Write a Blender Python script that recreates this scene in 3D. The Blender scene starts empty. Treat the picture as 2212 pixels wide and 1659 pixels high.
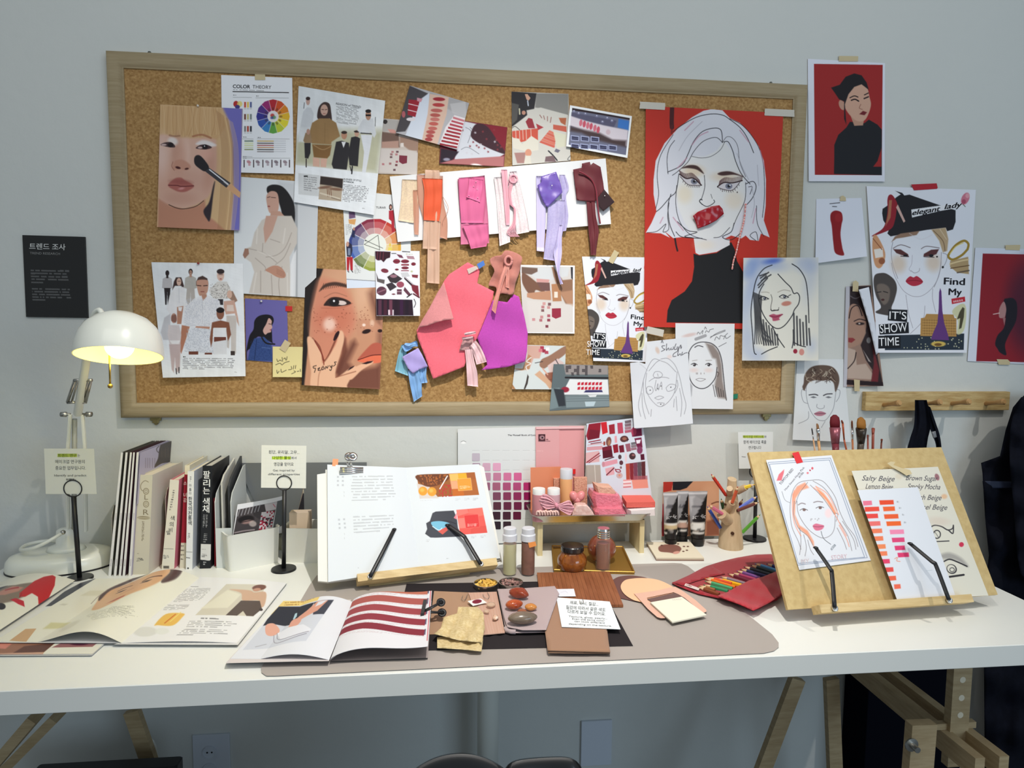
import bpy,math,random
import numpy as np
from mathutils import Vector,Matrix,Euler
rng=np.random.default_rng(7)
random.seed(7)
SC=bpy.context.scene
COL=SC.collection
F,YAW,PIT,ROL=1450.,0.106147,0.084314,0.0083136
CAM=np.array([0.809245,-1.810525,1.34612])
_f=np.array([math.sin(YAW)*math.cos(PIT),math.cos(YAW)*math.cos(PIT),-math.sin(PIT)])
_r=np.array([math.cos(YAW),-math.sin(YAW),0.]);_u=np.cross(_r,_f)
_c,_s=math.cos(ROL),math.sin(ROL)
RT,UP=_c*_r+_s*_u,-_s*_r+_c*_u
FW=_f
cd=bpy.data.cameras.new('camera');cam=bpy.data.objects.new('camera',cd);COL.objects.link(cam)
cd.sensor_fit='HORIZONTAL';cd.sensor_width=36;cd.lens=F/2212*36;cd.clip_start=.02;cd.clip_end=50
cam.matrix_world=Matrix(((RT[0],UP[0],-FW[0],CAM[0]),(RT[1],UP[1],-FW[1],CAM[1]),(RT[2],UP[2],-FW[2],CAM[2]),(0,0,0,1)))
SC.camera=cam
SC.view_settings.view_transform='Standard';SC.view_settings.look='None'
SC.view_settings.gamma=1;SC.view_settings.use_curve_mapping=False;SC.view_settings.exposure=0.04
W=bpy.data.worlds.new('room_light');SC.world=W;W.use_nodes=True
W.node_tree.nodes['Background'].inputs[0].default_value=(.80,.93,1.,1);W.node_tree.nodes['Background'].inputs[1].default_value=.30
def spot(name,loc,aim,power,size,blend,col,rad=.02):
 l=bpy.data.lights.new(name,'SPOT');l.energy=power;l.spot_size=math.radians(size);l.spot_blend=blend;l.color=col;l.shadow_soft_size=rad
 o=bpy.data.objects.new(name,l);COL.objects.link(o);o.location=loc
 o.rotation_euler=(Vector(aim)-Vector(loc)).to_track_quat('-Z','Y').to_euler();return o
spot('ceiling_spot_centre',(1.08,-1.18,2.70),(.95,-.18,.78),146,68,1.,(1.,.95,.87),.018)
spot('ceiling_spot_right',(2.7,-1.2,2.70),(1.95,-.28,.75),66,46,1.,(1.,.95,.87),.018)
def area(name,loc,aim,power,sx,sy,col):
 l=bpy.data.lights.new(name,'AREA');l.shape='RECTANGLE';l.size=sx;l.size_y=sy;l.energy=power;l.color=col
 o=bpy.data.objects.new(name,l);COL.objects.link(o);o.location=loc
 o.rotation_euler=(Vector(aim)-Vector(loc)).to_track_quat('-Z','Y').to_euler();return o
area('ceiling_light',(.9,-1.9,2.95),(.9,-.2,1.2),18,3.,1.,(1.,.97,.93))
area('window_daylight',(3.6,-4.6,1.7),(1.3,0,.9),46,2.2,1.6,(.60,.80,1.))
def rays(uv):
 uv=np.atleast_2d(np.asarray(uv,float))
 return FW[None]+((uv[:,0]-1106)/F)[:,None]*RT[None]-((uv[:,1]-829.5)/F)[:,None]*UP[None]
class Plane:
 def __init__(s,p0,n):
  s.p0=np.array(p0,float);n=np.array(n,float);s.n=n/np.linalg.norm(n)
 def pt(s,uv,h=0.):
  d=rays(uv);h=np.broadcast_to(np.asarray(h,float),(len(d),))
  t=(((s.p0-CAM)@s.n)+h)/(d@s.n)
  return CAM[None]+t[:,None]*d
 def off(s,h):
  return Plane(s.p0+s.n*h,s.n)
TZ=0.75
WALL=Plane((0,0,0),(0,-1,0));DESK=Plane((0,0,TZ),(0,0,1))
def Wp(u,v,h=0):return WALL.pt((u,v),h)[0]
def Dp(u,v,h=0):return DESK.pt((u,v),h)[0]
def prj(V):
 d=np.atleast_2d(V)-CAM;z=d@FW;return np.c_[1106+F*(d@RT)/z,829.5-F*(d@UP)/z]
def Vy(u,v,y):return WALL.pt((u,v),-y)[0]
def ppm(p):return F/float((np.array(p)-CAM)@FW)
def lin(c):
 c=np.asarray(c,float)/255.
 return np.where(c<=.04045,c/12.92,((c+.055)/1.055)**2.4)
_M={}
def mat(name,col=(200,200,200),rough=.5,metal=0.,spec=.5,trans=0.,alpha=1.,sheen=0.,noise=None,bump=None,emit=None,ior=1.45,coat=0,attr=None,sss=0):
 """noise=(scale, amount, col2, stretch xyz), bump=(scale, strength, distance, stretch)"""
 if name in _M:return _M[name]
 m=bpy.data.materials.new(name);_M[name]=m;m.use_nodes=True
 nt=m.node_tree;N=nt.nodes;L=nt.links;b=N['Principled BSDF']
 rgb=(*lin(col),1)
 b.inputs['Base Color'].default_value=rgb;b.inputs['Roughness'].default_value=rough;b.inputs['Metallic'].default_value=metal
 b.inputs['Specular IOR Level'].default_value=spec;b.inputs['Transmission Weight'].default_value=trans;b.inputs['Alpha'].default_value=alpha
 b.inputs['IOR'].default_value=ior;b.inputs['Coat Weight'].default_value=coat;b.inputs['Sheen Weight'].default_value=sheen
 if emit:b.inputs['Emission Color'].default_value=(*lin(emit[0]),1);b.inputs['Emission Strength'].default_value=emit[1]
 src=None
 if attr:
  a=N.new('ShaderNodeAttribute');a.attribute_name='Col';src=a.outputs['Color']
 def coords(stretch):
  tc=N.new('ShaderNodeTexCoord');mp=N.new('ShaderNodeMapping');mp.inputs['Scale'].default_value=stretch
  L.new(tc.outputs['Object'],mp.inputs['Vector']);return mp.outputs['Vector']
 if noise:
  sc,amt,c2,st=noise
  t=N.new('ShaderNodeTexNoise');t.inputs['Scale'].default_value=sc;t.inputs['Detail'].default_value=4;t.inputs['Roughness'].default_value=.6
  L.new(coords(st),t.inputs['Vector'])
  r=N.new('ShaderNodeMapRange');r.inputs['From Min'].default_value=.35;r.inputs['From Max'].default_value=.65;r.inputs['To Max'].default_value=amt
  L.new(t.outputs['Fac'],r.inputs['Value'])
  mx=N.new('ShaderNodeMix');mx.data_type='RGBA';L.new(r.outputs['Result'],mx.inputs['Factor'])
  if src:L.new(src,mx.inputs['A'])
  else:mx.inputs['A'].default_value=rgb
  mx.inputs['B'].default_value=(*lin(c2),1);src=mx.outputs['Result']
 if src:L.new(src,b.inputs['Base Color'])
 if bump:
  sc,st_,dist,st=bump
  t=N.new('ShaderNodeTexNoise');t.inputs['Scale'].default_value=sc;t.inputs['Detail'].default_value=5
  L.new(coords(st),t.inputs['Vector'])
  bp=N.new('ShaderNodeBump');bp.inputs['Strength'].default_value=st_;bp.inputs['Distance'].default_value=dist
  L.new(t.outputs['Fac'],bp.inputs['Height']);L.new(bp.outputs['Normal'],b.inputs['Normal'])
 return m
I3=(1,1,1)
PAPER=mat('printed_paper',rough=.62,spec=.25,attr=True)
GLOSSP=mat('glossy_print',rough=.30,spec=.45,attr=True)
INK=mat('ink',rough=.6,spec=.2,attr=True)
WHITEP=mat('white_paper_stock',(233,234,233),.6,spec=.25)
def cork():
 m=mat('cork',(176,139,92),.85,spec=.15,bump=(420,.35,.0012,I3));nt=m.node_tree;N=nt.nodes;L=nt.links;b=N['Principled BSDF']
 tc=N.new('ShaderNodeTexCoord')
 v=N.new('ShaderNodeTexVoronoi');v.inputs['Scale'].default_value=230;L.new(tc.outputs['Object'],v.inputs['Vector'])
 n=N.new('ShaderNodeTexNoise');n.inputs['Scale'].default_value=150;n.inputs['Detail'].default_value=5;L.new(tc.outputs['Object'],n.inputs['Vector'])
 sx=N.new('ShaderNodeSeparateColor');L.new(v.outputs['Color'],sx.inputs['Color'])
 md=N.new('ShaderNodeMath');md.operation='MULTIPLY_ADD';L.new(sx.outputs['Red'],md.inputs[0]);md.inputs[1].default_value=.3
 L.new(n.outputs['Fac'],md.inputs[2])
 cr=N.new('ShaderNodeValToRGB');e=cr.color_ramp.elements
 e[0].position=.42;e[0].color=(*lin((146,110,68)),1);e[1].position=1.;e[1].color=(*lin((188,152,102)),1)
 k=cr.color_ramp.elements.new(.68);k.color=(*lin((166,130,84)),1)
 L.new(md.outputs[0],cr.inputs['Fac']);L.new(cr.outputs['Color'],b.inputs['Base Color']);return m
CORK=cork()
WALLM=mat('painted_plaster',(206,208,204),.85,spec=.2,noise=(3,.35,(200,203,200),I3),bump=(38,.25,.004,I3))
FLOORM=mat('grey_floor',(92,92,94),.6,noise=(6,.5,(80,80,84),I3))
def wood(name,c1,c2,st,sc=14,rough=.5):return mat(name,c1,rough,spec=.3,noise=(sc,.8,c2,st),bump=(sc*2,.12,.001,st))
FRAMEW=wood('frame_wood',(164,148,118),(148,131,99),(1.2,8,26),9)
PINE=wood('pine',(214,190,142),(190,160,108),(1,14,14),9)
PINEZ=wood('pine_upright',(205,184,146),(186,160,118),(12,12,1),9)
WHITEPL=mat('white_plastic',(226,226,218),.35)
WHITEMET=mat('white_lacquer',(228,228,220),.3)
DESKM=mat('white_laminate',(224,225,220),.38,spec=.35,noise=(2,.3,(228,229,224),I3))
BLACKM=mat('black_metal',(28,28,30),.42)
CHROME=mat('chrome',(215,215,215),.16,1.)
STEEL=mat('brushed_steel',(185,182,174),.33,1.)
BRASS=mat('brass',(176,150,84),.35,1.)
BLACKFAB=mat('black_fabric',(18,20,30),.9,spec=.1,noise=(40,.6,(10,11,18),I3))
GLASS=mat('clear_glass',(250,250,250),.02,trans=1.,ior=1.45)
TAPE=mat('masking_tape',(205,188,148),.6,alpha=.93)
CLEARTAPE=mat('clear_tape',(226,216,205),.35,alpha=.62)
def flat(rgb,rough=.6,spec=.3):return mat('surface_%d_%d_%d_%d'%(*rgb,int(rough*10)),rgb,rough,spec=spec)
_O={}
def tag(o,label=None,cat=None,group=None,kind=None):
 if label:o['label']=label
 if cat:o['category']=cat
 if group:o['group']=group
 if kind:o['kind']=kind
 return o
def empty(name,loc,label,cat,group=None):
 o=bpy.data.objects.new(name,None);COL.objects.link(o);o.location=loc;o.empty_display_size=.05
 _O[o.name]=np.array(loc,float);return tag(o,label,cat,group)
def link(name,V,Fc,m,parent=None,origin=None,smooth=False,colors=None,label=None,cat=None,group=None,kind=None,midx=None):
 V=np.asarray(V,float)
 if parent is not None:org=_O[parent.name]
 else:org=np.array(origin,float)if origin is not None else V.mean(0)
 me=bpy.data.meshes.new(name)
 if isinstance(Fc,np.ndarray)and Fc.shape[1]in(3,4):
  k=Fc.shape[1];nf=len(Fc)
  me.vertices.add(len(V));me.vertices.foreach_set('co',(V-org).astype(np.float32).ravel())
  me.loops.add(nf*k);me.loops.foreach_set('vertex_index',Fc.astype(np.int32).ravel())
  me.polygons.add(nf);me.polygons.foreach_set('loop_start',np.arange(0,nf*k,k,dtype=np.int32))
  me.update(calc_edges=True)
 else:
  me.from_pydata([tuple(v)for v in(V-org)],[],[tuple(f)for f in Fc]);me.update()
 me.polygons.foreach_set('use_smooth',np.full(len(me.polygons),bool(smooth)))
 for mm in(m if isinstance(m,(list,tuple))else[m]):me.materials.append(mm)
 if midx is not None:me.polygons.foreach_set('material_index',np.asarray(midx,np.int32))
 if colors is not None:
  ca=me.color_attributes.new('Col','FLOAT_COLOR','POINT')
  c=np.ones((len(V),4),np.float32);c[:,:3]=colors;ca.data.foreach_set('color',c.ravel())
 o=bpy.data.objects.new(name,me);COL.objects.link(o)
 if parent is not None:o.parent=parent;_O[o.name]=org
 else:o.location=org;_O[o.name]=org
 return tag(o,label,cat,group,kind)
class MB:
 def __init__(s):s.V=[];s.F=[];s.M=[];s.C=[]
 def add(s,V,F,mi=0,col=None):
  b=len(s.V);s.V+=[tuple(map(float,v))for v in V];s.F+=[tuple(b+i for i in f)for f in F];s.M+=[mi]*len(F)
  s.C+=[tuple(lin(col))if col is not None else(.8,.8,.8)]*len(V);return s
 def hexa(s,P,mi=0,col=None):
  return s.add(P,[(3,2,1,0),(4,5,6,7),(0,1,5,4),(1,2,6,5),(2,3,7,6),(3,0,4,7)],mi,col)
 def box(s,c,size,R=None,mi=0,col=None,bev=0):
  x,y,z=[k/2 for k in size]
  if bev>0:
   return s.rbox(c,size,bev,R,mi,col)
  P=np.array([(-x,-y,-z),(x,-y,-z),(x,y,-z),(-x,y,-z),(-x,-y,z),(x,-y,z),(x,y,z),(-x,y,z)])
  if R is not None:P=P@np.array(R).T
  return s.hexa(P+np.array(c),mi,col)
 def rbox(s,c,size,r,R=None,mi=0,col=None):
  x,y,z=[k/2 for k in size];r=min(r,x*.99,y*.99);n=5;ring=[]
  for(sx,sy,a0)in((1,1,0),(-1,1,90),(-1,-1,180),(1,-1,270)):
   for i in range(n):
    a=math.radians(a0+90*i/(n-1));ring.append((sx*(x-r)+r*math.cos(a),sy*(y-r)+r*math.sin(a)))
  ring=np.array(ring);k=len(ring);ch=min(r*.4,z*.4)
  lv=[(-z,(x-ch)/x,(y-ch)/y),(-z+ch,1,1),(z-ch,1,1),(z,(x-ch)/x,(y-ch)/y)]
  P=np.concatenate([np.c_[ring[:,0]*a,ring[:,1]*b,np.full(k,h)]for h,a,b in lv])
  if R is not None:P=P@np.array(R).T
  Fc=[tuple(range(k-1,-1,-1)),tuple(range(3*k,4*k))]
  for j in range(3):
   for i in range(k):Fc.append((j*k+i,j*k+(i+1)%k,(j+1)*k+(i+1)%k,(j+1)*k+i))
  return s.add(P+np.array(c),Fc,mi,col)
 def lathe(s,c,prof,n=24,R=None,mi=0,col=None,sx=1,sy=1,cap=True):
  P=[];Fc=[];m=len(prof)
  for r,z in prof:
   for i in range(n):
    a=2*math.pi*i/n;P.append((r*math.cos(a)*sx,r*math.sin(a)*sy,z))
  for j in range(m-1):
   for i in range(n):Fc.append((j*n+i,j*n+(i+1)%n,(j+1)*n+(i+1)%n,(j+1)*n+i))
  if cap:Fc.append(tuple(range(n-1,-1,-1)));Fc.append(tuple(range((m-1)*n,m*n)))
  P=np.array(P)
  if R is not None:P=P@np.array(R).T
  return s.add(P+np.array(c),Fc,mi,col)
 def tube(s,path,r,n=8,mi=0,col=None,flatn=None,wz=1.,caps=True):
  P=np.array(path,float);m=len(P);rr=np.broadcast_to(np.asarray(r,float),(m,));V=[];Fc=[]
  prev=None
  for i in range(m):
   t=P[min(i+1,m-1)]-P[max(i-1,0)];t/=np.linalg.norm(t)+1e-12
   if prev is None:
    ref=np.array(flatn,float)if flatn is not None else(np.array([0,0,1.])if abs(t[2])<.9 else np.array([1.,0,0]))
   else:ref=prev
   a=np.cross(t,ref);a/=np.linalg.norm(a)+1e-12;b=np.cross(a,t);prev=b
   for k in range(n):
    q=2*math.pi*k/n+math.pi/n
    V.append(P[i]+rr[i]*(math.cos(q)*a+wz*math.sin(q)*b))
  for i in range(m-1):
   for k in range(n):Fc.append((i*n+k,i*n+(k+1)%n,(i+1)*n+(k+1)%n,(i+1)*n+k))
  if caps:Fc.append(tuple(range(n-1,-1,-1)));Fc.append(tuple(range((m-1)*n,m*n)))
  return s.add(V,Fc,mi,col)
 def prism(s,pts,d,mi=0,col=None):
  pts=np.array(pts,float);n=len(pts);V=np.concatenate([pts,pts+np.array(d)])
  Fc=[tuple(range(n)),tuple(range(2*n-1,n-1,-1))]+[(i,n+i,n+(i+1)%n,(i+1)%n)for i in range(n)]
  return s.add(V,Fc,mi,col)
 def ball(s,c,r,mi=0,col=None,n=12,sz=1,R=None):
  pr=[(max(1e-4,math.sin(math.pi*j/n))*r,-math.cos(math.pi*j/n)*r*sz)for j in range(n+1)]
  return s.lathe(c,pr,n*2,R,mi,col,cap=False)
 def build(s,name,m,parent=None,smooth=False,attr=False,**k):
  return link(name,s.V,s.F,m,parent,smooth=smooth,colors=np.array(s.C)if attr else None,midx=s.M,**k)
def autosmooth(o,ang=35):
 me=o.data;me.polygons.foreach_set('use_smooth',np.ones(len(me.polygons),bool))
 try:me.set_sharp_from_angle(angle=math.radians(ang))
 except Exception:pass
 return o
def rotm(rx=0,ry=0,rz=0):return np.array(Euler((math.radians(rx),math.radians(ry),math.radians(rz))).to_matrix())
def catmull(P,k=6,closed=False):
 P=np.array(P,float);n=len(P);out=[]
 if n<3:return P
 for i in range(n if closed else n-1):
  if closed:a,b,c,d=P[(i-1)%n],P[i],P[(i+1)%n],P[(i+2)%n]
  else:a,b,c,d=P[max(i-1,0)],P[i],P[i+1],P[min(i+2,n-1)]
  for j in range(k):
   t=j/k;out.append(.5*((2*b)+(c-a)*t+(2*a-5*b+4*c-d)*t*t+(3*b-a-3*c+d)*t**3))
 if not closed:out.append(P[-1])
 return np.array(out)
def homog(q):
 A=[];B=[]
 for(x,y),(u,v)in zip(((0,0),(1,0),(1,1),(0,1)),q):
  A+=[[x,y,1,0,0,0,-u*x,-u*y],[0,0,0,x,y,1,-v*x,-v*y]];B+=[u,v]
 h=np.linalg.solve(np.array(A,float),np.array(B,float));return np.append(h,1).reshape(3,3)
def happly(H,p):
 p=np.atleast_2d(p);w=np.c_[p,np.ones(len(p))]@H.T;return w[:,:2]/w[:,2:]
class Art:
 """ops are given in the units of a close-up: crop=(x0, y0, scale)"""
 def __init__(s,bg=(233,234,236),crop=(0,0,1)):s.bg=bg;s.c=crop;s.ops=[];s.k=1.;s.tex=0.
 def P(s,pts):p=np.atleast_2d(np.array(pts,float));return p/s.c[2]+np.array(s.c[:2])
 def L(s,x):return x/s.c[2]
 def crop(s,c):s.c=c;return s
 def poly(s,pts,col,f=3,al=1,sm=0):
  p=s.P(pts)
  if sm:p=catmull(p,6,True)
  s.ops.append(('p',p,col,max(s.L(f),.35),al));return s
 def line(s,pts,col,w=3,al=1,sm=1,f=None):
  p=s.P(pts)
  if sm and len(p)>2:p=catmull(p,5)
  s.ops.append(('l',p,col,s.L(w)/2,al,max(s.L(f),.3)if f else.45));return s
 def lines(s,L,col,w=3,al=1,sm=1):
  for p in L:s.line(p,col,w,al,sm)
  return s
 def ell(s,cx,cy,rx,ry,col,rot=0,f=3,al=1):
  s.ops.append(('e',s.P((cx,cy))[0],col,s.L(rx),s.L(ry),math.radians(rot),max(s.L(f),.35),al));return s
 def rect(s,x0,y0,x1,y1,col,f=2,al=1):return s.poly([(x0,y0),(x1,y0),(x1,y1),(x0,y1)],col,f,al)
 def rows(s,quad,n,col,fill=.45,al=.75,word=26,ragged=.1,seed=1,first=None):
  s.ops.append(('t',s.P(quad),n,col,fill,al,s.L(word),ragged,seed));return s
 def speck(s,quad,col,cell=8,dens=.3,al=.6,seed=3):
  s.ops.append(('s',s.P(quad),col,s.L(cell),dens,al,seed));return s
 def grad(s,quad,c0,c1,al=1):
  s.ops.append(('g',s.P(quad),c0,c1,al));return s
 def eval(s,uv):
  C=np.empty((len(uv),3));C[:]=s.bg
  for o in s.ops:
   k=o[0]
   if k in'pl':
    p=o[1];m=(o[3]+1.5)
   elif k=='e':p=np.array([o[1]-max(o[3],o[4]),o[1]+max(o[3],o[4])]);m=o[6]+.5
   else:p=o[1];m=0
   lo=p.min(0)-m;hi=p.max(0)+m
   I=np.nonzero((uv[:,0]>=lo[0])&(uv[:,0]<=hi[0])&(uv[:,1]>=lo[1])&(uv[:,1]<=hi[1]))[0]
   if not len(I):continue
   q=uv[I]
   if k=='e':
    d=q-o[1];c,sn=math.cos(o[5]),math.sin(o[5]);x=(d[:,0]*c+d[:,1]*sn)/o[3];y=(-d[:,0]*sn+d[:,1]*c)/o[4]
    r=np.sqrt(x*x+y*y);w=o[6]*s.k/max(min(o[3],o[4]),.3);a=np.clip((1-r)/w+.5,0,1);a=a*a*(3-2*a)*o[7];col=np.array(o[2],float)
   elif k=='p':
    n=len(p);ins=np.zeros(len(q),bool);D=np.full(len(q),1e9)
    for i in range(n):
     A,B=p[i],p[(i+1)%n];e=B-A;dd=q-A
     t=np.clip((dd@e)/(e@e+1e-12),0,1);D=np.minimum(D,((dd-t[:,None]*e)**2).sum(1))
     cnd=((A[1]>q[:,1])!=(B[1]>q[:,1]))
     with np.errstate(divide='ignore',invalid='ignore'):
      xi=A[0]+(q[:,1]-A[1])/(B[1]-A[1]+1e-12)*e[0]
     ins^=cnd&(q[:,0]<xi)
    D=np.sqrt(D)*np.where(ins,1,-1);a=np.clip(D/(o[3]*s.k)+.5,0,1)*o[4];col=np.array(o[2],float)
   elif k=='l':
    D=np.full(len(q),1e9)
    for i in range(len(p)-1):
     A,B=p[i],p[i+1];e=B-A;dd=q-A;t=np.clip((dd@e)/(e@e+1e-12),0,1)
     D=np.minimum(D,((dd-t[:,None]*e)**2).sum(1))
    a=np.clip((o[3]-np.sqrt(D))/(2*o[5])+.5,0,1)
    if o[3]<.5:a=a*min(1,(o[3]*2)**.6)
    a=a*o[4];col=np.array(o[2],float)
   else:
    st=happly(np.linalg.inv(homog(p)),q);inside=(st[:,0]>=0)&(st[:,0]<=1)&(st[:,1]>=0)&(st[:,1]<=1)
    wpx=np.linalg.norm(p[1]-p[0]);hpx=np.linalg.norm(p[3]-p[0])
    if k=='t':
     n=o[2];r=np.clip((st[:,1]*n).astype(int),0,n-1);fr=st[:,1]*n-r;g=np.random.default_rng(o[8])
     nw=max(2,int(wpx/max(o[6],.8)));gap=g.random((n,nw*3+3))>.2;end=1-g.random(n)*o[7];end[-1]=.3+.5*g.random()
     x=st[:,0]*nw*3+g.random(n)[r];ink=gap[r,np.clip(x.astype(int),0,nw*3+2)]
     a=(inside&(fr<o[4])&(st[:,0]<end[r])&ink)*o[5]*(.75+.25*g.random(len(q)));col=np.array(o[3],float)
    elif k=='s':
     g=np.random.default_rng(o[6]);nx=max(1,int(wpx/o[3]));ny=max(1,int(hpx/o[3]));T=g.random((ny+1,nx+1))<o[4]
     a=inside&T[np.clip((st[:,1]*ny).astype(int),0,ny),np.clip((st[:,0]*nx).astype(int),0,nx)];a=a*o[5];col=np.array(o[2],float)
    else:
     t=np.clip(st[:,1],0,1)[:,None];col=np.array(o[2],float)*(1-t)+np.array(o[3],float)*t;a=inside*o[4]
   C[I]=C[I]*(1-a[:,None])+col*a[:,None]
  if s.tex:
   g=np.random.default_rng(9);z=np.zeros(len(uv))
   for wl in(46,23,12,6):
    for _ in range(3):t=g.random()*6.28;z+=np.sin((uv[:,0]*math.cos(t)+uv[:,1]*math.sin(t))*6.28/wl+g.random()*6.28)*(wl/46)**.5
   C=C*(1+s.tex*(.35*z+.8*(g.random(len(uv))-.5)))[:,None]
  return lin(np.clip(C,0,255))
def cq(crop,*pts):return[(x/crop[2]+crop[0],y/crop[2]+crop[1])for x,y in pts]
_S={}
def sheet(name,surf,quad,art,h=.002,th=.0006,res=1.,curl=None,phys=False,m=None,parent=None,label=None,cat=None,group=None,edge=None,kind=None):
 """a real sheet on (or just off) a real plane; quad = its corners TL,TR,BR,BL; curl(s,t) lifts it"""
 if m is GLOSSP and isinstance(art,Art)and surf.n[1]<-.9:art.k=max(art.k,1.8);art.tex=max(art.tex,.03)
 q=np.array(quad,float);H=homog(q)
 nx=int(max(np.linalg.norm(q[1]-q[0]),np.linalg.norm(q[2]-q[3]))/res)+2;ny=int(max(np.linalg.norm(q[3]-q[0]),np.linalg.norm(q[2]-q[1]))/res)+2
 if art is None or isinstance(art,tuple):nx=ny=2 if curl is None else 16
 S,T=np.meshgrid(np.linspace(0,1,nx),np.linspace(0,1,ny));st=np.c_[S.ravel(),T.ravel()]
 uv=happly(H,st);cc=(curl(st[:,0],st[:,1])if curl else np.zeros(len(uv)));hh=np.full(len(uv),h+th)+(0 if phys else cc)
 V=surf.pt(uv,hh)+(cc[:,None]*surf.n if phys else 0);idx=np.arange(nx*ny).reshape(ny,nx)
 Fc=np.stack([idx[:-1,:-1],idx[1:,:-1],idx[1:,1:],idx[:-1,1:]],-1).reshape(-1,4)
 C=art.eval(uv)if isinstance(art,Art)else np.broadcast_to(lin(art if art is not None else(233,234,236)),(len(uv),3))
 ring=np.concatenate([idx[0],idx[1:,-1],idx[-1,-2::-1],idx[-2:0:-1,0]]);n=len(ring)
 V2=V[ring]-surf.n*th;b=len(V);r=np.arange(n)
 Fs=np.stack([ring,ring[(r+1)%n],b+(r+1)%n,b+r],-1)
 ec=np.broadcast_to(lin(edge),(n,3))if edge is not None else C[ring]
 V=np.concatenate([V,V2]);C=np.concatenate([C,ec]);Fc=np.concatenate([Fc,Fs[:,::-1]])
 o=link(name,V,Fc,m or PAPER,parent,smooth=False,colors=C,label=label,cat=cat,group=group,kind=kind)
 _S[o.name]=(surf,H,h+th,None if phys else curl);return o
def at_sheet(o,uv,dh=.0004):
 surf,H,h,curl=_S[o.name];hh=np.full(len(uv),h+dh)
 if curl is not None:
  st=np.clip(happly(np.linalg.inv(H),uv),0,1);hh=hh+curl(st[:,0],st[:,1])
 return surf.pt(uv,hh)
_T={}
def glyphs(txt,bold=0.,shear=0.):
 k=(txt,bold,shear)
 if k not in _T:
  c=bpy.data.curves.new('t','FONT');c.body=txt;c.size=1;c.offset=bold;c.shear=shear;c.resolution_u=3;c.fill_mode='FRONT'
  c.align_x='LEFT'
  o=bpy.data.objects.new('t',c);COL.objects.link(o);dg=bpy.context.evaluated_depsgraph_get();dg.update()
  me=o.evaluated_get(dg).to_mesh();me.calc_loop_triangles()
  V=np.array([v.co[:2]for v in me.vertices]).reshape(-1,2);T=np.array([t.vertices[:]for t in me.loop_triangles],int).reshape(-1,3)
  o.evaluated_get(dg).to_mesh_clear();bpy.data.objects.remove(o);bpy.data.curves.remove(c);_T[k]=(V,T)
 return _T[k]
def letters(o,crop,items,parent=None,name='lettering',dh=.0004,split=False):
 """items: (text, x, y, width, height, rotation, colour[, bold, shear]): left end of the baseline, size in close-up units"""
 VV=[];FF=[];CC=[];b=0
 for it in items:
  t,x,y,w,hgt,rot,col=it[:7];bold=it[7]if len(it)>7 else 0;sh=it[8]if len(it)>8 else 0
  V,T=glyphs(t,0,sh)
  if not len(T):continue
  lo=V.min(0);hi=V.max(0);sx=w/max(hi[0]-lo[0],1e-6);sy=hgt/.73
  if bold and len(T):
   n_=len(V);sh_=[(0,0),(bold,bold*.5),(-bold,-bold*.5),(bold,-bold*.5)];V=np.concatenate([V+np.array(k)*.8 for k in sh_]);T=np.concatenate([T+n_*k for k in range(4)])
  P=np.c_[(V[:,0]-lo[0])*sx,-V[:,1]*sy];a=math.radians(rot);c,s_=math.cos(a),math.sin(a)
  if len(it)>9 and it[9]=='v':pass
  P=np.c_[P[:,0]*c-P[:,1]*s_+x,P[:,0]*s_+P[:,1]*c+y]
  uv=P/crop[2]+np.array(crop[:2]);VV.append(at_sheet(o,uv,dh+(np.repeat(np.arange(4),len(uv)//4)*.00005 if bold else 0)));FF.append(T+b);b+=len(V);CC.append(np.broadcast_to(lin(col),(len(V),3)))
 if VV and split:return[link(name,v,f-f.min(),INK,parent or o,colors=c)for v,f,c in zip(VV,FF,CC)]
 if VV:return link(name,np.concatenate(VV),np.concatenate(FF),INK,parent or o,colors=np.concatenate(CC))
def outline(name,surf,pts,h,th,m,parent=None,sm=0,**k):
 p=np.array(pts,float)
 if sm:p=catmull(p,sm,True)
 A=surf.pt(p,h+th);B=surf.pt(p,h);n=len(p)
 Fc=[tuple(range(n)),tuple(range(2*n-1,n-1,-1))]+[(i,n+i,n+(i+1)%n,(i+1)%n)for i in range(n)]
 return link(name,np.concatenate([A,B]),Fc,m,parent,**k)
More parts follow.
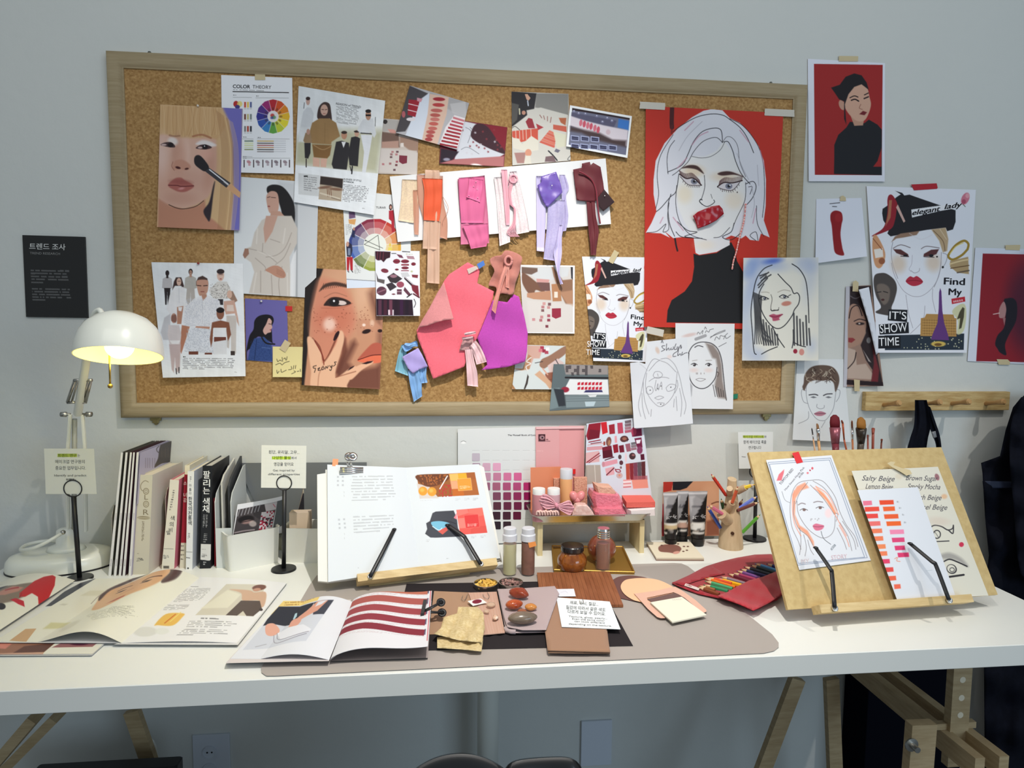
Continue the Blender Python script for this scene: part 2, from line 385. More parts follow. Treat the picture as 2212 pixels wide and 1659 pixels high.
def cloth(name,surf,rows_,h,m,parent=None,sub=6,amp=.002,freq=9,th=.0008,colr=None,seed=0,art=None,fn=None,**k):
 """soft strip: rows_ = list of (left, right) pixel pairs down its length, wavy lift; double layer"""
 R=np.array(rows_,float);n=len(R);Lf=catmull(R[:,0],6);Rt=catmull(R[:,1],6);ny=len(Lf);nx=14
 s=np.linspace(0,1,nx);uv=(Lf[:,None]*(1-s)[None,:,None]+Rt[:,None]*s[None,:,None]).reshape(-1,2)
 S,T=np.meshgrid(s,np.linspace(0,1,ny));S=S.ravel();T=T.ravel();g=np.random.default_rng(seed);ph=g.random(4)*6
 hh=h+amp*(1.2+np.sin(S*freq+ph[0]+2*T)+.5*np.sin(S*freq*2.3+ph[1]-3*T)+.6*np.sin(T*freq*1.3+ph[2]+S*2))
 if fn:hh=hh+fn(S,T)
 V=surf.pt(uv,hh+th);V2=surf.pt(uv,hh);idx=np.arange(nx*ny).reshape(ny,nx)
 Fc=np.stack([idx[:-1,:-1],idx[1:,:-1],idx[1:,1:],idx[:-1,1:]],-1).reshape(-1,4)
 ring=np.concatenate([idx[0],idx[1:,-1],idx[-1,-2::-1],idx[-2:0:-1,0]]);r=np.arange(len(ring));b=len(V)
 Fs=np.stack([ring,ring[(r+1)%len(ring)],b+ring[(r+1)%len(ring)],b+ring],-1)
 C=art.eval(uv)if art else None
 return link(name,np.concatenate([V,V2]),np.concatenate([Fc,Fc[:,::-1]+b,Fs[:,::-1]]),m,parent,smooth=True,colors=np.concatenate([C,C])if art else None,**k)
def cbot(a,p=2.):return lambda s,t:a*t**p
def pin(parent_label,u,v,surf,h,col=(230,225,215),where='',cat='pin'):
 p=surf.pt((u,v),h)[0];e=MB();n=surf.n
 R=np.array(Vector(n).to_track_quat('Z','Y').to_matrix())
 e.lathe(p,[(.0012,0),(.0028,.0012),(.0030,.003),(.0022,.0048),(.0008,.0056)],12,R)
 return e.build('push_pin',mat('pin_%d_%d_%d'%tuple(col),col,.2,.3),None,True,label=parent_label,cat='push pin',origin=p)
def tape(u0,v0,u1,v1,w,surf,h,m,label,name='tape',ragged=1):
 """strip of tape from one pixel to another with width w (px) and torn ends"""
 a=np.array((u0,v0),float);b=np.array((u1,v1),float);d=(b-a)/np.linalg.norm(b-a);n=np.array([-d[1],d[0]])
 k=5;P=[a+n*w*(i/k-.5)+d*random.uniform(-.6,.6)*ragged for i in range(k+1)]+[b+n*w*(.5-i/k)+d*random.uniform(-.6,.6)*ragged for i in range(k+1)]
 return outline(name,surf,P,h,.0003,m,label=label,cat='tape')
C1=(200,80,4.148);C2=(620,140,4.148);C3=(1080,140,4.879);C4=(300,480,4.365);C5=(640,440,3.95);C6=(820,330,4.096);C7=(840,540,4.608);C8=(1360,200,3.19)
D1=(1720,100,3.19);D2=(1240,520,3.95);D3=(1720,560,3.770);D4=(0,480,3.3175);D5=(0,900,4.148);D6=(460,900,4.366);D7=(680,900,4.366);D8=(1040,900,4.366)
E1=(1380,900,3.95);E2=(1600,880,3.456);E3=(0,1200,3.456);E4=(460,1220,4.254);E5=(860,1220,4.096);E6=(1280,1180,5.027);E7=(1600,1380,3.614)
# room
def slab(name,a,b,m,**k):
 a=np.array(a,float);b=np.array(b,float);mb=MB();mb.box((a+b)/2,b-a);return mb.build(name,m,**k)
slab('wall_back',(-2.5,0,0),(4.6,.12,3.),WALLM,kind='structure')
slab('floor',(-2.5,-4.2,-.08),(4.6,.12,0),FLOORM,kind='structure')
TX0,TX1,TYF,TYB=-.2523,2.1018,-.685,-.012
tb=empty('trestle_table',((TX0+TX1)/2,-.35,0),'long white table with a thick edge on wooden trestles','table')
mb=MB();mb.rbox(((TX0+TX1)/2,(TYF+TYB)/2,TZ-.021),(TX1-TX0,TYB-TYF,.042),.003);mb.build('tabletop',DESKM,tb)
pc=Wp(1054,1560,.10);mb=MB();mb.lathe((pc[0],-.10,0),[(.0285,0),(.0285,TZ-.042)],28);mb.build('leg',mat('leg_white',(214,216,208),.4),tb,True,label='white round tube leg')
BX0,BX1,BZ0,BZ1=0.,1.8,2.0084-.9,2.0084
bd=empty('cork_board',(.9,0,BZ0),'wide cork pinboard in a pale wood frame hanging on the wall','cork board')
slabp=MB();slabp.box((.9,-.008,(BZ0+BZ1)/2),(1.78,.014,.88));slabp.build('cork_panel',CORK,bd)
prof=[(0,0),(0,.021),(.0025,.0245),(.012,.0265),(.026,.026),(.031,.0235),(.034,.019),(.038,.0185),(.038,.010)]
V=[];Fc=[]
for i,(dn,hh)in enumerate(prof):
 for(x,z,sx,sz)in((BX0,BZ0,1,1),(BX1,BZ0,-1,1),(BX1,BZ1,-1,-1),(BX0,BZ1,1,-1)):V.append((x+sx*dn,-hh,z+sz*dn))
for i in range(len(prof)-1):
 for j in range(4):Fc.append((i*4+j,i*4+(j+1)%4,(i+1)*4+(j+1)%4,(i+1)*4+j))
autosmooth(link('frame',V,[f[::-1]for f in Fc],FRAMEW,bd),50)
for(u,v)in((337,911),(1655,903)):
 p=Wp(u,v,.006);c=MB();c.box((p[0],-.006,BZ0-.004),(.026,.008,.012),bev=.002);c.box((p[0],-.007,BZ0-.011),(.016,.007,.010),bev=.002)
 c.lathe((p[0],-.004,BZ0-.017),[(.0045,-.003),(.0045,.003)],10,rotm(90));c.build('wall_bracket',mat('old_brass',(150,138,96),.45,.8),bd)
for(u,v)in((320,108),(1668,177)):
 p=Wp(u,v,.02);c=MB();c.lathe((p[0],-.012,BZ1),[(.0035,0),(.0045,.003),(.003,.006)],10);c.build('hanger_screw',mat('dull_metal',(110,112,104),.5,.8),bd)
HB=.0165
# pinned sheets
WT=(233,234,238)
a=Art((34,33,33),D4)
a.rows([(220,340),(508,345),(512,452),(224,446)],5,(112,112,112),.5,.8,30,.12,4)
a.rows([(228,472),(516,478),(518,576),(234,570)],5,(112,112,112),.5,.8,30,.1,5)
o=sheet('information_panel',WALL,cq(D4,(160,92),(608,105),(630,686),(187,679)),a,.0,.005,1.,m=mat('black_panel_print',rough=.32,spec=.5,attr=True),label='black information panel with white Korean text on the wall above the lamp',cat='sign',edge=(20,20,20))
letters(o,D4,[('트렌드 조사',210,190,258,36,1.5,(205,205,203),.012),('TREND RESEARCH',214,229,216,17,1.5,(135,135,134))])
a=Art(WT,C1);a.rows([(1258,468),(1602,480),(1602,487),(1258,476)],1,(90,90,90),.9,.6,20,0,2)
a.line([(1258,489),(1756,498)],(35,33,35),8);
for(x0,y0,x1,y1)in((1258,518,1425,540),(1462,524,1756,545),(1345,893,1440,912),(1476,898,1764,912),(1345,1068,1430,1072),(1345,1080,1770,1084)):
 a.rows([(x0,y0),(x0+80,y0+2),(x0+80,y0+8),(x0,y0+6)],1,(60,60,60),1,.8,12,0,3);a.line([(x0,y1),(x1,y1+2)],(120,120,120),3)
cx,cy=1617,712;hues=[(178,42,52),(205,80,40),(216,130,40),(224,180,50),(226,212,60),(188,200,60),(96,160,72),(60,130,190),(52,86,168),(54,54,140),(80,52,130),(150,44,110)]
for i,hcol in enumerate(hues):
 a0=math.radians(-90-15+i*30);a1=a0+math.radians(30)
 a.poly([(cx+50*math.cos(a0),cy+50*math.sin(a0)),(cx+146*math.cos(a0),cy+150*math.sin(a0)),(cx+150*math.cos((a0+a1)/2),cy+154*math.sin((a0+a1)/2)),(cx+146*math.cos(a1),cy+150*math.sin(a1)),(cx+50*math.cos(a1),cy+50*math.sin(a1))],hcol,4)
for i in range(12):
 t=math.radians(-75+i*30);a.line([(cx+50*math.cos(t),cy+50*math.sin(t)),(cx+146*math.cos(t),cy+150*math.sin(t))],(225,215,215),4,.8)
 t=math.radians(-90+i*30);a.ell(cx+70*math.cos(t),cy+70*math.sin(t),14,9,(70,50,50),math.degrees(t),6,.5)
a.ell(cx,cy,50,52,(228,222,224),0,6);a.ell(cx-6,cy-10,18,16,(190,60,60),0,10,.9);a.ell(cx+8,cy+8,18,16,(80,140,90),0,12,.8);a.ell(cx-10,cy+12,14,12,(60,70,140),0,10,.8)
a.ell(1285,600,24,28,(180,48,50),0,6);a.ell(1318,600,24,26,(226,208,110),0,8,.8);a.ell(1298,626,22,18,(70,60,130),0,6)
for r,cs in enumerate((((196,70,50),(228,190,80),(80,90,140)),((110,60,50),(190,180,120),(120,130,130)),((120,120,120),(170,60,40),(40,40,50)))):
 for j,cc in enumerate(cs):a.rect(1358+j*26,582+r*108,1374+j*26,632+r*108,cc,6);a.rect(1358+j*26,640+r*108,1374+j*26,646+r*108,(170,170,170),6)
for r in range(6):
 y=932+r*19;a.line([(1478,y),(1620,y+1)],[(190,150,60),(60,50,50),(160,60,60),(190,130,80),(40,40,40),(120,110,110)][r],9,.85);a.line([(1626,y),(1730,y)],(170,170,175),5,.7)
 if r<5:a.line([(1364,y),(1436,y)],[(60,90,60),(210,220,150),(200,210,140),(210,215,170),(120,130,70)][r],10,.8)
for x in(1358,1443,1526,1607,1686,1764):a.line([(x,1103),(x,1165)],(60,40,44),9)
for x,c_ in((1400,(170,80,90)),(1480,(90,60,70)),(1565,(120,90,100)),(1645,(70,50,60)),(1725,(100,70,80))):a.ell(x,1120,20,14,c_,30,6,.6);a.ell(x+5,1145,12,8,c_,0,6,.5)
o=sheet('printed_chart',WALL,cq(C1,(1152,340),(1788,366),(1803,1226),(1165,1210)),a,HB,.0006,.8,cbot(.003),label='white printed chart with a rainbow colour wheel headed COLOR THEORY',cat='chart')
letters(o,C1,[('COLOR',1257,456,153,33,1.6,(30,28,30),.02),('THEORY',1433,460,168,32,1.6,(70,68,70))])
tape(1455/4.148+200,358/4.148+80,1548/4.148+200,358/4.148+80,13,WALL,HB+.0012,TAPE,'beige tape holding up the colour theory chart')
a=Art((205,170,130),C1)
a.poly([(1150,600),(1345,640),(1330,1740),(1240,1740),(1265,1400),(1255,950),(1215,740)],(112,108,182),30)
a.poly([(600,600),(1150,630),(1220,760),(1250,950),(1262,1400),(1245,1740),(1060,1740),(1080,1000),(1040,860),(600,860)],(204,170,128),20)
a.poly([(600,830),(700,870),(900,880),(1080,880),(1110,980),(1105,1200),(1060,1400),(980,1480),(830,1540),(700,1510),(600,1430)],(208,168,150),24,sm=1)
a.poly([(595,1450),(700,1515),(830,1545),(960,1510),(1010,1460),(1030,1600),(1100,1650),(1200,1740),(595,1740)],(186,132,108),20)
a.ell(700,1250,130,200,(200,152,132),0,160,.55);a.ell(1010,1210,90,160,(206,164,148),0,130,.6)
a.poly([(600,610),(1150,640),(1190,800),(1120,920),(1010,900),(900,905),(760,900),(640,870),(595,880)],(198,160,116),26)
for i in range(26):
 x=615+i*22;a.line([(x,620),(x+random.uniform(-25,25),760),(x+random.uniform(-20,20),880+random.uniform(-20,30))],random.choice([(176,132,84),(216,184,142),(160,118,76),(224,196,158)]),7,.35)
for i in range(14):
 x=1110+i*11;a.line([(x,660+i*8),(x+50,1000),(x+40+i,1400),(x+20,1730)],random.choice([(176,134,90),(216,182,140),(150,108,74)]),8,.4)
a.ell(745,1010,34,120,(186,140,122),8,60,.6);a.ell(840,1040,30,110,(224,190,176),0,50,.6);a.ell(620,1080,60,160,(224,196,186),0,110,.6);a.ell(880,1290,150,90,(192,146,130),20,120,.45);a.ell(800,1450,150,60,(190,142,124),0,80,.6);a.ell(1060,1180,50,190,(182,132,112),8,90,.55);a.ell(1010,1050,60,40,(216,160,146),0,70,.5)
a.line([(690,880),(730,890),(780,885)],(150,108,84),16,.7);a.line([(900,890),(980,876),(1060,905)],(160,104,76),18,.75)
a.ell(720,935,46,34,(222,212,208),20,30,.9);a.poly([(925,960),(980,925),(1050,935),(1110,970),(1060,985),(1000,975)],(226,220,220),20,.9,sm=1)
a.poly([(610,965),(650,945),(710,945),(742,985),(700,990),(640,978)],(70,52,54),6,sm=1);a.ell(640,966,24,9,(196,170,166),0,5);a.ell(700,968,24,21,(36,28,32),0,4)
a.poly([(925,995),(965,968),(1020,965),(1070,990),(1020,1008),(960,1005)],(70,50,52),6,sm=1);a.ell(965,992,22,9,(198,172,168),0,5);a.ell(1008,985,25,22,(34,28,32),0,4);a.ell(1004,978,5,5,(220,220,225))
a.ell(790,1080,55,120,(196,148,128),5,60,.5);a.poly([(720,1165),(745,1110),(800,1100),(860,1130),(880,1170),(840,1195),(790,1185),(740,1190)],(190,138,118),16,.9,sm=1)
a.ell(768,1172,24,11,(74,34,34),15,6);a.ell(846,1182,18,9,(80,40,38),-10,6);a.line([(722,1120),(712,1160),(735,1196)],(150,96,80),7,.7)
a.poly([(680,1330),(740,1270),(795,1262),(830,1285),(912,1335),(860,1380),(800,1392),(740,1375)],(168,98,90),12,sm=1);a.ell(795,1300,90,22,(140,74,70),4,30,.5);a.line([(684,1330),(760,1332),(800,1340),(910,1336)],(92,34,38),7);a.ell(800,1360,26,10,(214,150,150),-10,14,.8)
a.line([(690,1505),(760,1535),(830,1542),(930,1520),(1000,1470)],(54,30,28),7,.85)
a.poly([(1050,1480),(1085,1330),(1100,1300),(1085,1420),(1060,1640),(1030,1630),(1000,1560)],(52,44,50),12,sm=1)
a.poly([(912,1090),(930,1062),(965,1064),(1010,1110),(1045,1170),(1010,1205),(960,1180),(918,1140)],(42,38,42),7,sm=1)
a.poly([(1045,1172),(1240,1310),(1205,1355),(1012,1206)],(60,58,64),4);a.line([(1050,1190),(1218,1322)],(225,225,230),10);a.line([(1180,1300),(1230,1340)],(180,175,175),8)
a.poly([(1240,1312),(1330,1395),(1322,1445),(1200,1355)],(206,160,120),5)
o=sheet('magazine_page',WALL,cq(C1,(606,604),(1344,642),(1322,1737),(586,1706)),a,HB+.0015,.0006,.9,lambda s,t:.007*t**2,GLOSSP,label='magazine page with a blonde face and a make-up brush on a lilac ground',cat='magazine page')
pin('clear push pin at the top of the blonde face page',428,229,WALL,HB+.002)
a=Art((224,226,228),C2)
a.poly([(70,700),(150,600),(480,580),(870,580),(815,975),(60,895)],(178,176,148),60,.9)
a.poly([(55,895),(818,975),(760,1400),(40,1400)],(226,229,233),5)
def fig(a,x,y,hgt,top,skin=(196,160,140),hair=(60,44,40),legs=(196,160,140),w=1.,dress=False,sk2=None):
 k=hgt;a.poly([(x-.13*k*w,y+.24*k),(x-.05*k,y+.19*k),(x+.05*k,y+.19*k),(x+.13*k*w,y+.24*k),(x+.15*k*w,y+.50*k),(x+.09*k*w,y+.52*k),(x-.09*k*w,y+.52*k),(x-.15*k*w,y+.50*k)],top,3)
 a.poly([(x-.09*k*w,y+.50*k),(x+.09*k*w,y+.50*k),(x+(.11 if dress else.07)*k*w,y+.82*k),(x+.04*k,y+.98*k),(x+.01*k,y+.98*k),(x,y+.62*k),(x-.02*k,y+.98*k),(x-.06*k,y+.98*k),(x-(.11 if dress else.07)*k*w,y+.8*k)],sk2 or legs,3)
 a.poly([(x-.03*k,y+.12*k),(x+.03*k,y+.12*k),(x+.03*k,y+.22*k),(x-.03*k,y+.22*k)],skin,3);a.ell(x,y+.075*k,.055*k,.08*k,hair,0,3);a.ell(x,y+.095*k,.038*k,.062*k,skin,0,3)
 a.line([(x-.02*k,y+.085*k),(x+.02*k,y+.085*k)],hair,max(.012*k,2),.8)
a.poly([(145,420),(180,380),(215,385),(240,440),(230,520),(215,640),(110,640),(125,520)],(202,204,208),6);a.poly([(118,560),(215,560),(215,700),(100,690)],(214,216,218),12,.9);a.ell(188,325,18,36,(196,160,148));a.ell(188,302,20,16,(60,44,44),0,4);a.line([(155,340),(150,390)],(90,90,94),6)
a.poly([(270,470),(285,380),(330,335),(380,350),(395,420),(402,500),(380,480),(370,500),(300,490)],(64,48,46),5,sm=1)
a.ell(333,405,33,50,(200,162,146),0,6);a.line([(312,400),(328,402)],(70,46,44),6);a.line([(342,403),(358,400)],(70,46,44),6);a.line([(324,436),(344,437)],(150,80,76),5)
a.poly([(225,520),(290,480),(380,480),(440,520),(475,640),(400,690),(395,715),(225,705),(200,660),(205,590)],(150,118,78),6);a.poly([(225,712),(400,720),(385,810),(360,840),(240,828)],(128,94,56),6);a.poly([(232,828),(292,838),(292,915),(232,908)],(206,166,148),6);a.poly([(300,838),(360,840),(350,918),(300,915)],(206,166,148),6)
a.line([(240,720),(320,760),(395,730)],(180,146,104),7,.7);a.line([(340,520),(338,700)],(130,100,64),4)
a.poly([(165,610),(210,600),(225,700),(160,700),(145,680)],(146,120,92),5);a.poly([(155,700),(212,700),(210,790),(190,840),(160,835)],(46,42,46),5);a.ell(190,600,16,26,(180,140,124));a.line([(172,845),(172,915)],(60,50,50),10)
a.poly([(440,690),(490,680),(555,700),(560,760),(535,940),(415,930),(400,890)],(44,42,46),5);a.poly([(488,690),(528,690),(506,745)],(220,220,222),3);a.ell(512,630,26,38,(178,132,108));a.ell(512,606,26,14,(56,44,40),0,4)
a.poly([(575,650),(620,640),(655,660),(645,760),(635,910),(560,900),(548,800)],(42,40,44),5);a.ell(625,615,20,30,(190,150,130));a.ell(625,598,26,10,(50,40,40));a.line([(585,910),(580,975)],(40,38,42),12);a.line([(565,910),(575,950)],(40,38,42),8)
a.poly([(640,560),(680,490),(770,480),(800,620),(780,655),(745,600),(740,625),(660,615),(630,590)],(206,208,212),5);a.poly([(660,625),(765,630),(740,780),(705,965),(672,965),(690,780)],(214,216,222),5);a.line([(662,612),(756,618)],(40,38,40),9);a.ell(728,450,25,46,(176,134,112));a.ell(728,415,26,16,(34,30,32));a.rect(705,445,752,460,(20,20,22));a.line([(792,470),(790,550)],(70,70,72),5)
a.rows([(440,372),(655,388),(640,560),(440,520)],13,(96,96,98),.5,.55,30,.12,8)
a.poly([(102,970),(290,990),(290,1180),(102,1160)],(200,202,204),5);a.rows([(150,1000),(275,1010),(275,1150),(150,1130)],7,(110,110,112),.5,.6,20,.2,3);a.rect(150,992,186,1004,(40,40,42))
a.poly([(300,998),(502,1022),(485,1225),(282,1205)],(176,160,140),3);a.poly([(300,998),(502,1022),(496,1108),(470,1100),(400,1085),(295,1070)],(52,42,40),8);a.ell(340,1098,60,12,(120,90,74),-6,8);a.ell(440,1115,60,12,(126,94,76),6,8)
for x in(360,375,392):a.line([(x,1110),(x+6,1180)],(120,80,60),6)
a.line([(300,1150),(470,1200)],(214,204,186),14,.7);a.line([(400,1190),(480,1215)],(110,92,80),8,.7)
a.rows([(505,1070),(735,1092),(718,1255),(492,1230)],11,(90,90,94),.5,.6,26,.08,6);a.rows([(675,1282),(740,1290),(740,1298),(675,1290)],1,(120,120,120),.9,.6,14,0,6)
a.k=1.3;a.tex=.015
o=sheet('magazine_page',WALL,cq(C2,(104,190),(880,322),(780,1346),(62,1230)),a,HB+.0012,.0006,.8,lambda s,t:.004*t**2+.003*s*t,label='white magazine page of walking models headed REASON of TREND',cat='magazine page')
letters(o,C2,[('REASON of TREND',438,356,226,20,8,(120,120,122),.01),('BUSINESS OF STYLE',508,1030,158,16,6,(110,110,112),.01),('INTERIOR',506,1050,92,14,7,(60,60,62),.01)])
a=Art((214,217,220),C1)
a.poly([(1660,1290),(1815,1305),(1810,2420),(1690,2420)],(196,198,202),40,.8);a.poly([(1815,1300),(1840,1300),(1840,2440),(1800,2440)],(150,152,156),14,.8);a.poly([(1845,1305),(2030,1320),(2010,2440),(1840,2440)],(190,192,196),20,.6)
a.poly([(1570,1400),(1565,1345),(1620,1322),(1700,1340),(1770,1420),(1810,1520),(1808,1680),(1760,1690),(1700,1640),(1690,1550),(1640,1420)],(34,32,34),8,sm=1)
a.poly([(1570,1400),(1610,1380),(1655,1400),(1670,1480),(1660,1560),(1610,1580),(1578,1560),(1556,1450)],(192,152,136),8,sm=1);a.ell(1580,1518,12,7,(150,84,80));a.line([(1566,1438),(1590,1432)],(70,44,42),6);a.line([(1600,1436),(1640,1440)],(90,64,60),6);a.poly([(1600,1560),(1680,1560),(1760,1650),(1640,1700),(1585,1640)],(186,146,128),8)
a.crop(C4)
a.poly([(1160,-20),(1240,-60),(1440,-60),(1495,60),(1490,200),(1420,330),(1430,500),(1430,700),(1040,670),(1090,470),(1060,380),(990,330),(1000,250),(1060,230),(1090,100)],(198,190,182),10)
a.poly([(1200,-60),(1310,-60),(1260,90),(1190,200),(1175,60)],(190,152,136),8)
for pts in([(1440,100),(1380,240),(1300,310),(1200,330)],[(1040,250),(1180,290),(1300,380)],[(1100,340),(1190,420),(1190,460)],[(1170,200),(1165,280)],[(1350,420),(1320,560),(1330,690)],[(1150,460),(1150,660)],[(1250,500),(1260,690)],[(1240,160),(1330,190)],[(1430,200),(1370,330),(1290,400)]):a.line(pts,(150,138,130),9,.55)
for pts in([(1120,60),(1110,200)],[(1380,60),(1360,200)],[(1120,270),(1260,330)],[(1110,480),(1080,660)],[(1400,480),(1405,690)]):a.line(pts,(220,214,208),14,.5)
a.poly([(1000,250),(1035,250),(1040,300),(1000,345),(982,310)],(150,112,96),6);a.poly([(1195,450),(1270,410),(1340,425),(1385,490),(1370,525),(1310,520),(1240,480)],(182,136,116),6,sm=1)
for i in range(4):a.line([(1300,440+i*14),(1375,478+i*14)],(140,96,80),4,.7)
a.poly([(1460,300),(1485,260),(1478,700),(1425,700),(1430,400)],(228,228,230),10,.8)
o=sheet('magazine_page',WALL,[(506,381),(688,395),(682,644),(506,633)],a,HB+.0004,.0006,1.,lambda s,t:.003*(1-s)*t,GLOSSP,label='magazine page of a woman in a white shirt with folded arms',cat='magazine page')
a=Art((228,230,233),C4);K=(196,150,128)
fig(a,268,455,330,(186,182,184),(50,40,40),(40,32,34),(46,40,42),1.)
a.poly([(330,560),(350,520),(400,520),(425,600),(425,655),(400,600),(340,600),(315,640)],(64,46,44),6);a.ell(378,562,22,36,(206,172,156));a.line([(366,556),(392,556)],(90,60,56),5)
a.poly([(340,620),(420,610),(460,680),(475,760),(440,860),(290,870),(262,820),(290,690)],(226,224,226),6);a.line([(378,620),(380,760)],(196,196,200),4);a.poly([(360,800),(420,790),(400,960),(360,960)],(176,128,106),5);a.poly([(370,800),(410,800),(400,840),(375,835)],(228,226,228),4)
a.poly([(240,900),(300,860),(290,1110),(230,1110),(205,1040)],(190,188,192),8,.9)
fig(a,488,440,360,(178,174,168),(180,140,122),(40,34,36),(178,170,164),1.1,True)
a.poly([(740,560),(830,560),(870,640),(860,720),(700,725),(660,640)],(210,206,202),6);a.speck([(670,580),(860,580),(860,720),(670,720)],(120,114,110),7,.28,.6,4);a.ell(770,500,34,56,(212,180,166),0,5);a.ell(770,465,36,24,(54,44,46),0,4);a.line([(752,495),(792,495)],(90,60,58),5);a.ell(772,535,10,5,(160,70,72));a.rect(745,725,795,780,(52,46,50))
a.poly([(850,650),(885,650),(930,740),(900,760),(830,700)],(150,120,104),6);a.ell(855,680,24,38,(206,170,152));a.poly([(800,745),(900,735),(935,900),(945,980),(925,940),(905,860),(820,870),(800,800)],(198,160,144),6);a.poly([(830,780),(890,780),(900,840),(825,840)],(214,196,186),5);a.poly([(825,880),(920,880),(915,1240),(870,1240),(865,1000),(850,1190),(830,1180)],(196,188,182),6);a.rect(865,1215,905,1255,(60,50,48))
a.poly([(540,560),(560,520),(600,505),(645,530),(655,580),(650,600),(540,600)],(74,56,52),6);a.poly([(543,575),(560,545),(640,545),(655,580),(645,660),(600,700),(565,680)],(190,144,124),6,sm=1);a.line([(553,597),(585,600)],(60,40,38),8);a.line([(610,600),(645,597)],(60,40,38),8);a.line([(585,655),(615,655)],(130,66,62),7)
a.poly([(575,680),(640,680),(640,740),(600,745)],(180,134,114),5);a.poly([(520,720),(590,690),(605,740),(650,690),(760,740),(790,900),(740,930),(690,980),(470,985),(415,940),(440,800)],(222,222,226),6);a.speck([(440,720),(760,720),(760,980),(430,980)],(186,188,198),7,.4,.5,5);a.line([(600,745),(600,960)],(190,190,196),4)
a.poly([(405,970),(480,985),(430,1150),(400,1240),(380,1200)],(176,120,96),6);a.poly([(540,980),(670,985),(665,1010),(530,995)],(186,136,114),4);a.poly([(490,990),(690,1010),(710,1240),(470,1225),(420,1180),(470,1040)],(216,218,224),6);a.speck([(450,1000),(700,1000),(710,1240),(430,1220)],(176,180,190),9,.4,.5,9);a.rect(470,1218,560,1248,(110,64,50));a.rect(620,1230,690,1248,(110,64,50))
a.ell(768,860,36,58,(138,92,74),0,5);a.ell(768,830,38,26,(34,28,30),0,4);a.poly([(690,945),(770,925),(850,945),(870,1060),(840,1120),(820,1000),(700,1000),(695,1120),(680,1180),(668,1100)],(130,82,62),6);a.poly([(705,995),(825,995),(825,1080),(705,1080)],(222,222,224),4);a.rect(708,1082,822,1130,(110,62,50));a.poly([(695,1130),(828,1110),(828,1245),(705,1245)],(216,216,218),4)
a.ell(330,905,28,46,(176,132,116),0,5);a.poly([(305,930),(310,880),(350,870),(358,930),(350,950)],(70,40,36),5,.4);a.poly([(280,970),(380,970),(400,1060),(390,1150),(290,1150),(270,1060)],(206,196,196),6);a.poly([(290,1115),(390,1115),(370,1155),(315,1155)],(228,224,224),4);a.poly([(285,1150),(395,1150),(385,1400),(350,1420),(340,1280),(330,1420),(310,1390)],(190,170,168),8);a.line([(350,1380),(355,1430)],(50,44,46),9);a.line([(378,1370),(378,1420)],(50,44,46),9)
a.rows([(412,1264),(480,1266),(480,1276),(412,1274)],1,(40,40,42),.9,.9,12,0,3);a.rows([(412,1280),(936,1284),(920,1400),(412,1392)],7,(120,120,124),.5,.7,40,.1,3);a.rows([(895,1410),(958,1412),(958,1419),(895,1418)],1,(130,130,130),.9,.6,12,0,3)
a.k=1.3;a.tex=.015
o=sheet('magazine_page',WALL,cq(C4,(118,377),(980,390),(1006,1452),(226,1466)),a,HB+.002,.0006,.85,lambda s,t:.010*t**2*(1.2-s)+.002,label='white magazine page crowded with models in pale clothes',cat='magazine page')
pin('small red pin at the top of the pale clothes page',429,569,WALL,HB+.005,(150,60,60))
a=Art((104,98,160),C4)
a.poly([(1090,930),(1130,885),(1200,870),(1255,885),(1272,930),(1250,990),(1255,1040),(1260,1130),(1280,1150),(1200,1110),(1120,1080),(1060,1180),(1020,1220),(1020,1310),(1010,1240),(1040,1080),(1080,1010)],(26,24,30),6,sm=1)
a.poly([(1225,905),(1252,930),(1250,960),(1258,995),(1245,1010),(1245,1035),(1215,1045),(1190,1060),(1170,1020),(1200,960)],(200,160,150),5,sm=1);a.line([(1225,958),(1245,962)],(40,30,34),6);a.ell(1242,1015,9,5,(170,70,80))
a.poly([(1090,1095),(1180,1080),(1250,1150),(1262,1310),(1025,1305),(1050,1180)],(52,74,128),8);a.speck([(1050,1100),(1250,1100),(1250,1310),(1040,1310)],(34,52,100),8,.35,.4,4);a.line([(1110,1110),(1090,1300)],(30,44,84),6);a.line([(1160,1180),(1240,1190)],(96,120,170),6,.7)
a.line([(1160,1090),(1200,1140),(1280,1150)],(26,24,30),14)
o=sheet('photo_print',WALL,cq(C4,(1000,718),(1396,741),(1410,1330),(1012,1300)),a,HB,.0006,.9,None,GLOSSP,label='small lilac photo print of a long-haired woman in profile wearing denim',cat='photo')
pin('silver pin at the top of the lilac profile print',565,651,WALL,HB+.001,(210,210,215))
outline('tape',WALL,cq(C4,(1381,790),(1447,792),(1446,840),(1383,839)),HB+.0012,.0003,flat((190,44,44)),label='small square of red tape beside the lilac profile print',cat='tape')
a=Art((222,208,150),C4);INKC=(50,44,34)
a.lines([[(1300,1290),(1310,1315),(1330,1300),(1345,1310)],[(1350,1275),(1356,1312)],[(1365,1290),(1378,1280),(1385,1300)],[(1398,1268),(1392,1300)],[(1290,1345),(1330,1330),(1350,1345),(1375,1325),(1418,1312)],[(1300,1395),(1306,1425),(1322,1405)],[(1340,1385),(1345,1415),(1370,1405),(1390,1395)],[(1410,1392),(1440,1385),(1436,1360)],[(1455,1385),(1462,1352)],[(1475,1380),(1480,1350)],[(1440,1430),(1476,1412),(1462,1402)],[(1492,1408),(1510,1404)],[(1522,1385),(1524,1408)],[(1545,1405),(1552,1380),(1562,1404)]],INKC,5)
o=sheet('sticky_note',WALL,cq(C4,(1262,1172),(1580,1177),(1585,1462),(1262,1460)),a,HB+.0025,.0004,.7,cbot(.006),label='pale yellow sticky note with handwriting below the lilac profile print',cat='sticky note')
tape(610,757,622,737,15,WALL,HB+.0042,TAPE,'beige tape on the top of the yellow sticky note')
a=Art((196,142,112),C5)
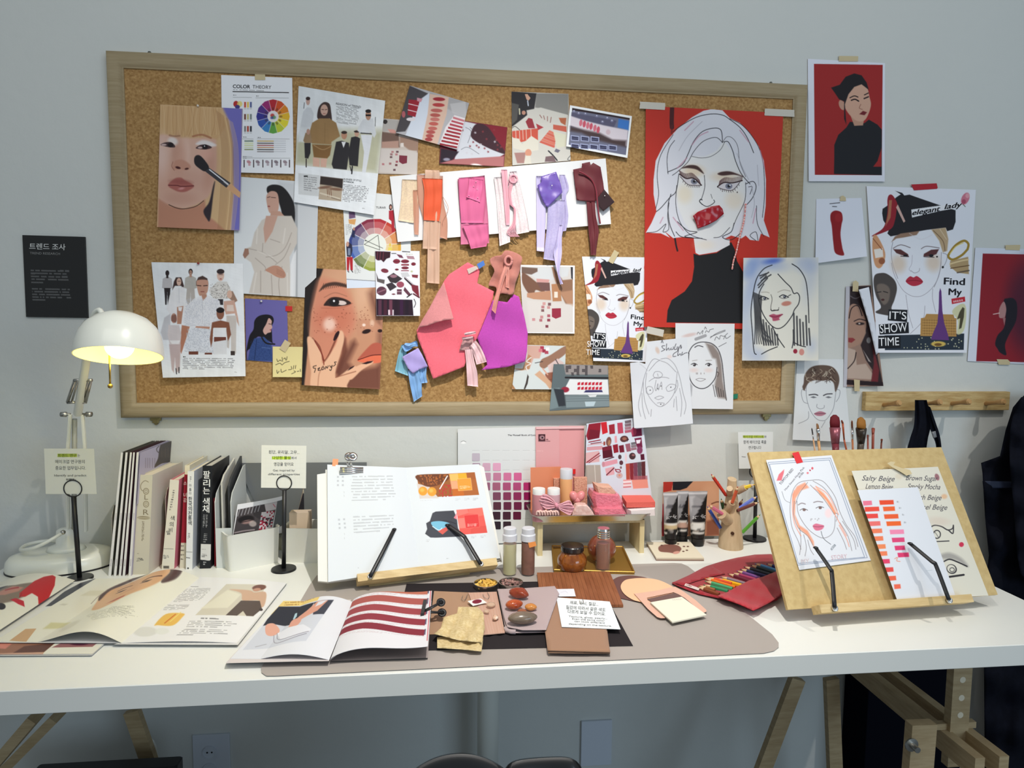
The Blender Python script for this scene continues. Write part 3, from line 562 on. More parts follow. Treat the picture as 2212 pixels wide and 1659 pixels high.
a.ell(500,760,330,300,(208,160,128),0,260,.8)
a.poly([(60,540),(235,540),(200,640),(165,780),(130,930),(110,1140),(60,1700),(20,1700),(20,540)],(36,30,30),14)
a.poly([(165,740),(210,640),(320,660),(430,720),(500,900),(500,1060),(420,1180),(340,1330),(230,1340),(160,1240),(120,1080),(130,930)],(204,134,108),60,sm=1)
a.ell(320,980,150,120,(196,112,88),0,120,.65);a.ell(285,1030,52,56,(238,206,190),0,60,.85)
a.poly([(195,750),(240,690),(330,668),(425,690),(430,715),(330,698),(250,715)],(78,54,46),12,sm=1)
for i in range(12):a.line([(215+i*18,735-i*3),(235+i*18,680)],(66,44,38),5,.7)
a.poly([(235,865),(280,810),(340,796),(420,815),(470,850),(420,868),(330,878),(270,872)],(50,34,32),8,sm=1);a.ell(385,846,44,19,(214,196,190),5,6);a.ell(325,840,42,34,(30,26,28),0,6);a.ell(322,830,9,9,(238,238,242));a.line([(215,890),(300,892),(400,885),(480,850)],(170,96,76),8,.6);a.line([(240,800),(330,760),(430,790)],(150,98,78),10,.5)
a.poly([(600,760),(660,720),(720,960),(735,1080),(740,1700),(690,1300),(700,1050)],(120,76,62),60,.8);a.ell(560,700,60,200,(222,178,148),0,90,.7)
a.poly([(520,1000),(560,985),(640,1000),(720,1040),(730,1100),(650,1090),(600,1110),(530,1130),(512,1070)],(196,140,112),20,.8,sm=1);a.ell(600,1090,38,18,(40,22,22),-15,8);a.ell(715,1085,20,14,(40,22,22),0,8);a.ell(578,1035,14,12,(242,218,204),0,12);a.ell(648,1020,18,26,(226,190,166),0,20,.8)
g=np.random.default_rng(5)
for i in range(75):a.ell(150+g.random()*500,880+g.random()*220,3+g.random()*4,3+g.random()*3,(132,68,52),0,3,.55)
a.poly([(525,1330),(600,1240),(660,1190),(725,1200),(725,1300),(640,1300),(560,1330)],(180,92,74),10,sm=1);a.poly([(525,1335),(600,1300),(725,1290),(725,1350),(640,1360),(560,1352)],(224,112,82),8,sm=1);a.line([(530,1332),(640,1295),(722,1288)],(96,36,32),8)
a.poly([(395,1110),(425,1150),(440,1260),(370,1460),(335,1440),(385,1280)],(104,56,44),26,.8);a.line([(140,1150),(200,1220),(246,1340),(330,1180),(355,1100)],(110,56,42),16,.7);a.poly([(330,1500),(380,1350),(470,1180),(500,1160),(520,1200),(450,1350),(500,1420),(720,1380),(725,1590),(430,1580)],(92,50,42),50,.75)
a.poly([(95,1150),(120,1135),(165,1180),(215,1270),(235,1360),(340,1200),(370,1090),(400,1095),(410,1160),(380,1280),(340,1420),(350,1480),(450,1410),(510,1385),(500,1430),(440,1540),(420,1590),(150,1590),(130,1420),(105,1260)],(228,180,148),12,sm=1)
a.poly([(440,1440),(520,1385),(620,1345),(660,1345),(640,1370),(560,1420),(470,1500)],(230,180,148),10,sm=1)
a.line([(160,1170),(225,1290),(240,1370)],(120,40,30),10,.8);a.line([(240,1370),(200,1450),(190,1560)],(166,108,84),10,.5);a.line([(340,1480),(440,1450),(510,1430)],(140,82,62),10,.6)
a.poly([(318,1160),(335,1110),(360,1086),(370,1100),(355,1140),(330,1168)],(44,20,26),5,sm=1);a.poly([(440,1425),(465,1395),(500,1380),(490,1395),(465,1412)],(44,20,26),5);a.poly([(560,1365),(610,1345),(660,1340),(640,1356),(600,1368)],(44,20,26),5)
a.lines([[(175,1380),(150,1388),(152,1402),(168,1404),(160,1438)],[(188,1408),(205,1398),(190,1420),(212,1418)],[(225,1395),(222,1415),(240,1408),(238,1392),(228,1392)],[(250,1410),(258,1388),(268,1402),(276,1382)],[(290,1380),(300,1395),(310,1378),(300,1420),(288,1415)],[(320,1385),(338,1370),(330,1352),(345,1350)]],(30,18,18),6)
o=sheet('magazine_page',WALL,cq(C5,(80,545),(755,590),(715,1580),(52,1545)),a,HB+.0002,.0006,.9,lambda s,t:.008*t**2+.002*t,GLOSSP,label='magazine close-up of a freckled cheek with dark fingernails against it',cat='magazine page')
a=Art((224,226,226),C5);a.rect(690,20,768,42,(150,150,150),3,.0)
a.poly([(425,640),(700,660),(700,730),(425,730)],(216,224,238),3);a.line([(428,645),(680,660)],(90,90,94),4)
cx,cy=672,352
wh=[(176,48,58),(190,62,48),(206,116,52),(216,164,64),(220,196,80),(200,196,84),(150,160,70),(106,122,70),(66,96,170),(52,66,130),(84,52,92),(130,44,66)]
for i in range(12):
 a0=math.radians(-90-3+i*30);a1=a0+math.radians(30);am=(a0+a1)/2;c_=np.array(wh[i])
 for r0,r1,mixw in((196,222,0),(145,197,.25),(95,146,.6)):
  cc=c_*(1-mixw)+np.array((232,228,216))*mixw
  a.poly([(cx+r0*math.cos(a0),cy+r0*math.sin(a0)),(cx+r1*math.cos(a0),cy+r1*math.sin(a0)),(cx+r1*1.02*math.cos(am),cy+r1*1.02*math.sin(am)),(cx+r1*math.cos(a1),cy+r1*math.sin(a1)),(cx+r0*math.cos(a1),cy+r0*math.sin(a1)),(cx+r0*1.02*math.cos(am),cy+r0*1.02*math.sin(am))],cc,3)
 a.line([(cx+95*math.cos(a0),cy+95*math.sin(a0)),(cx+222*math.cos(a0),cy+222*math.sin(a0))],(232,230,226),4)
a.ell(cx,cy,97,97,(228,230,222),0,4);a.lines([[(580,348),(698,268),(712,395),(580,348)],[(588,312),(738,380)]],(60,60,56),4,1,0)
a.ell(592,314,6,6,(40,40,40));a.poly([(448,70),(500,70),(505,120),(450,130)],(110,84,116),5);a.poly([(445,135),(510,130),(500,180),(450,170)],(214,160,100),5);a.rows([(420,178),(475,178),(480,270),(425,270)],9,(120,120,122),.5,.7,14,.2,4)
a.poly([(478,215),(500,205),(500,290),(470,285)],(40,46,80),5);a.ell(492,215,8,14,(190,140,120))
a.poly([(425,340),(450,330),(475,350),(480,400),(465,455),(432,450)],(44,44,66),5);a.poly([(440,380),(462,380),(462,440),(440,440)],(120,132,156),4);a.ell(438,345,12,22,(196,150,132));a.poly([(430,455),(482,455),(482,570),(462,565),(456,480),(448,575),(432,565)],(176,36,46),4);a.line([(440,575),(448,584)],(50,30,30),7);a.line([(470,568),(482,584)],(50,30,30),7)
a.rows([(500,485),(552,490),(552,605),(495,600)],13,(120,120,122),.5,.6,12,.2,5)
a.poly([(790,60),(830,55),(835,110),(838,240),(815,245),(812,150),(790,130)],(170,40,54),5);a.ell(805,30,14,26,(60,34,32));a.ell(806,30,8,14,(200,150,132))
a.ell(800,352,10,14,(222,190,90),0,4);a.poly([(785,372),(815,370),(818,400),(782,400)],(226,206,100),4)
o=sheet('magazine_page',WALL,cq(C5,(393,-120),(975,-60),(978,705),(432,722)),a,HB-.0002,.0006,.85,lambda s,t:.001*t,label='magazine page with a large colour wheel and small dressed figures',cat='magazine page')
letters(o,C5,[('TURAR',680,40,84,18,1,(110,110,112),.015)])
a=Art((230,230,236),C5);MR=(104,30,48)
a.poly([(673,405),(805,410),(800,460),(770,470),(745,500),(725,480),(700,485),(676,470)],(54,26,38),4)
for x in(695,718,745):a.line([(x,410),(x-6,480)],(110,50,66),6)
a.poly([(682,812),(990,820),(1000,955),(685,955)],(40,22,38),4)
for i,c_ in enumerate(((96,54,74),(74,30,48),(120,66,84),(34,18,34),(56,22,60),(30,18,34))):a.rect(700+i*46,820,728+i*46,950,c_,6,.8)
a.rect(785,905,800,950,(222,200,210));a.rect(820,905,832,952,(210,196,204));a.line([(1005,815),(1018,850),(1005,885)],(30,22,28),6)
for(x,y,w,hh)in((928,492,34,16),(928,548,30,13),(856,492,30,20),(858,562,15,9),(830,772,14,6)):a.ell(x,y,w,hh,(134,48,66),0,3);a.line([(x-w,y),(x,y+2),(x+w,y)],(60,18,30),4)
a.rect(895,515,962,528,(134,44,60));a.rect(895,568,960,575,(134,44,60))
a.poly([(775,625),(830,590),(905,640),(850,680),(800,668)],(56,48,54),4);a.ell(830,618,30,14,(150,110,124));a.poly([(765,690),(815,670),(858,710),(800,745)],(58,50,58),4);a.ell(888,690,32,26,(150,74,92));a.ell(728,745,42,38,(92,56,72));a.line([(690,760),(765,730)],(140,96,112),10)
a.poly([(925,620),(1015,700),(1000,720),(920,640)],(54,40,48),4);a.line([(930,630),(1000,692)],(220,210,216),6);a.poly([(980,690),(1040,700),(1050,800),(990,740)],(120,40,54),6);a.poly([(925,710),(975,770),(960,790),(915,740)],(96,56,72),4);a.rect(858,730,900,775,(96,60,76));a.line([(860,750),(900,750)],(200,180,190),4)
a.poly([(855,430),(900,440),(915,465),(880,460)],(112,60,80),4);a.poly([(940,445),(1000,448),(1012,475),(950,470)],(170,130,142),4);a.ell(755,572,32,18,(120,50,66),10);a.ell(1000,515,20,14,(120,40,54));a.poly([(985,605),(1040,608),(1035,635),(990,628)],(126,50,60),4)
a.poly([(890,590),(950,585),(970,620),(905,630)],(200,200,204),3);a.poly([(682,590),(700,640),(755,650),(750,685),(690,665)],(60,52,52),5,.8);a.line([(905,408),(968,412)],(20,20,24),6);a.line([(815,425),(850,425)],(50,44,50),6);a.rows([(935,425),(1030,427),(1030,438),(935,436)],1,(190,190,160),.9,.7,16,0,4)
a.line([(945,798),(985,770)],(30,24,28),9);a.ell(985,578,10,8,(190,190,150));a.line([(1000,770),(1048,800)],(90,40,50),12)
o=sheet('collage_print',WALL,cq(C5,(672,400),(1052,404),(1056,957),(685,957)),a,HB+.004,.0006,.8,cbot(.008),label='printed collage of maroon lips and fabric swatches over the colour wheel page',cat='collage')
a=Art((196,184,176),C2);a.poly([(850,480),(1005,500),(1000,580),(860,600)],(176,170,166),10);a.poly([(900,575),(960,580),(990,615),(930,615)],(206,150,140),6);a.poly([(850,600),(1000,620),(1010,740),(850,740)],(112,88,78),12);a.poly([(850,690),(1000,680),(1000,745),(850,745)],(178,142,128),8);a.poly([(1010,640),(1180,670),(1180,790),(1090,760),(1010,700)],(158,128,112),14);a.ell(880,510,20,20,(50,44,44));a.rect(1020,700,1045,735,(220,210,204))
a.poly([(830,750),(1165,770),(1160,980),(820,960)],(208,200,196),6,.7);a.poly([(1005,810),(1078,815),(1075,880),(1035,890),(1005,870)],(120,46,62),3)
for(x,y,c_)in((945,780,(180,130,130)),(988,780,(110,80,84)),(935,803,(150,110,112)),(980,803,(176,120,124)),(933,827,(104,78,80)),(985,868,(160,90,100)),(925,885,(160,110,112)),(862,890,(180,120,124)),(980,898,(110,60,66)),(962,942,(100,70,76))):a.rect(x-11,y-9,x+11,y+9,c_)
sheet('photo_print',WALL,cq(C2,(850,480),(1182,505),(1166,985),(815,975)),a,HB-.0003,.0006,.9,None,GLOSSP,label='small photo of hands laying out paper swatches, half hidden by the trend page',cat='photo')
a=Art((176,174,178),C2)
a.poly([(1085,180),(1270,260),(1060,600),(960,610)],(70,66,70),8);a.poly([(1280,250),(1640,340),(1600,480),(1450,400),(1290,300)],(160,158,160),14);a.poly([(1180,320),(1275,250),(1270,440),(1210,690),(1060,640)],(206,212,224),8);a.poly([(1280,260),(1450,290),(1430,440),(1340,740),(1210,680),(1260,440)],(210,178,160),8)
for i,(x,y,w,r_)in enumerate(((1362,308,54,(150,36,48)),(1358,360,54,(172,60,62)),(1340,410,52,(176,92,86)),(1328,452,46,(172,84,78)),(1325,490,42,(190,112,104)),(1314,530,42,(186,92,84)),(1305,572,40,(186,100,92)),(1288,605,40,(172,82,78)),(1280,640,36,(168,76,74)),(1270,672,34,(160,64,66)))):a.ell(x,y,w,17,r_,3,5)
a.poly([(1500,450),(1600,480),(1540,760),(1370,700),(1420,560)],(222,214,216),6)
for i in range(9):a.poly([(1490-i*15,465+i*30),(1590-i*8,495+i*30),(1586-i*8,512+i*30),(1486-i*15,482+i*30)],[(190,110,120),(176,76,90),(170,60,74),(160,40,56),(150,36,50),(146,30,44),(150,34,46),(150,34,46),(140,30,44)][i],3)
a.poly([(1460,350),(1600,330),(1610,480),(1480,430)],(190,188,190),8,.7)
a.poly([(1090,310),(1190,320),(1150,470),(1080,450)],(150,32,48),5);a.line([(1090,350),(1175,370)],(226,210,214),7);a.line([(1085,405),(1165,425)],(226,210,214),7);a.poly([(1165,295),(1215,305),(1200,335),(1165,325)],(200,140,152),4);a.ell(1045,445,16,30,(170,90,96));a.ell(1110,490,40,16,(214,206,210))
sheet('photo_print',WALL,cq(C2,(1100,185),(1632,342),(1525,764),(975,612)),a,HB+.003,.0006,.85,cbot(.004),GLOSSP,label='tilted photo of an inner arm striped with red lipstick swatches',cat='photo')
a=Art((110,34,48),C2);a.poly([(1560,500),(1700,530),(1650,640),(1700,680),(1950,800),(1900,830),(1500,850),(1540,700)],(206,208,216),8);a.poly([(1700,530),(1800,560),(1940,760),(1945,800),(1790,740),(1660,660),(1655,590)],(62,34,44),8,sm=1);a.poly([(1800,540),(1975,560),(1950,760),(1890,690)],(126,26,42),10)
g=np.random.default_rng(2)
for i in range(22):x=1530+g.random()*400;y=560+g.random()*260;a.poly([(x+14*(1 if j%2 else.45)*math.cos(j*math.pi/5),y+14*(1 if j%2 else.45)*math.sin(j*math.pi/5))for j in range(10)],(132,52,60)if i%3 else(200,196,204),3,.8)
a.lines([[(1600,560),(1650,600),(1620,700)],[(1560,760),(1620,740),(1720,800)],[(1640,560),(1670,590)]],(70,70,80),5,.6)
a.poly([(1380,750),(1540,780),(1480,860),(1370,885)],(40,26,40),10);a.ell(1430,850,30,14,(190,190,210),0,10,.7);a.poly([(1500,850),(1945,820),(1940,915),(1370,885)],(178,112,112),10);a.ell(1700,905,50,16,(238,226,226),10,14)
sheet('photo_print',WALL,cq(C2,(1390,470),(1975,560),(1942,915),(1364,886)),a,HB+.0002,.0006,.9,cbot(.003),GLOSSP,label='dark red photo of star patterned fabric tucked under the arm photo',cat='photo')
a=Art((208,204,196),C3);a.poly([(120,280),(388,300),(360,470),(250,560),(120,660)],(44,42,46),8);a.poly([(385,300),(722,306),(720,530),(560,490),(370,450)],(136,134,130),12);a.poly([(120,400),(200,420),(180,580),(120,640)],(84,82,80),10);a.poly([(262,310),(290,308),(322,350),(300,378),(280,365)],(206,160,138),4);a.line([(292,380),(298,430)],(190,196,210),12);a.line([(205,465),(208,520)],(200,196,170),14);a.ell(250,505,20,22,(190,140,120))
a.poly([(280,480),(430,450),(715,530),(720,600),(300,620)],(206,202,194),10)
RS=(196,84,70)
a.poly([(128,700),(400,670),(400,800),(330,810),(330,790),(210,820),(128,760)],(204,88,70),5);
for x in(165,205,240,275,325):a.line([(x,680),(x+4,790)],(226,206,192),6)
a.poly([(128,770),(200,780),(230,840),(330,750),(405,800),(405,900),(300,920),(140,880)],(222,216,202),6);a.poly([(300,560),(340,570),(370,670),(300,670),(270,600)],(150,50,60),5);a.poly([(380,620),(460,660),(400,690)],(170,60,66),5)
for i in range(6):a.poly([(520-i*18,690+i*22),(600-i*4,725+i*26),(590-i*4,748+i*26),(504-i*18,710+i*22)],(206,100,84)if i%2 else(214,120,100),4)
for i in range(4):a.line([(420+i*40,530+i*8),(440+i*30,560+i*16)],(140,90,84),9,.8)
a.poly([(560,630),(700,650),(700,710),(560,680)],(196,96,78),6);a.poly([(620,560),(700,560),(690,640),(640,610)],(176,100,70),8);a.poly([(560,700),(700,740),(690,860),(600,880)],(214,212,190),10)
a.poly([(150,930),(270,925),(255,1040),(180,1040)],(170,128,122),10);a.ell(298,930,34,40,(214,150,124),0,8);a.poly([(270,960),(320,960),(330,1050),(250,1050)],(220,214,200),8);a.line([(510,910),(560,960),(600,1010)],(50,50,56),14);a.poly([(480,970),(560,960),(590,1025),(470,1025)],(120,96,100),6);a.poly([(590,885),(635,905),(610,930),(570,915)],(110,108,124),4);a.line([(740,960),(710,1000),(740,1010)],(70,74,80),6);a.line([(125,670),(160,650),(210,690)],(60,54,54),6)
sheet('photo_print',WALL,cq(C3,(122,282),(722,306),(742,1012),(130,1062)),a,HB+.0006,.0006,.85,cbot(.003),GLOSSP,label='photo of a table covered with coral and red paint swatches',cat='photo')
a=Art((236,238,240),C3);a.poly([(762,455),(1368,562),(1325,955),(722,845)],(108,110,132),3);a.poly([(762,455),(1368,562),(1366,580),(900,500),(760,480)],(44,30,34),6);a.poly([(755,500),(1230,590),(1200,660),(1000,620),(750,540)],(86,84,108),10);a.poly([(1250,570),(1362,590),(1355,690),(1240,660)],(60,116,190),14)
for x,y in((780,490),(830,510),(900,515),(1020,540),(1130,560),(1180,590),(1080,600)):a.ell(x,y,16,14,(120,120,150),0,8);a.ell(x,y-4,5,4,(240,240,250))
a.poly([(748,540),(900,590),(1100,640),(1350,690),(1335,860),(1150,780),(900,700),(740,640)],(214,204,212),14);a.poly([(740,650),(900,690),(1050,720),(1180,790),(1330,800),(1325,870),(1000,790),(860,720),(740,700)],(72,56,58),30)
for i,(x,y)in enumerate(((852,612),(888,625),(925,640),(960,650),(1000,668),(1035,685))):a.ell(x,y,17,36,(196,84,102)if i%2 else(204,110,126),8,5)
a.ell(1140,710,24,28,(196,160,168),0,14,.6)
for r in range(2):
 for i in range(5 if r else 3):x=790+i*(105-r*6);y=775+r*85+i*(4 if r else 6);a.poly([(x-46,y-34),(x+46,y-22),(x+44,y+32),(x-46,y+24)],(160,166,200),4);a.poly([(x-36,y-22),(x+36,y-12),(x+34,y+22),(x-36,y+16)],(48,48,76),4);a.line([(x-34,y),(x+34,y+4)],(130,136,170),4)
sheet('photo_print',WALL,cq(C3,(738,426),(1391,541),(1340,984),(697,862)),a,HB+.006,.0012,.85,cbot(.003),GLOSSP,label='white bordered photo of a forearm with pink swatches',cat='photo',edge=(235,236,238))
# fabric swatches on the white foam strip
from mathutils.geometry import delaunay_2d_cdt
def soft(name,surf,pts,h,m,parent=None,sm=0,step=5,amp=.0015,freq=.05,fn=None,th=.001,art=None,seed=0,smooth=True,**k):
 """a soft flat piece of any outline, gently rippled; two layers and an edge"""
 p=np.array(pts,float)
 if sm:p=catmull(p,sm,True)
 q=[];n=len(p)
 for i in range(n):
  A,B=p[i],p[(i+1)%n];c=max(1,int(np.linalg.norm(B-A)/step));q+=[A+(B-A)*j/c for j in range(c)]
 q=np.array(q);lo=q.min(0);hi=q.max(0);nb=len(q)
 X,Y=np.meshgrid(np.arange(lo[0]+step/2,hi[0],step),np.arange(lo[1]+step/2,hi[1],step));I=np.c_[X.ravel(),Y.ravel()]
 ins=np.zeros(len(I),bool);D=np.full(len(I),1e9)
 for i in range(nb):
  A,B=q[i],q[(i+1)%nb];e=B-A;t=np.clip(((I-A)@e)/(e@e+1e-9),0,1);D=np.minimum(D,np.linalg.norm(I-A-t[:,None]*e,axis=1))
  c=(A[1]>I[:,1])!=(B[1]>I[:,1]);ins^=c&(I[:,0]<A[0]+(I[:,1]-A[1])/(B[1]-A[1]+1e-12)*e[0])
 I=I[ins&(D>step*.35)]
 P=[Vector(v)for v in q]+[Vector(v)for v in I]
 r=delaunay_2d_cdt(P,[],[list(range(nb))],1,1e-6)
 uv=np.array([v[:]for v in r[0]]);T=np.array([f[:]for f in r[2]if len(f)==3],int)
 g=np.random.default_rng(seed);ph=g.random(4)*6
 hh=h+amp*(1.3+.6*np.sin(uv[:,0]*freq+ph[0]+uv[:,1]*freq*.6)+.5*np.sin(uv[:,1]*freq*1.4+ph[1]-uv[:,0]*freq*.5)+.2*np.sin(uv[:,0]*freq*3+ph[2]))
 if fn:hh=hh+fn(uv[:,0],uv[:,1])
 V=surf.pt(uv,hh+th);V2=surf.pt(uv,hh);b=len(V)
 ed={}
 for f in T:
  for i in range(3):
   e=(f[i],f[(i+1)%3]);ed[tuple(sorted(e))]=None if tuple(sorted(e))in ed else e
 S=[(e[1],e[0],b+e[0])for e in ed.values()if e]+[(e[1],b+e[0],b+e[1])for e in ed.values()if e]
 C=art.eval(uv)if art else None
 return link(name,np.concatenate([V,V2]),np.concatenate([T,T[:,::-1]+b,np.array(S,int).reshape(-1,3)]),m,parent,smooth=smooth,colors=np.concatenate([C,C])if art else None,**k)
def cl(rows_,crop):return[(cq(crop,l)[0],cq(crop,r)[0])for l,r in rows_]
def sheer(n,c,al=.6,rough=.5):return mat(n,c,rough,alpha=al,sheen=.3)
def satin(n,c,r=.38):return mat(n,c,r,spec=.6,sheen=.3,bump=(60,.1,.001,I3))
def feltm(n,c):return mat(n,c,.95,spec=.05,sheen=.25,noise=(300,.35,tuple(int(k*.86)for k in c),I3),bump=(500,.3,.0006,I3))
o=sheet('foam_board',WALL,cq(C6,(90,210),(2000,50),(2048,630),(160,790)),(232,232,233),HB+.003,.005,label='long white foam board strip carrying five ribbon bundles',cat='foam board',edge=(225,225,225))
HS=HB+.0092
def bundle(label,px,py):
 p=WALL.pt((px,py),HS)[0];return empty('ribbon_bundle',p,label,'ribbon bundle','ribbon bundles on the foam strip')
lace=mat('peach_lace',(232,204,176),.6,alpha=.85,noise=(260,1,(250,226,190),I3));org=sheer('peach_organza',(224,160,130),.55);porg=sheer('pale_organza',(236,196,170),.6)
b1=bundle('orange and peach organza ribbon bundle, first on the foam strip',934,380)
cloth('lace_swatch',WALL,cl([((200,235),(335,240)),((188,420),(340,430)),((165,600),(300,622))],C6),HS,lace,b1,amp=.0008)
cloth('organza_strip',WALL,cl([((330,188),(560,205)),((340,400),(565,420)),((385,590),(600,600)),((400,700),(598,770))],C6),HS+.001,org,b1,amp=.001,seed=2)
cloth('organza_strip',WALL,cl([((295,330),(345,330)),((300,540),(350,540)),((308,722),(345,728))],C6),HS+.002,org,b1,amp=.0006,seed=6)
cloth('organza_strip',WALL,cl([((402,148),(530,155)),((400,230),(535,235)),((390,600),(540,600)),((380,848),(528,858))],C6),HS+.003,porg,b1,amp=.0016,seed=3)
cloth('organza_tail',WALL,cl([((428,600),(540,610)),((425,800),(532,800)),((422,1000),(532,1000)),((418,1150),(530,1160))],C6),HB+.010,porg,b1,amp=.002,seed=4)
cloth('orange_swatch',WALL,cl([((375,225),(556,232)),((395,330),(553,335)),((390,480),(545,480)),((390,595),(528,605))],C6),HS+.006,mat('orange_chiffon',(232,92,50),.7,alpha=.93,sheen=.3),b1,amp=.0014,seed=5,freq=12)
th=MB();th.tube([WALL.pt(cq(C6,q),HS+.006)[0]for q in catmull([(555,380),(600,460),(605,510),(560,600),(560,640)],6)],.0007,6,mi=0);th.build('loose_thread',org,b1)
pinkc=mat('pink_chiffon',(228,110,158),.75,alpha=.85,sheen=.4);pinkl=mat('pink_chiffon_light',(232,130,170),.75,alpha=.7,sheen=.4)
b2=bundle('folded hot pink chiffon bundle, second on the foam strip',1020,390)
cloth('chiffon_layer',WALL,cl([((690,235),(930,200)),((700,400),(945,390)),((715,600),(962,590)),((718,812),(970,800))],C6),HS+.001,pinkl,b2,amp=.0014,seed=1)
cloth('chiffon_layer',WALL,cl([((700,222),(925,205)),((705,400),(940,400)),((722,620),(920,622))],C6),HS+.004,pinkc,b2,amp=.0018,seed=2)
cloth('chiffon_layer',WALL,cl([((735,640),(955,625)),((780,760),(965,740)),((808,850),(945,828))],C6),HS+.006,pinkc,b2,amp=.0016,seed=3)
cloth('pinned_square',WALL,cl([((792,225),(915,240)),((785,310),(908,330)),((768,392),(888,438))],C6),HS+.008,mat('pink_satin',(226,100,152),.55,sheen=.4),b2,amp=.001,seed=4)
for x,y in((832,298),(853,258),(862,325),(790,380),(868,398)):MB().ball(WALL.pt(cq(C6,(x,y)),HS+.0115)[0],.0013,n=6).build('bead',mat('pearl_pink',(240,190,208),.2),b2,True)
lacew=mat('white_lace',(240,216,222),.7,alpha=.85,noise=(330,1,(246,242,240),I3),bump=(400,.5,.001,I3));pkr=mat('blush_satin',(232,168,182),.5,sheen=.3)
b3=bundle('pale pink lace and thread bundle, third on the foam strip',1102,380)
cloth('lace_strip',WALL,cl([((1012,218),(1085,212)),((1035,430),(1130,430)),((1050,640),(1150,640)),((1062,825),(1155,790))],C6),HS+.001,lacew,b3,amp=.0016,seed=1)
cloth('lace_strip',WALL,cl([((1150,168),(1212,162)),((1165,400),(1270,400)),((1200,600),(1310,590)),((1210,722),(1325,700))],C6),HS+.0015,lacew,b3,amp=.0018,seed=2)
cloth('satin_strip',WALL,cl([((1075,150),(1128,150)),((1088,280),(1135,280)),((1105,480),(1150,480)),((1120,640),(1150,640))],C6),HS+.004,pkr,b3,amp=.0012,seed=3)
th=MB()
for i in range(7):
 d=(i-3)*6;th.tube([WALL.pt(cq(C6,q),HS+.006+.001*(i%3))[0]for q in catmull([(1180+d*1.4,205),(1150+d+random.uniform(-6,6),330),(1160+d*.6,450),(1195+d*.4,500),(1190+d*.6,620),(1165+d*2,700),(1200+d*2,745)],6)],.0011,6)
th.build('thread_skein',pkr,b3,True)
th=MB();th.tube([WALL.pt(cq(C6,(1183+32*math.cos(t),232+34*math.sin(t))),HS+.009)[0]for t in np.linspace(0,6.28,24)],.0026,8);th.build('thread_knot',pkr,b3,True)
lil=mat('lilac_organza',(196,186,232),.6,alpha=.72,noise=(200,.5,(222,214,244),I3));lils=satin('lilac_satin',(206,196,236))
b4=bundle('violet and lilac satin bundle, fourth on the foam strip',1192,380)
cloth('satin_strip',WALL,cl([((1385,205),(1450,206)),((1388,500),(1470,500)),((1390,868),(1455,875))],C6),HS+.001,lils,b4,amp=.0008)
cloth('organza_strip',WALL,cl([((1590,195),(1640,195)),((1600,300),(1675,310)),((1610,370),(1650,385)),((1615,560),(1670,560)),((1600,700),(1650,690))],C6),HS+.001,lil,b4,amp=.0015,seed=4)
cloth('organza_strip',WALL,cl([((1490,420),(1640,420)),((1485,600),(1635,600)),((1465,800),(1600,800)),((1450,940),(1545,955))],C6),HS+.003,lil,b4,amp=.0018,seed=2)
cloth('satin_tail',WALL,cl([((1590,640),(1615,640)),((1565,800),(1612,790)),((1540,890),(1612,900)),((1572,1060),(1592,1060)),((1600,1165),(1625,1160))],C6),HB+.014,lils,b4,amp=.0022,seed=3)
soft('satin_square',WALL,cq(C6,(1427,210),(1500,188),(1562,168),(1600,270),(1618,350),(1540,430),(1482,485),(1440,420),(1395,290),(1430,262)),HS+.009,satin('violet_satin',(112,84,176),.3),b4,amp=.0018,freq=.14,step=3.5)
MB().ball(WALL.pt(cq(C6,(1525,290)),HS+.0175)[0],.0016,n=6).build('pearl_pin',mat('pearl',(240,238,236),.15),b4,True)
mar=mat('maroon_organza',(104,24,36),.6,alpha=.95,sheen=.3)
b5=bundle('maroon velvet and cord bundle, last on the foam strip',1275,380)
soft('maroon_swatch',WALL,cq(C6,(1712,148),(1790,132),(1790,95),(1860,80),(1868,108),(1890,88),(1955,125),(1978,260),(1988,335),(1900,440),(1840,430),(1745,420),(1728,280)),HS+.002,mar,b5,amp=.003,freq=.09,step=4)
cloth('organza_tail',WALL,cl([((1830,420),(1905,430)),((1840,560),(1915,560)),((1850,700),(1940,690)),((1862,800),(1925,800)),((1868,905),(1915,905))],C6),HS+.001,mar,b5,amp=.0018,seed=3)
th=MB();th.tube([WALL.pt(cq(C6,q),HS+.011)[0]for q in catmull([(1765,165),(1830,200),(1880,245),(1912,320),(1925,420),(1938,540),(1952,628)],6)],.0022,8);th.build('satin_cord',satin('maroon_cord',(132,36,52),.25),b5,True)
soft('velvet_square',WALL,cq(C6,(1930,400),(1988,325),(2080,435),(2040,470),(1978,520),(1935,470)),HS+.006,mat('dark_velvet',(44,14,22),.8,sheen=.5),b5,amp=.001,step=4)
MB().ball(WALL.pt(cq(C6,(1992,380)),HS+.0125)[0],.0014,n=6).build('pearl_pin',mat('pearl',(240,238,236),.15),b5,True)
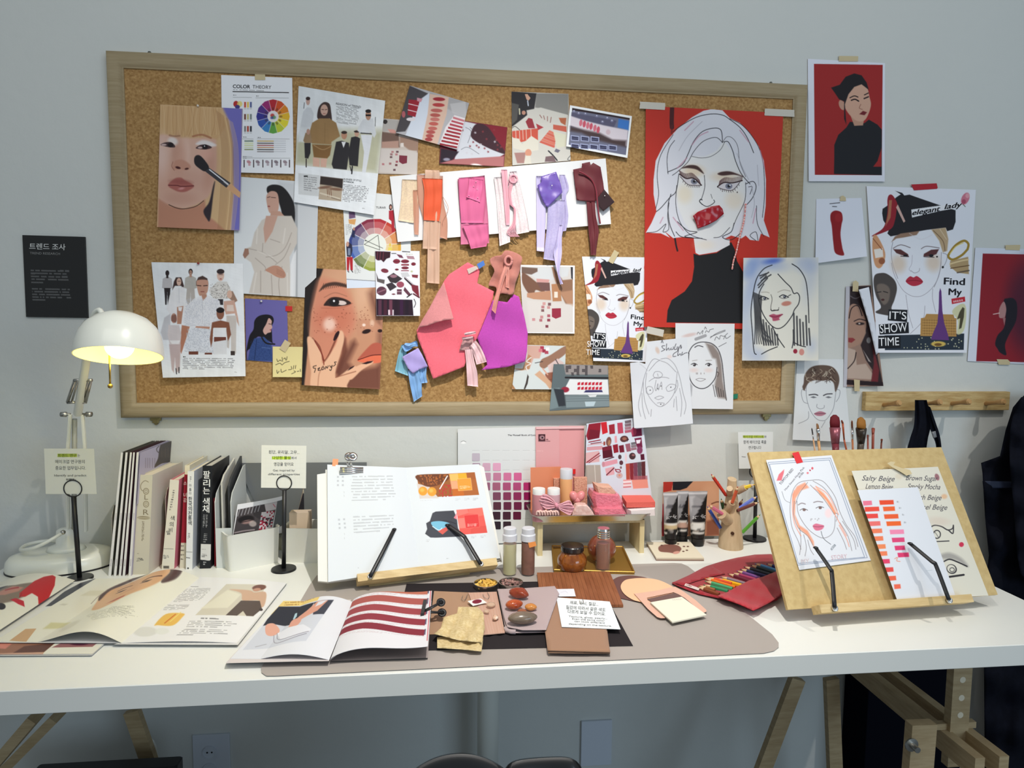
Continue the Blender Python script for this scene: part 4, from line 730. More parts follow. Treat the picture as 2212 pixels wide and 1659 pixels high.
# felts and ribbons under the strip
CF=feltm('coral_felt',(240,112,128));CB=feltm('coral_felt_back',(214,140,142));MF=feltm('magenta_felt',(190,78,176))
soft('felt_piece',WALL,cq(C7,(1035,500),(1180,520),(1240,440),(1295,465),(1345,640),(1383,830),(1375,1010),(1355,1112),(1180,1165),(920,1196),(980,1140),(880,880)),HB+.003,MF,amp=.004,freq=.05,fn=lambda u,v:.010*np.clip((v-700)/100,0,1)**2,th=.002,label='magenta felt piece with a rounded right side',cat='felt')
cf=empty('felt_piece',WALL.pt(cq(C7,(660,700)),HB)[0],'coral pink felt piece with a folded flap and a slanted cut','felt')
soft('felt_sheet',WALL,cq(C7,(785,122),(900,188),(903,220),(880,330),(960,370),(1045,412),(1032,500),(955,690),(875,885),(800,1010),(750,1162),(440,1285),(360,1060),(285,870),(276,800),(410,570),(555,300),(600,242)),HB+.006,CF,cf,amp=.003,freq=.05,fn=lambda u,v:.006*np.clip((v-720)/90,0,1)**2,th=.002)
def flapf(u,v):
 t=np.clip(((v-612)-(u-960)*-1.72)/95,0,1)
 return.005+.022*np.clip((v-640)/70,0,1)*np.clip((u-898)/60,.15,1)*(1-.45*np.clip((u-950)/40,0,1))
soft('felt_flap',WALL,cq(C7,(548,320),(575,420),(600,520),(646,690),(560,698),(470,722),(380,755),(300,772),(276,800),(330,700),(410,565),(480,430)),HB+.011,CB,cf,amp=.001,fn=flapf,th=.002)
rose=mat('dusty_rose_cloth',(190,124,112),.9,sheen=.4,noise=(60,.5,(168,104,94),I3),bump=(90,.4,.002,I3))
dr=empty('ribbon_bundle',WALL.pt(cq(C7,(1180,100)),HB)[0],'dusty rose cloth tied with an organza bow above the magenta felt','ribbon bundle')
soft('cloth_piece',WALL,cq(C7,(1005,92),(1060,60),(1120,50),(1160,5),(1250,22),(1325,72),(1312,150),(1300,220),(1260,330),(1235,442),(1130,432),(1075,445),(1065,370),(990,348),(1050,215),(1020,150)),HB+.010,rose,dr,sm=3,amp=.005,freq=.11,step=4,th=.0015)
th=MB();th.tube([WALL.pt(cq(C7,(1190+34*math.cos(t),108+44*math.sin(t))),HB+.024)[0]for t in np.linspace(0,6.28,28)],.0034,8);th.build('ribbon_knot',mat('rose_ribbon',(206,134,126),.5,sheen=.4),dr,True)
ros=mat('rose_organza',(232,160,146),.5,alpha=.78,sheen=.3)
cloth('ribbon_tail',WALL,cl([((1150,150),(1195,165)),((1105,280),(1150,290)),((1070,410),(1112,415)),((1040,520),(1085,520)),((1024,595),(1062,635))],C7),HB+.024,ros,dr,amp=.002,seed=2)
cloth('ribbon_tail',WALL,cl([((1160,160),(1200,165)),((1165,280),(1198,280)),((1158,370),(1200,382))],C7),HB+.022,ros,dr,amp=.0015,seed=3)
ps=satin('pale_pink_satin',(230,190,194),.4);pr=empty('ribbon_bundle',WALL.pt(cq(C7,(810,860)),HB)[0],'pale pink satin ribbon between the coral and magenta felts','ribbon bundle')
for n_,R_,sd in((0,[((748,828),(756,850)),((800,815),(805,845)),((862,808),(868,832))],1),(1,[((728,872),(732,895)),((780,862),(785,890)),((835,855),(842,885))],2)):cloth('ribbon_loop',WALL,cl(R_,C7),HB+.028+.004*n_,ps,pr,amp=.002,seed=sd)
soft('ribbon_shadow',WALL,cq(C7,(735,895),(840,885),(850,960),(790,1000),(700,1000)),HB+.016,mat('shadow_pink',(206,160,160),.5,alpha=.75),pr,amp=.001)  # translucent darker pink piece imitating the shadow under the bow loops
cloth('ribbon_tail',WALL,cl([((756,985),(830,980)),((768,1100),(850,1100)),((775,1230),(880,1220)),((782,1350),(888,1362))],C7),HB+.017,ps,pr,amp=.002,seed=4)
cloth('ribbon_tail',WALL,cl([((800,960),(865,895)),((830,1000),(905,950)),((850,1060),(945,1030)),((872,1142),(975,1112))],C7),HB+.021,ps,pr,amp=.0025,seed=5)
bl=satin('sky_blue_satin',(126,170,220));tl=satin('teal_satin',(122,176,196));bb=empty('ribbon_bundle',WALL.pt(cq(C7,(230,1060)),HB)[0],'sky blue ribbon with a lilac satin square beside the coral felt','ribbon bundle')
cloth('ribbon_tail',WALL,cl([((125,945),(165,935)),((95,1040),(180,1060)),((60,1205),(195,1255))],C7),HB+.004,tl,bb,amp=.002,seed=1)
cloth('ribbon_loop',WALL,cl([((130,960),(165,925)),((160,1010),(215,925)),((200,1000),(275,905)),((250,960),(290,960))],C7),HB+.010,bl,bb,amp=.003,seed=2)
cloth('ribbon_tail',WALL,cl([((190,1200),(300,1190)),((205,1310),(325,1300)),((225,1410),(328,1400)),((248,1512),(332,1455))],C7),HB+.008,bl,bb,amp=.002,seed=3)
cloth('ribbon_tail',WALL,cl([((290,1150),(380,1160)),((305,1240),(372,1240)),((318,1328),(385,1320))],C7),HB+.006,bl,bb,amp=.002,seed=4)
soft('satin_square',WALL,cq(C7,(132,1065),(210,1020),(292,975),(330,1040),(388,1160),(300,1190),(240,1232),(190,1180)),HB+.014,satin('lilac_blue_satin',(176,160,222),.35),bb,amp=.0018,freq=.14,step=4)
outline('tape',WALL,cq(C7,(875,142),(942,104),(956,150),(898,188)),HB+.013,.0004,flat((76,120,196)),label='small blue tape tab on the coral felt',cat='tape')
outline('tape',WALL,cq(C7,(778,190),(868,158),(892,185),(795,240)),HB+.0135,.0002,CLEARTAPE,label='clear tape strip on the coral felt beside the blue tab',cat='tape')
a=Art((236,236,238),C7);a.poly([(1322,165),(1832,170),(1830,818),(1322,818)],(206,200,196),3);a.poly([(1380,170),(1800,172),(1780,260),(1620,300),(1480,300),(1400,240)],(206,208,210),14)
a.poly([(1322,170),(1480,180),(1480,215),(1420,245),(1322,230)],(112,90,80),8);a.poly([(1325,240),(1350,230),(1480,330),(1550,400),(1530,420),(1460,400),(1440,470),(1380,420),(1330,330)],(118,84,68),10,sm=1)
a.poly([(1810,170),(1832,170),(1832,300),(1815,280)],(50,48,54),5);a.poly([(1620,170),(1640,170),(1730,300),(1830,290),(1830,545),(1760,540),(1710,440),(1680,380),(1640,260)],(142,106,84),12);a.poly([(1700,420),(1830,400),(1830,560),(1770,530)],(176,132,104),14)
a.poly([(1470,320),(1600,325),(1605,410),(1520,405)],(112,80,76),4);a.poly([(1470,285),(1600,295),(1590,325),(1470,320)],(204,152,148),6);a.poly([(1375,430),(1610,405),(1615,500),(1440,490),(1375,470)],(186,138,110),6);a.poly([(1618,340),(1700,335),(1720,510),(1630,512)],(176,126,90),5);a.rect(1645,415,1680,475,(226,214,200))
a.poly([(1375,500),(1830,540),(1830,818),(1400,818)],(212,206,202),20,.7);a.poly([(1622,582),(1712,580),(1712,665),(1660,685),(1622,665)],(146,44,64),3)
for(x,y,c_)in((1545,535,(200,150,148)),(1598,540,(120,84,86)),(1532,568,(180,120,124)),(1590,572,(190,140,140)),(1530,602,(126,90,92)),(1590,655,(170,90,104)),(1590,698,(140,64,78)),(1520,668,(190,134,136)),(1512,700,(170,104,112)),(1440,692,(196,140,144)),(1572,760,(124,60,72))):a.rect(x-15,y-14,x+15,y+14,c_)
sheet('photo_print',WALL,cq(C7,(1305,148),(1851,155),(1846,832),(1340,826)),a,HB+.0008,.0006,.85,cbot(.003),GLOSSP,label='white bordered photo of hands arranging swatches beside the magenta felt',cat='photo',edge=(230,230,232))
a=Art((206,212,212),C7);a.poly([(1380,950),(1540,955),(1500,1080),(1440,1080),(1400,1180),(1370,1200)],(206,166,152),10);a.poly([(1225,1180),(1320,1200),(1400,1185),(1420,1060),(1390,1040),(1330,1180)],(176,124,84),8,.8);a.line([(1415,1070),(1370,1110),(1412,1130),(1366,1160),(1380,1200)],(226,222,218),10)
for x,y,c_ in((1525,975,(170,60,84)),(1545,1005,(150,50,70)),(1580,985,(236,230,232)),(1570,1020,(170,70,90)),(1510,1000,(206,120,130))):a.rect(x-18,y-16,x+18,y+16,c_)
a.poly([(1760,955),(1760,1030),(1640,1120),(1580,1160),(1540,1180),(1500,1150),(1520,1090),(1600,1050)],(150,112,92),8,sm=1);a.poly([(1580,1150),(1680,1080),(1740,1120),(1730,1240),(1600,1240)],(214,190,186),8);a.line([(1660,1090),(1740,1230)],(96,80,84),10);a.poly([(1560,1230),(1700,1215),(1745,1260),(1740,1350),(1680,1368),(1600,1350),(1580,1290)],(146,92,74),10,sm=1);a.line([(1580,1290),(1720,1280)],(100,62,50),6,.6);a.poly([(1450,1240),(1500,1200),(1640,1340),(1600,1385),(1560,1330)],(206,164,134),8);a.line([(1530,1180),(1580,1240)],(214,160,138),12);a.line([(1455,1125),(1530,1110)],(40,36,40),6)
a.poly([(1380,1235),(1392,1260),(1380,1330),(1355,1384),(1340,1384),(1362,1320)],(62,52,50),5);a.poly([(1225,1330),(1260,1384),(1225,1384)],(170,120,80),6)
sheet('photo_print',WALL,cq(C7,(1282,942),(1762,955),(1746,1387),(1224,1384)),a,HB,.0006,.9,lambda s,t:.004*t*t,GLOSSP,label='photo of brown hands drawing with a pencil below the magenta felt',cat='photo')
a=Art((96,108,112),C7);a.poly([(1740,1140),(2180,1150),(2180,1240),(1760,1240)],(150,142,140),8);a.speck([(1760,1150),(2170,1150),(2170,1250),(1760,1250)],(60,54,58),26,.35,.7,3);a.line([(1760,1270),(2180,1275)],(40,38,42),18);a.poly([(1800,1285),(2180,1290),(2190,1440),(1720,1440)],(226,228,230),5)
for i in range(14):x=1880+(i%7)*36;y=1320+(i//7)*46;a.poly([(x,y),(x+26,y-6),(x+22,y+24),(x-4,y+26)],(190,36,56),4)
a.poly([(1960,1395),(2120,1395),(2130,1415),(1940,1418)],(50,46,96),6);a.ell(1755,1390,40,28,(150,40,60),0,10);a.poly([(1590,1380),(1700,1370),(1720,1560),(1600,1590)],(120,136,140),8);a.poly([(1640,1380),(1740,1390),(1760,1550),(1690,1560)],(52,56,62),10);a.poly([(1760,1450),(2190,1440),(2195,1555),(1765,1570)],(128,142,146),4)
for i in range(3):a.line([(1765,1462+i*22),(2190,1454+i*22)],(96,108,112),7,.8)
a.poly([(1950,1510),(2060,1508),(2040,1555),(1960,1558)],(186,204,212),5);a.poly([(1980,1445),(2070,1442),(2060,1462),(2000,1464)],(226,228,230),3)
sheet('photo_print',WALL,cq(C7,(1640,1135),(2182,1150),(2196,1560),(1600,1602)),a,HB+.010,.0006,.9,None,GLOSSP,label='photo of a white table with red swatches overlapping the bottom of the frame',cat='photo')
# big red poster
a=Art((186,50,38),C8);HR=(214,214,222);LN=(36,34,40)
a.line([(293,100),(290,200),(292,240)],(60,26,30),30,.9);a.line([(292,230),(290,280)],(90,36,36),14,.6);a.line([(312,1000),(320,1050),(330,1090)],(40,26,30),12)
a.poly([(440,1110),(480,1122),(600,1105),(700,1030),(725,1080),(740,1160),(790,1250),(800,1590),(255,1584),(262,1500),(290,1430),(380,1370),(430,1300),(445,1200)],(28,27,29),3)
a.poly([(440,990),(690,1010),(690,1050),(600,1098),(480,1118),(455,1105)],(220,218,220),3)
a.poly([(570,113),(640,122),(690,175),(760,208),(830,280),(890,370),(925,470),(940,600),(938,780),(925,880),(965,998),(905,972),(890,1022),(830,1015),(800,985),(770,1005),(700,985),(650,1010),(600,1005),(530,1018),(450,1000),(370,995),(300,1003),(240,955),(278,1000),(215,970),(112,965),(150,900),(185,820),(165,700),(165,600),(180,470),(240,350),(330,250),(430,170),(510,125)],HR,3)
a.poly([(430,440),(520,440),(600,400),(650,330),(700,400),(740,490),(790,590),(800,700),(780,800),(740,880),(690,960),(600,1005),(530,1012),(440,980),(380,900),(330,780),(325,640),(350,520)],(222,221,221),12)
a.ell(440,540,70,40,(214,186,150),0,50,.6);a.ell(380,700,50,60,(224,206,172),0,60,.5);a.ell(720,740,60,60,(224,204,176),0,70,.5);a.ell(660,580,90,30,(214,188,156),0,50,.6);a.ell(520,1050,60,30,(226,210,188),0,50,.5)
for pts,w in(([(300,270),(360,225),(460,170),(560,148),(640,155),(690,185),(760,240),(810,310),(855,415)],5),([(690,180),(770,220),(840,295),(895,390),(922,500),(930,700),(915,860)],4),([(640,340),(630,260),(580,245),(500,270),(440,340),(400,430),(360,500),(262,548)],5),([(640,345),(600,310),(540,320),(490,350),(440,410),(400,480),(330,545),(295,570)],4),([(655,340),(625,395),(560,440),(490,450),(430,440)],3),([(650,340),(680,340),(710,400),(730,470),(770,560),(830,630)],5),([(640,345),(670,305),(710,315),(745,370),(760,480),(800,580)],3),([(325,640),(318,760),(335,860),(370,930),(430,985),(530,1015)],4),([(265,560),(258,460),(275,380),(310,330)],4),([(180,800),(200,700),(190,560),(215,430),(300,290)],4),([(120,965),(190,955),(250,905),(230,960),(270,940),(262,850),(272,760)],4),([(340,560),(320,680),(280,720),(220,790),(185,820)],5),([(310,990),(275,900),(265,780),(285,700)],5),([(320,960),(350,990),(400,1000),(500,1005)],5),([(330,890),(400,950),(465,962),(380,990),(430,1000)],5),([(690,930),(630,990),(580,1000)],4),([(720,900),(700,960),(640,995),(700,1015),(770,965)],5),([(800,620),(795,740),(740,860),(715,920)],4),([(800,630),(850,612),(872,650),(850,720),(810,770)],5),([(820,650),(845,650),(830,700)],4),([(875,780),(880,900),(925,990)],4),([(885,1018),(870,960),(830,985),(870,1020)],4),([(515,570),(518,650),(500,720),(490,740)],4),([(560,700),(570,730)],3),([(500,770),(482,750),(490,735),(500,740)],6),([(500,770),(530,785),(560,775),(585,755),(580,740)],5)):a.line(pts,LN,w,.9)
for pts in([(430,360),(480,300),(540,270)],[(230,860),(210,900)],[(300,860),(370,950)],[(395,450),(330,520)],[(900,400),(930,520)],[(870,800),(850,900)],[(760,260),(820,340)],[(440,200),(380,260)]):a.line(pts,(190,140,160),8,.7)
for pts in([(740,420),(780,520),(820,600)],[(840,640),(860,760),(840,860)],[(500,200),(400,300),(340,400)],[(880,500),(890,640)]):a.line(pts,(170,168,178),5,.7)
a.poly([(358,522),(410,500),(470,508),(512,560),(460,530),(400,520)],(70,48,46),8,sm=1);a.poly([(606,560),(640,545),(700,545),(785,580),(720,566),(640,572)],(74,50,48),8,sm=1)
for cx_,cy_,x0,x1,d in((446,612,350,492,1),(684,645,604,776,-1)):
 if d==1:up=[(345,562),(390,592),(440,590),(495,638)];lo=[(350,580),(400,632),(450,640),(492,640)]
 else:up=[(606,648),(650,620),(710,622),(776,606)];lo=[(606,652),(650,668),(710,672),(760,618)]
 a.poly(up+lo[::-1],(206,200,204),4,sm=1);a.ell(cx_,cy_,24,20,(120,122,138),0,5);a.ell(cx_,cy_,10,9,(30,28,34),0,3);a.ell(cx_+8,cy_-7,5,5,(240,240,244));a.line(up,(40,28,30),8);a.line(lo,(60,46,48),5,.8)
 U=catmull(up,8);Lw=catmull(lo,8)
 for i in range(2,len(U)-1):p=U[i];dx=(-22 if d==1 else 16);a.line([p,(p[0]+dx*(.2+.8*abs(i/len(U)-.5)),p[1]-34)],(74,44,46),4,.85,0)
 for i in range(4,len(Lw)-2,2):p=Lw[i];a.line([p,(p[0]+(-5 if d==1 else 4),p[1]+13)],(54,40,44),3.5,.8,0)
a.ell(742,687,4,5,(50,30,30));a.ell(640,680,3,4,(90,70,70))
o=sheet('drawing_print',WALL,[(1395,229),(1692,244),(1672,712),(1391,706)],a,HB+.003,.0006,.75,lambda s,t:.010*np.clip((t-.6)/.4,0,1)**2*(1-.6*s)+.001,label='large red poster of a white-haired woman in a black turtleneck',cat='poster')
soft('cellophane_lips',WALL,cq(C8,(436,850),(470,822),(560,785),(618,776),(640,800),(650,835),(600,880),(540,912),(470,938),(455,890)),HB+.008,mat('red_cellophane',(158,14,28),.2,spec=.6),None,amp=.0025,freq=.13,step=3,label='crumpled red cellophane mouth pinned on the large red poster',cat='cellophane')
er=empty('bead_earring',WALL.pt(cq(C8,(800,780)),HB+.008)[0],'string of tiny pink beads hanging as an earring on the red poster','beads')
eb=catmull([(800,772),(792,860),(780,920),(762,985),(748,1040),(735,1100),(716,1160),(707,1215)],7)
th=MB();th.tube([WALL.pt(cq(C8,q),HB+.0085)[0]for q in eb],.0005,5);th.build('string',mat('bead_string',(220,180,170),.5),er)
bm_=[mat('bead_rose',(226,136,132),.2),mat('bead_blush',(240,194,186),.2)]
for i,q in enumerate(eb[::1]):MB().ball(WALL.pt(cq(C8,q),HB+.009)[0],.0022 if i%3 else.0028,n=5,sz=1.1).build('bead',bm_[i%2],er,True)
MT=mat('translucent_tape',(214,208,196),.5,alpha=.8)
tape(1382,227,1437,230,15,WALL,HB+.0055,MT,'off-white tape at the upper left corner of the red poster')
tape(1652,242,1716,245,15,WALL,HB+.0055,MT,'off-white tape at the upper right corner of the red poster')
tape(1397,712,1433,720,15,WALL,HB+.016,MT,'off-white tape at the lower left corner of the red poster')
# elegant lady collage, twice
Bp=np.array([(1974.6,607),(1884.6,509),(1938.8,680.7),(2031.7,622)]);Sp=np.array([(1319,681),(1262.3,617),(1294.4,726.3),(1357.7,693.4)])
AF=np.linalg.lstsq(np.c_[Bp,np.ones(4)],Sp,rcond=None)[0].T
class ArtA(Art):
 A=None
 def P(s,pts):
  p=Art.P(s,pts)
  return p if s.A is None else p@s.A[:,:2].T+s.A[:,2]
 def L(s,x):return Art.L(s,x)*(1 if s.A is None else.66)
def elegant(A,quad,label,h,curl,res):
 a=ArtA((226,228,236),D1);a.A=A;K=(34,33,38)
 a.poly([(595,1120),(625,1100),(690,1040),(720,1020),(682,996),(730,1010),(745,1028),(780,1022),(830,1040),(980,1092),(1098,1130),(1098,1210),(1080,1262),(1040,1274),(1030,1250),(900,1265),(760,1290),(650,1310),(628,1290),(640,1260),(600,1200),(592,1150)],K,3)
 a.poly([(720,1290),(850,1272),(830,1300),(740,1318),(690,1325),(655,1350),(680,1310)],(146,116,96),6);a.poly([(930,1262),(1030,1250),(1048,1330),(1040,1410),(1010,1420),(985,1340)],(186,160,126),8);a.line([(945,1270),(1010,1340),(1025,1410)],(132,106,80),6);a.line([(990,1260),(1035,1330)],(212,190,160),6)
 a.poly([(640,1025),(665,1028),(695,1080),(692,1120),(680,1200),(650,1260),(540,1305),(525,1303),(600,1250),(628,1150),(628,1060)],(146,34,46),3,sm=1);a.poly([(700,1090),(752,1205),(740,1215),(688,1110)],(206,170,160),3);a.poly([(640,1060),(660,1060),(650,1180),(615,1240),(632,1160)],(176,130,90),6,.8)
 a.poly([(793,1125),(985,1098),(1140,1078),(1142,1108),(990,1135),(798,1180)],(232,232,236),2)
 a.ell(1165,1050,26,44,(206,120,140),25,6);a.ell(1180,1030,14,16,(226,160,172),0,6);a.ell(1155,1070,14,16,(170,80,104),0,6);a.line([(1150,1090),(1165,1105)],(90,110,90),5)
 a.poly([(530,1310),(560,1310),(612,1420),(600,1500),(570,1530),(540,1500),(525,1400)],(206,150,110),6,sm=1);a.poly([(535,1400),(595,1390),(600,1450),(545,1460)],(232,224,216),5);a.ell(590,1480,22,22,(150,90,60),0,6);a.line([(530,1325),(590,1400)],(150,90,60),6)
 a.lines([[(1180,1400),(1186,1362),(1155,1340),(1100,1370),(1060,1420),(1048,1450),(1080,1470),(1140,1440),(1175,1405)]],(160,130,50),16);a.lines([[(1060,1430),(1100,1380),(1150,1355)]],(226,206,130),6)
 a.poly([(1060,1480),(1185,1450),(1190,1570),(1110,1560),(1060,1520)],(176,150,110),5);a.line([(1060,1500),(1130,1480),(1185,1470)],(220,196,150),10);a.line([(1065,1530),(1190,1510)],(110,84,54),7);a.line([(1110,1560),(1190,1545)],(70,60,56),10,.7)
 S=(206,204,210)
 a.line([(665,1350),(655,1420),(665,1500),(700,1600)],(130,124,134),4,.8);a.line([(1000,1420),(995,1520),(975,1600),(950,1659)],(130,124,134),4,.8);a.line([(1010,1425),(1040,1440),(1030,1490),(1005,1530)],(130,124,134),4,.8)
 a.ell(705,1500,50,60,(214,190,166),0,60,.7);a.ell(945,1490,50,60,(214,190,166),0,60,.7);a.ell(1010,1522,8,8,(40,40,44));a.line([(780,1290),(860,1330),(935,1300)],(214,210,216),6,.5)
 a.line([(668,1392),(720,1368),(785,1388)],(110,96,100),6,.8);a.line([(862,1395),(900,1378),(985,1390)],(110,96,100),6,.8)
 a.poly([(668,1398),(720,1400),(770,1432),(776,1450),(730,1440),(690,1425)],(90,50,50),5);a.poly([(984,1398),(930,1402),(880,1430),(876,1448),(930,1446),(966,1432)],(90,50,50),5);a.ell(752,1442,14,8,(26,24,28));a.ell(930,1442,16,9,(26,24,28));a.line([(720,1446),(774,1450)],(50,40,46),5);a.line([(880,1450),(950,1454)],(50,40,46),5);a.ell(970,1450,6,6,(30,26,30))
 a.line([(800,1440),(795,1500),(778,1535),(790,1552)],(176,168,180),4,.7);a.line([(790,1545),(815,1562),(845,1550),(850,1530)],(150,140,150),4,.8)
 a.crop(D3);a.poly([(892,180),(925,140),(955,148),(985,138),(1032,182),(995,212),(940,216)],(178,46,66),4,sm=1);a.line([(895,180),(960,172),(1030,182)],(120,24,42),5)
 a.lines([[(775,30),(800,130),(860,240),(920,290),(980,305),(1040,290),(1110,230),(1160,140),(1180,20)],[(893,290),(915,440),(950,560)],[(1112,240),(1110,320),(1135,430)],[(1048,380),(1030,500),(930,605)]],(150,144,154),4,.85)
 a.poly([(640,130),(690,112),(740,120),(800,170),(820,240),(800,330),(775,400),(800,460),(700,450),(645,430),(690,390),(650,300),(630,200)],(74,68,66),6,sm=1);a.poly([(655,220),(710,200),(760,240),(755,330),(720,370),(690,340)],(124,110,100),12,.8,sm=1);a.ell(705,330,14,9,(70,40,40));a.line([(660,270),(690,265)],(40,36,36),7);a.line([(710,262),(745,272)],(40,36,36),7)
 a.poly([(720,620),(1368,605),(1364,738),(722,740)],(40,50,62),5);a.speck([(850,640),(1360,630),(1360,735),(850,735)],(200,200,170),9,.06,.8,3)
 a.poly([(1060,445),(1280,450),(1290,480),(1305,480),(1305,630),(1010,625),(1015,480),(1045,475)],(176,134,76),4)
 for i in range(6):a.line([(1030,495+i*22),(1300,500+i*22)],(112,80,44),5,.7)
 for i in range(14):a.line([(1035+i*20,490),(1034+i*20,620)],(206,166,100),4,.5)
 a.poly([(1172,235),(1182,260),(1190,420),(1205,520),(1235,610),(1245,660),(1095,655),(1115,600),(1150,520),(1160,400),(1163,270)],(96,56,120),4);a.ell(1158,690,60,22,(206,176,90),0,8);a.ell(1155,695,30,12,(110,80,40),0,6)
 a.poly([(1270,430),(1310,380),(1370,365),(1385,450),(1365,580),(1310,610),(1315,500)],(206,204,160),8,.9,sm=1);a.poly([(1330,430),(1355,390),(1370,400),(1365,470),(1345,560),(1325,570),(1335,480),(1308,490)],(76,70,50),5)
 a.poly([(1263,322),(1373,304),(1377,344),(1268,366)],(190,40,54),3)
 a.poly([(752,408),(906,412),(902,512),(745,498)],(22,24,30),3);a.poly([(672,532),(914,512),(918,602),(680,614)],(22,24,30),3);a.poly([(668,624),(850,622),(850,722),(668,728)],(22,24,30),3);a.rect(680,728,720,745,(232,232,236))
 for(x,y)in((1285,345),(1300,342),(1316,340),(1333,337),(1350,334)):a.ell(x,y,6,9,(236,220,222),0,3,.8)
 o=sheet('collage_poster',WALL,quad,a,h,.0006,res,curl,label=label,cat='poster')
 def tf(crop,items):
  out=[]
  for(t,x,y,w,hg,rot,col,bold,sh)in items:
   p=np.array([(x,y),(x+w*math.cos(math.radians(rot)),y+w*math.sin(math.radians(rot)))])/crop[2]+np.array(crop[:2])
   if A is not None:p=p@A[:,:2].T+A[:,2]
   d=p[1]-p[0];out.append((t,p[0][0],p[0][1],np.linalg.norm(d),hg/crop[2]*(1 if A is None else.66),math.degrees(math.atan2(d[1],d[0])),col,bold,sh))
  return out
 it=tf(D1,[('elegant',802,1164,195,36,-9,(26,25,30),.03,.35),('lady',1022,1122,125,36,-8,(26,25,30),.03,.35)])
 it+=tf(D3,[('Find',1204,204,168,58,2,(26,25,32),.028,0),('My',1242,290,104,56,2,(26,25,32),.028,0),("IT'S",758,486,138,66,2,(236,236,238),.004,0),('SHOW',684,602,222,74,-4,(236,236,238),.004,0),('TIME',674,706,164,70,-2,(236,236,238),.004,0)])
 it=[i for i in it if A is None or i[0]!='lady']+([tf(D1,[('lad',1022,1122,92,36,-8,(26,25,30),.03,.35)])[0]]if A is not None else[])
 letters(o,(0,0,1),it,dh=.0005,split=True);return o
elegant(None,[(1872,402),(2108,410),(2088,762),(1895,762)],'large collage poster with a black hat and the words elegant lady on the wall',.003,lambda s,t:.008*(1-s)**2*t+.006*t*t,.75)
elegant(AF,cq(D2,(68,135),(620,142),(625,1036),(165,1026)),'small copy of the elegant lady collage pinned left of the red poster',HB+.002,lambda s,t:.006*t*t,.7)
tape(1319,567,1332,543,12,WALL,HB+.004,TAPE,'beige tape on top of the small elegant lady collage')
outline('tape',WALL,cq(D1,(792,952),(968,944),(975,975),(970,982),(812,993)),.0045,.0003,flat((176,34,46)),label='wide red tape holding the large elegant lady poster',cat='tape')
# blue water-colour portrait
a=Art((222,219,208),D2);LB=(38,38,44)
for(x,y,rx,ry,al)in((1640,190,140,50,.8),(1560,300,60,160,.5),(1480,500,60,240,.55),(1480,850,60,140,.5),(1980,200,90,70,.5),(2020,330,50,160,.3),(1560,980,70,60,.5),(2030,900,40,60,.4)):a.ell(x,y,rx,ry,(146,164,206),10,110,al)
a.ell(1700,172,70,22,(70,100,190),-8,40,.8);a.ell(1500,240,50,90,(120,146,200),30,60,.6)
a.lines([[(1690,208),(1620,240),(1560,320),(1530,440),(1510,600),(1520,760),(1535,940),(1555,970)],[(1860,198),(1920,240),(1970,320),(1990,420),(2000,560),(2005,700)],[(1740,285),(1800,350),(1850,400),(1875,450),(1905,445),(1925,480),(1915,540),(1880,590),(1860,640),(1800,720),(1740,750),(1680,720),(1620,640),(1585,550),(1575,480),(1590,420),(1620,370)],[(1690,730),(1740,830),(1795,910)],[(1870,760),(1870,860),(1860,915)],[(1600,968),(1660,935),(1735,905)],[(1870,865),(1930,895),(1975,905)]],LB,8,.95)
for x0,y0,x1,y1 in((1590,320,1660,270),(1600,340,1680,290),(1585,300,1640,280),(1570,380,1640,300),(1575,400,1650,320)):a.line([(x0,y0),(x1,y1)],(52,52,56),12,.85)
for i in range(9):a.line([(1530+i*9,440+i*4),(1545+i*7,700),(1540+i*20,880)],(50,50,54),9,.8)
for i in range(7):a.line([(1590+i*24,650+i*25),(1620+i*20,890)],(54,54,58),13,.85)
for i in range(6):a.line([(1875+i*26,620+i*26 if i!=4 else 640),(1880+i*27,890)],(54,54,58),14,.85)
a.line([(1598,440),(1640,438),(1665,445)],(150,140,128),6,.7);a.line([(1738,440),(1790,420),(1845,430)],(150,140,128),6,.7)
for cx_,cy_ in((1620,492),(1790,478)):a.line([(cx_-38,cy_),(cx_-5,cy_-16),(cx_+40,cy_+4)],LB,8);a.line([(cx_-34,cy_+6),(cx_,cy_+16),(cx_+36,cy_+6)],LB,5,.7);a.ell(cx_+6,cy_,13,12,(60,62,74),0,4);a.ell(cx_+2,cy_-4,4,4,(220,220,224))
a.line([(1830,470),(1850,460)],LB,6);a.line([(1680,460),(1690,500),(1680,560),(1685,595),(1710,590),(1740,595),(1748,570)],(90,84,80),6,.8);a.line([(1680,585),(1690,598),(1745,590)],LB,7);a.ell(1812,536,42,20,(190,120,104),-8,10,.9)
a.poly([(1665,640),(1700,625),(1730,632),(1780,625),(1750,660),(1755,675),(1700,685),(1690,660)],(160,44,76),8,.8,sm=1);a.line([(1668,642),(1720,650),(1780,630)],(120,24,54),6)
a.ell(1888,943,18,20,(150,40,60),0,5);a.ell(1942,950,22,28,(206,140,130),0,6)
sheet('portrait_drawing',WALL,[(1606,557),(1768,556),(1768,779),(1603,779)],a,HB+.013,.0006,.75,lambda s,t:.005*(1-s)*(1-t)+.003*t,label='water-colour portrait with a blue wash and black pencil hair',cat='drawing')
PC=(96,92,98);a=Art((220,221,224),D2)
a.lines([[(1050,798),(1060,780),(1075,798)],[(1080,790),(1100,765),(1095,795)],[(1120,785),(1130,768),(1150,780),(1160,760),(1190,752)],[(1162,830),(1200,800),(1240,780),(1290,762)],[(1165,820),(1290,770)],[(1200,850),(1215,820),(1240,840),(1250,810),(1280,815),(1310,790)],[(1275,840),(1290,815),(1300,835),(1335,812)],[(1235,905),(1262,890),(1300,870)]],(70,68,72),4)
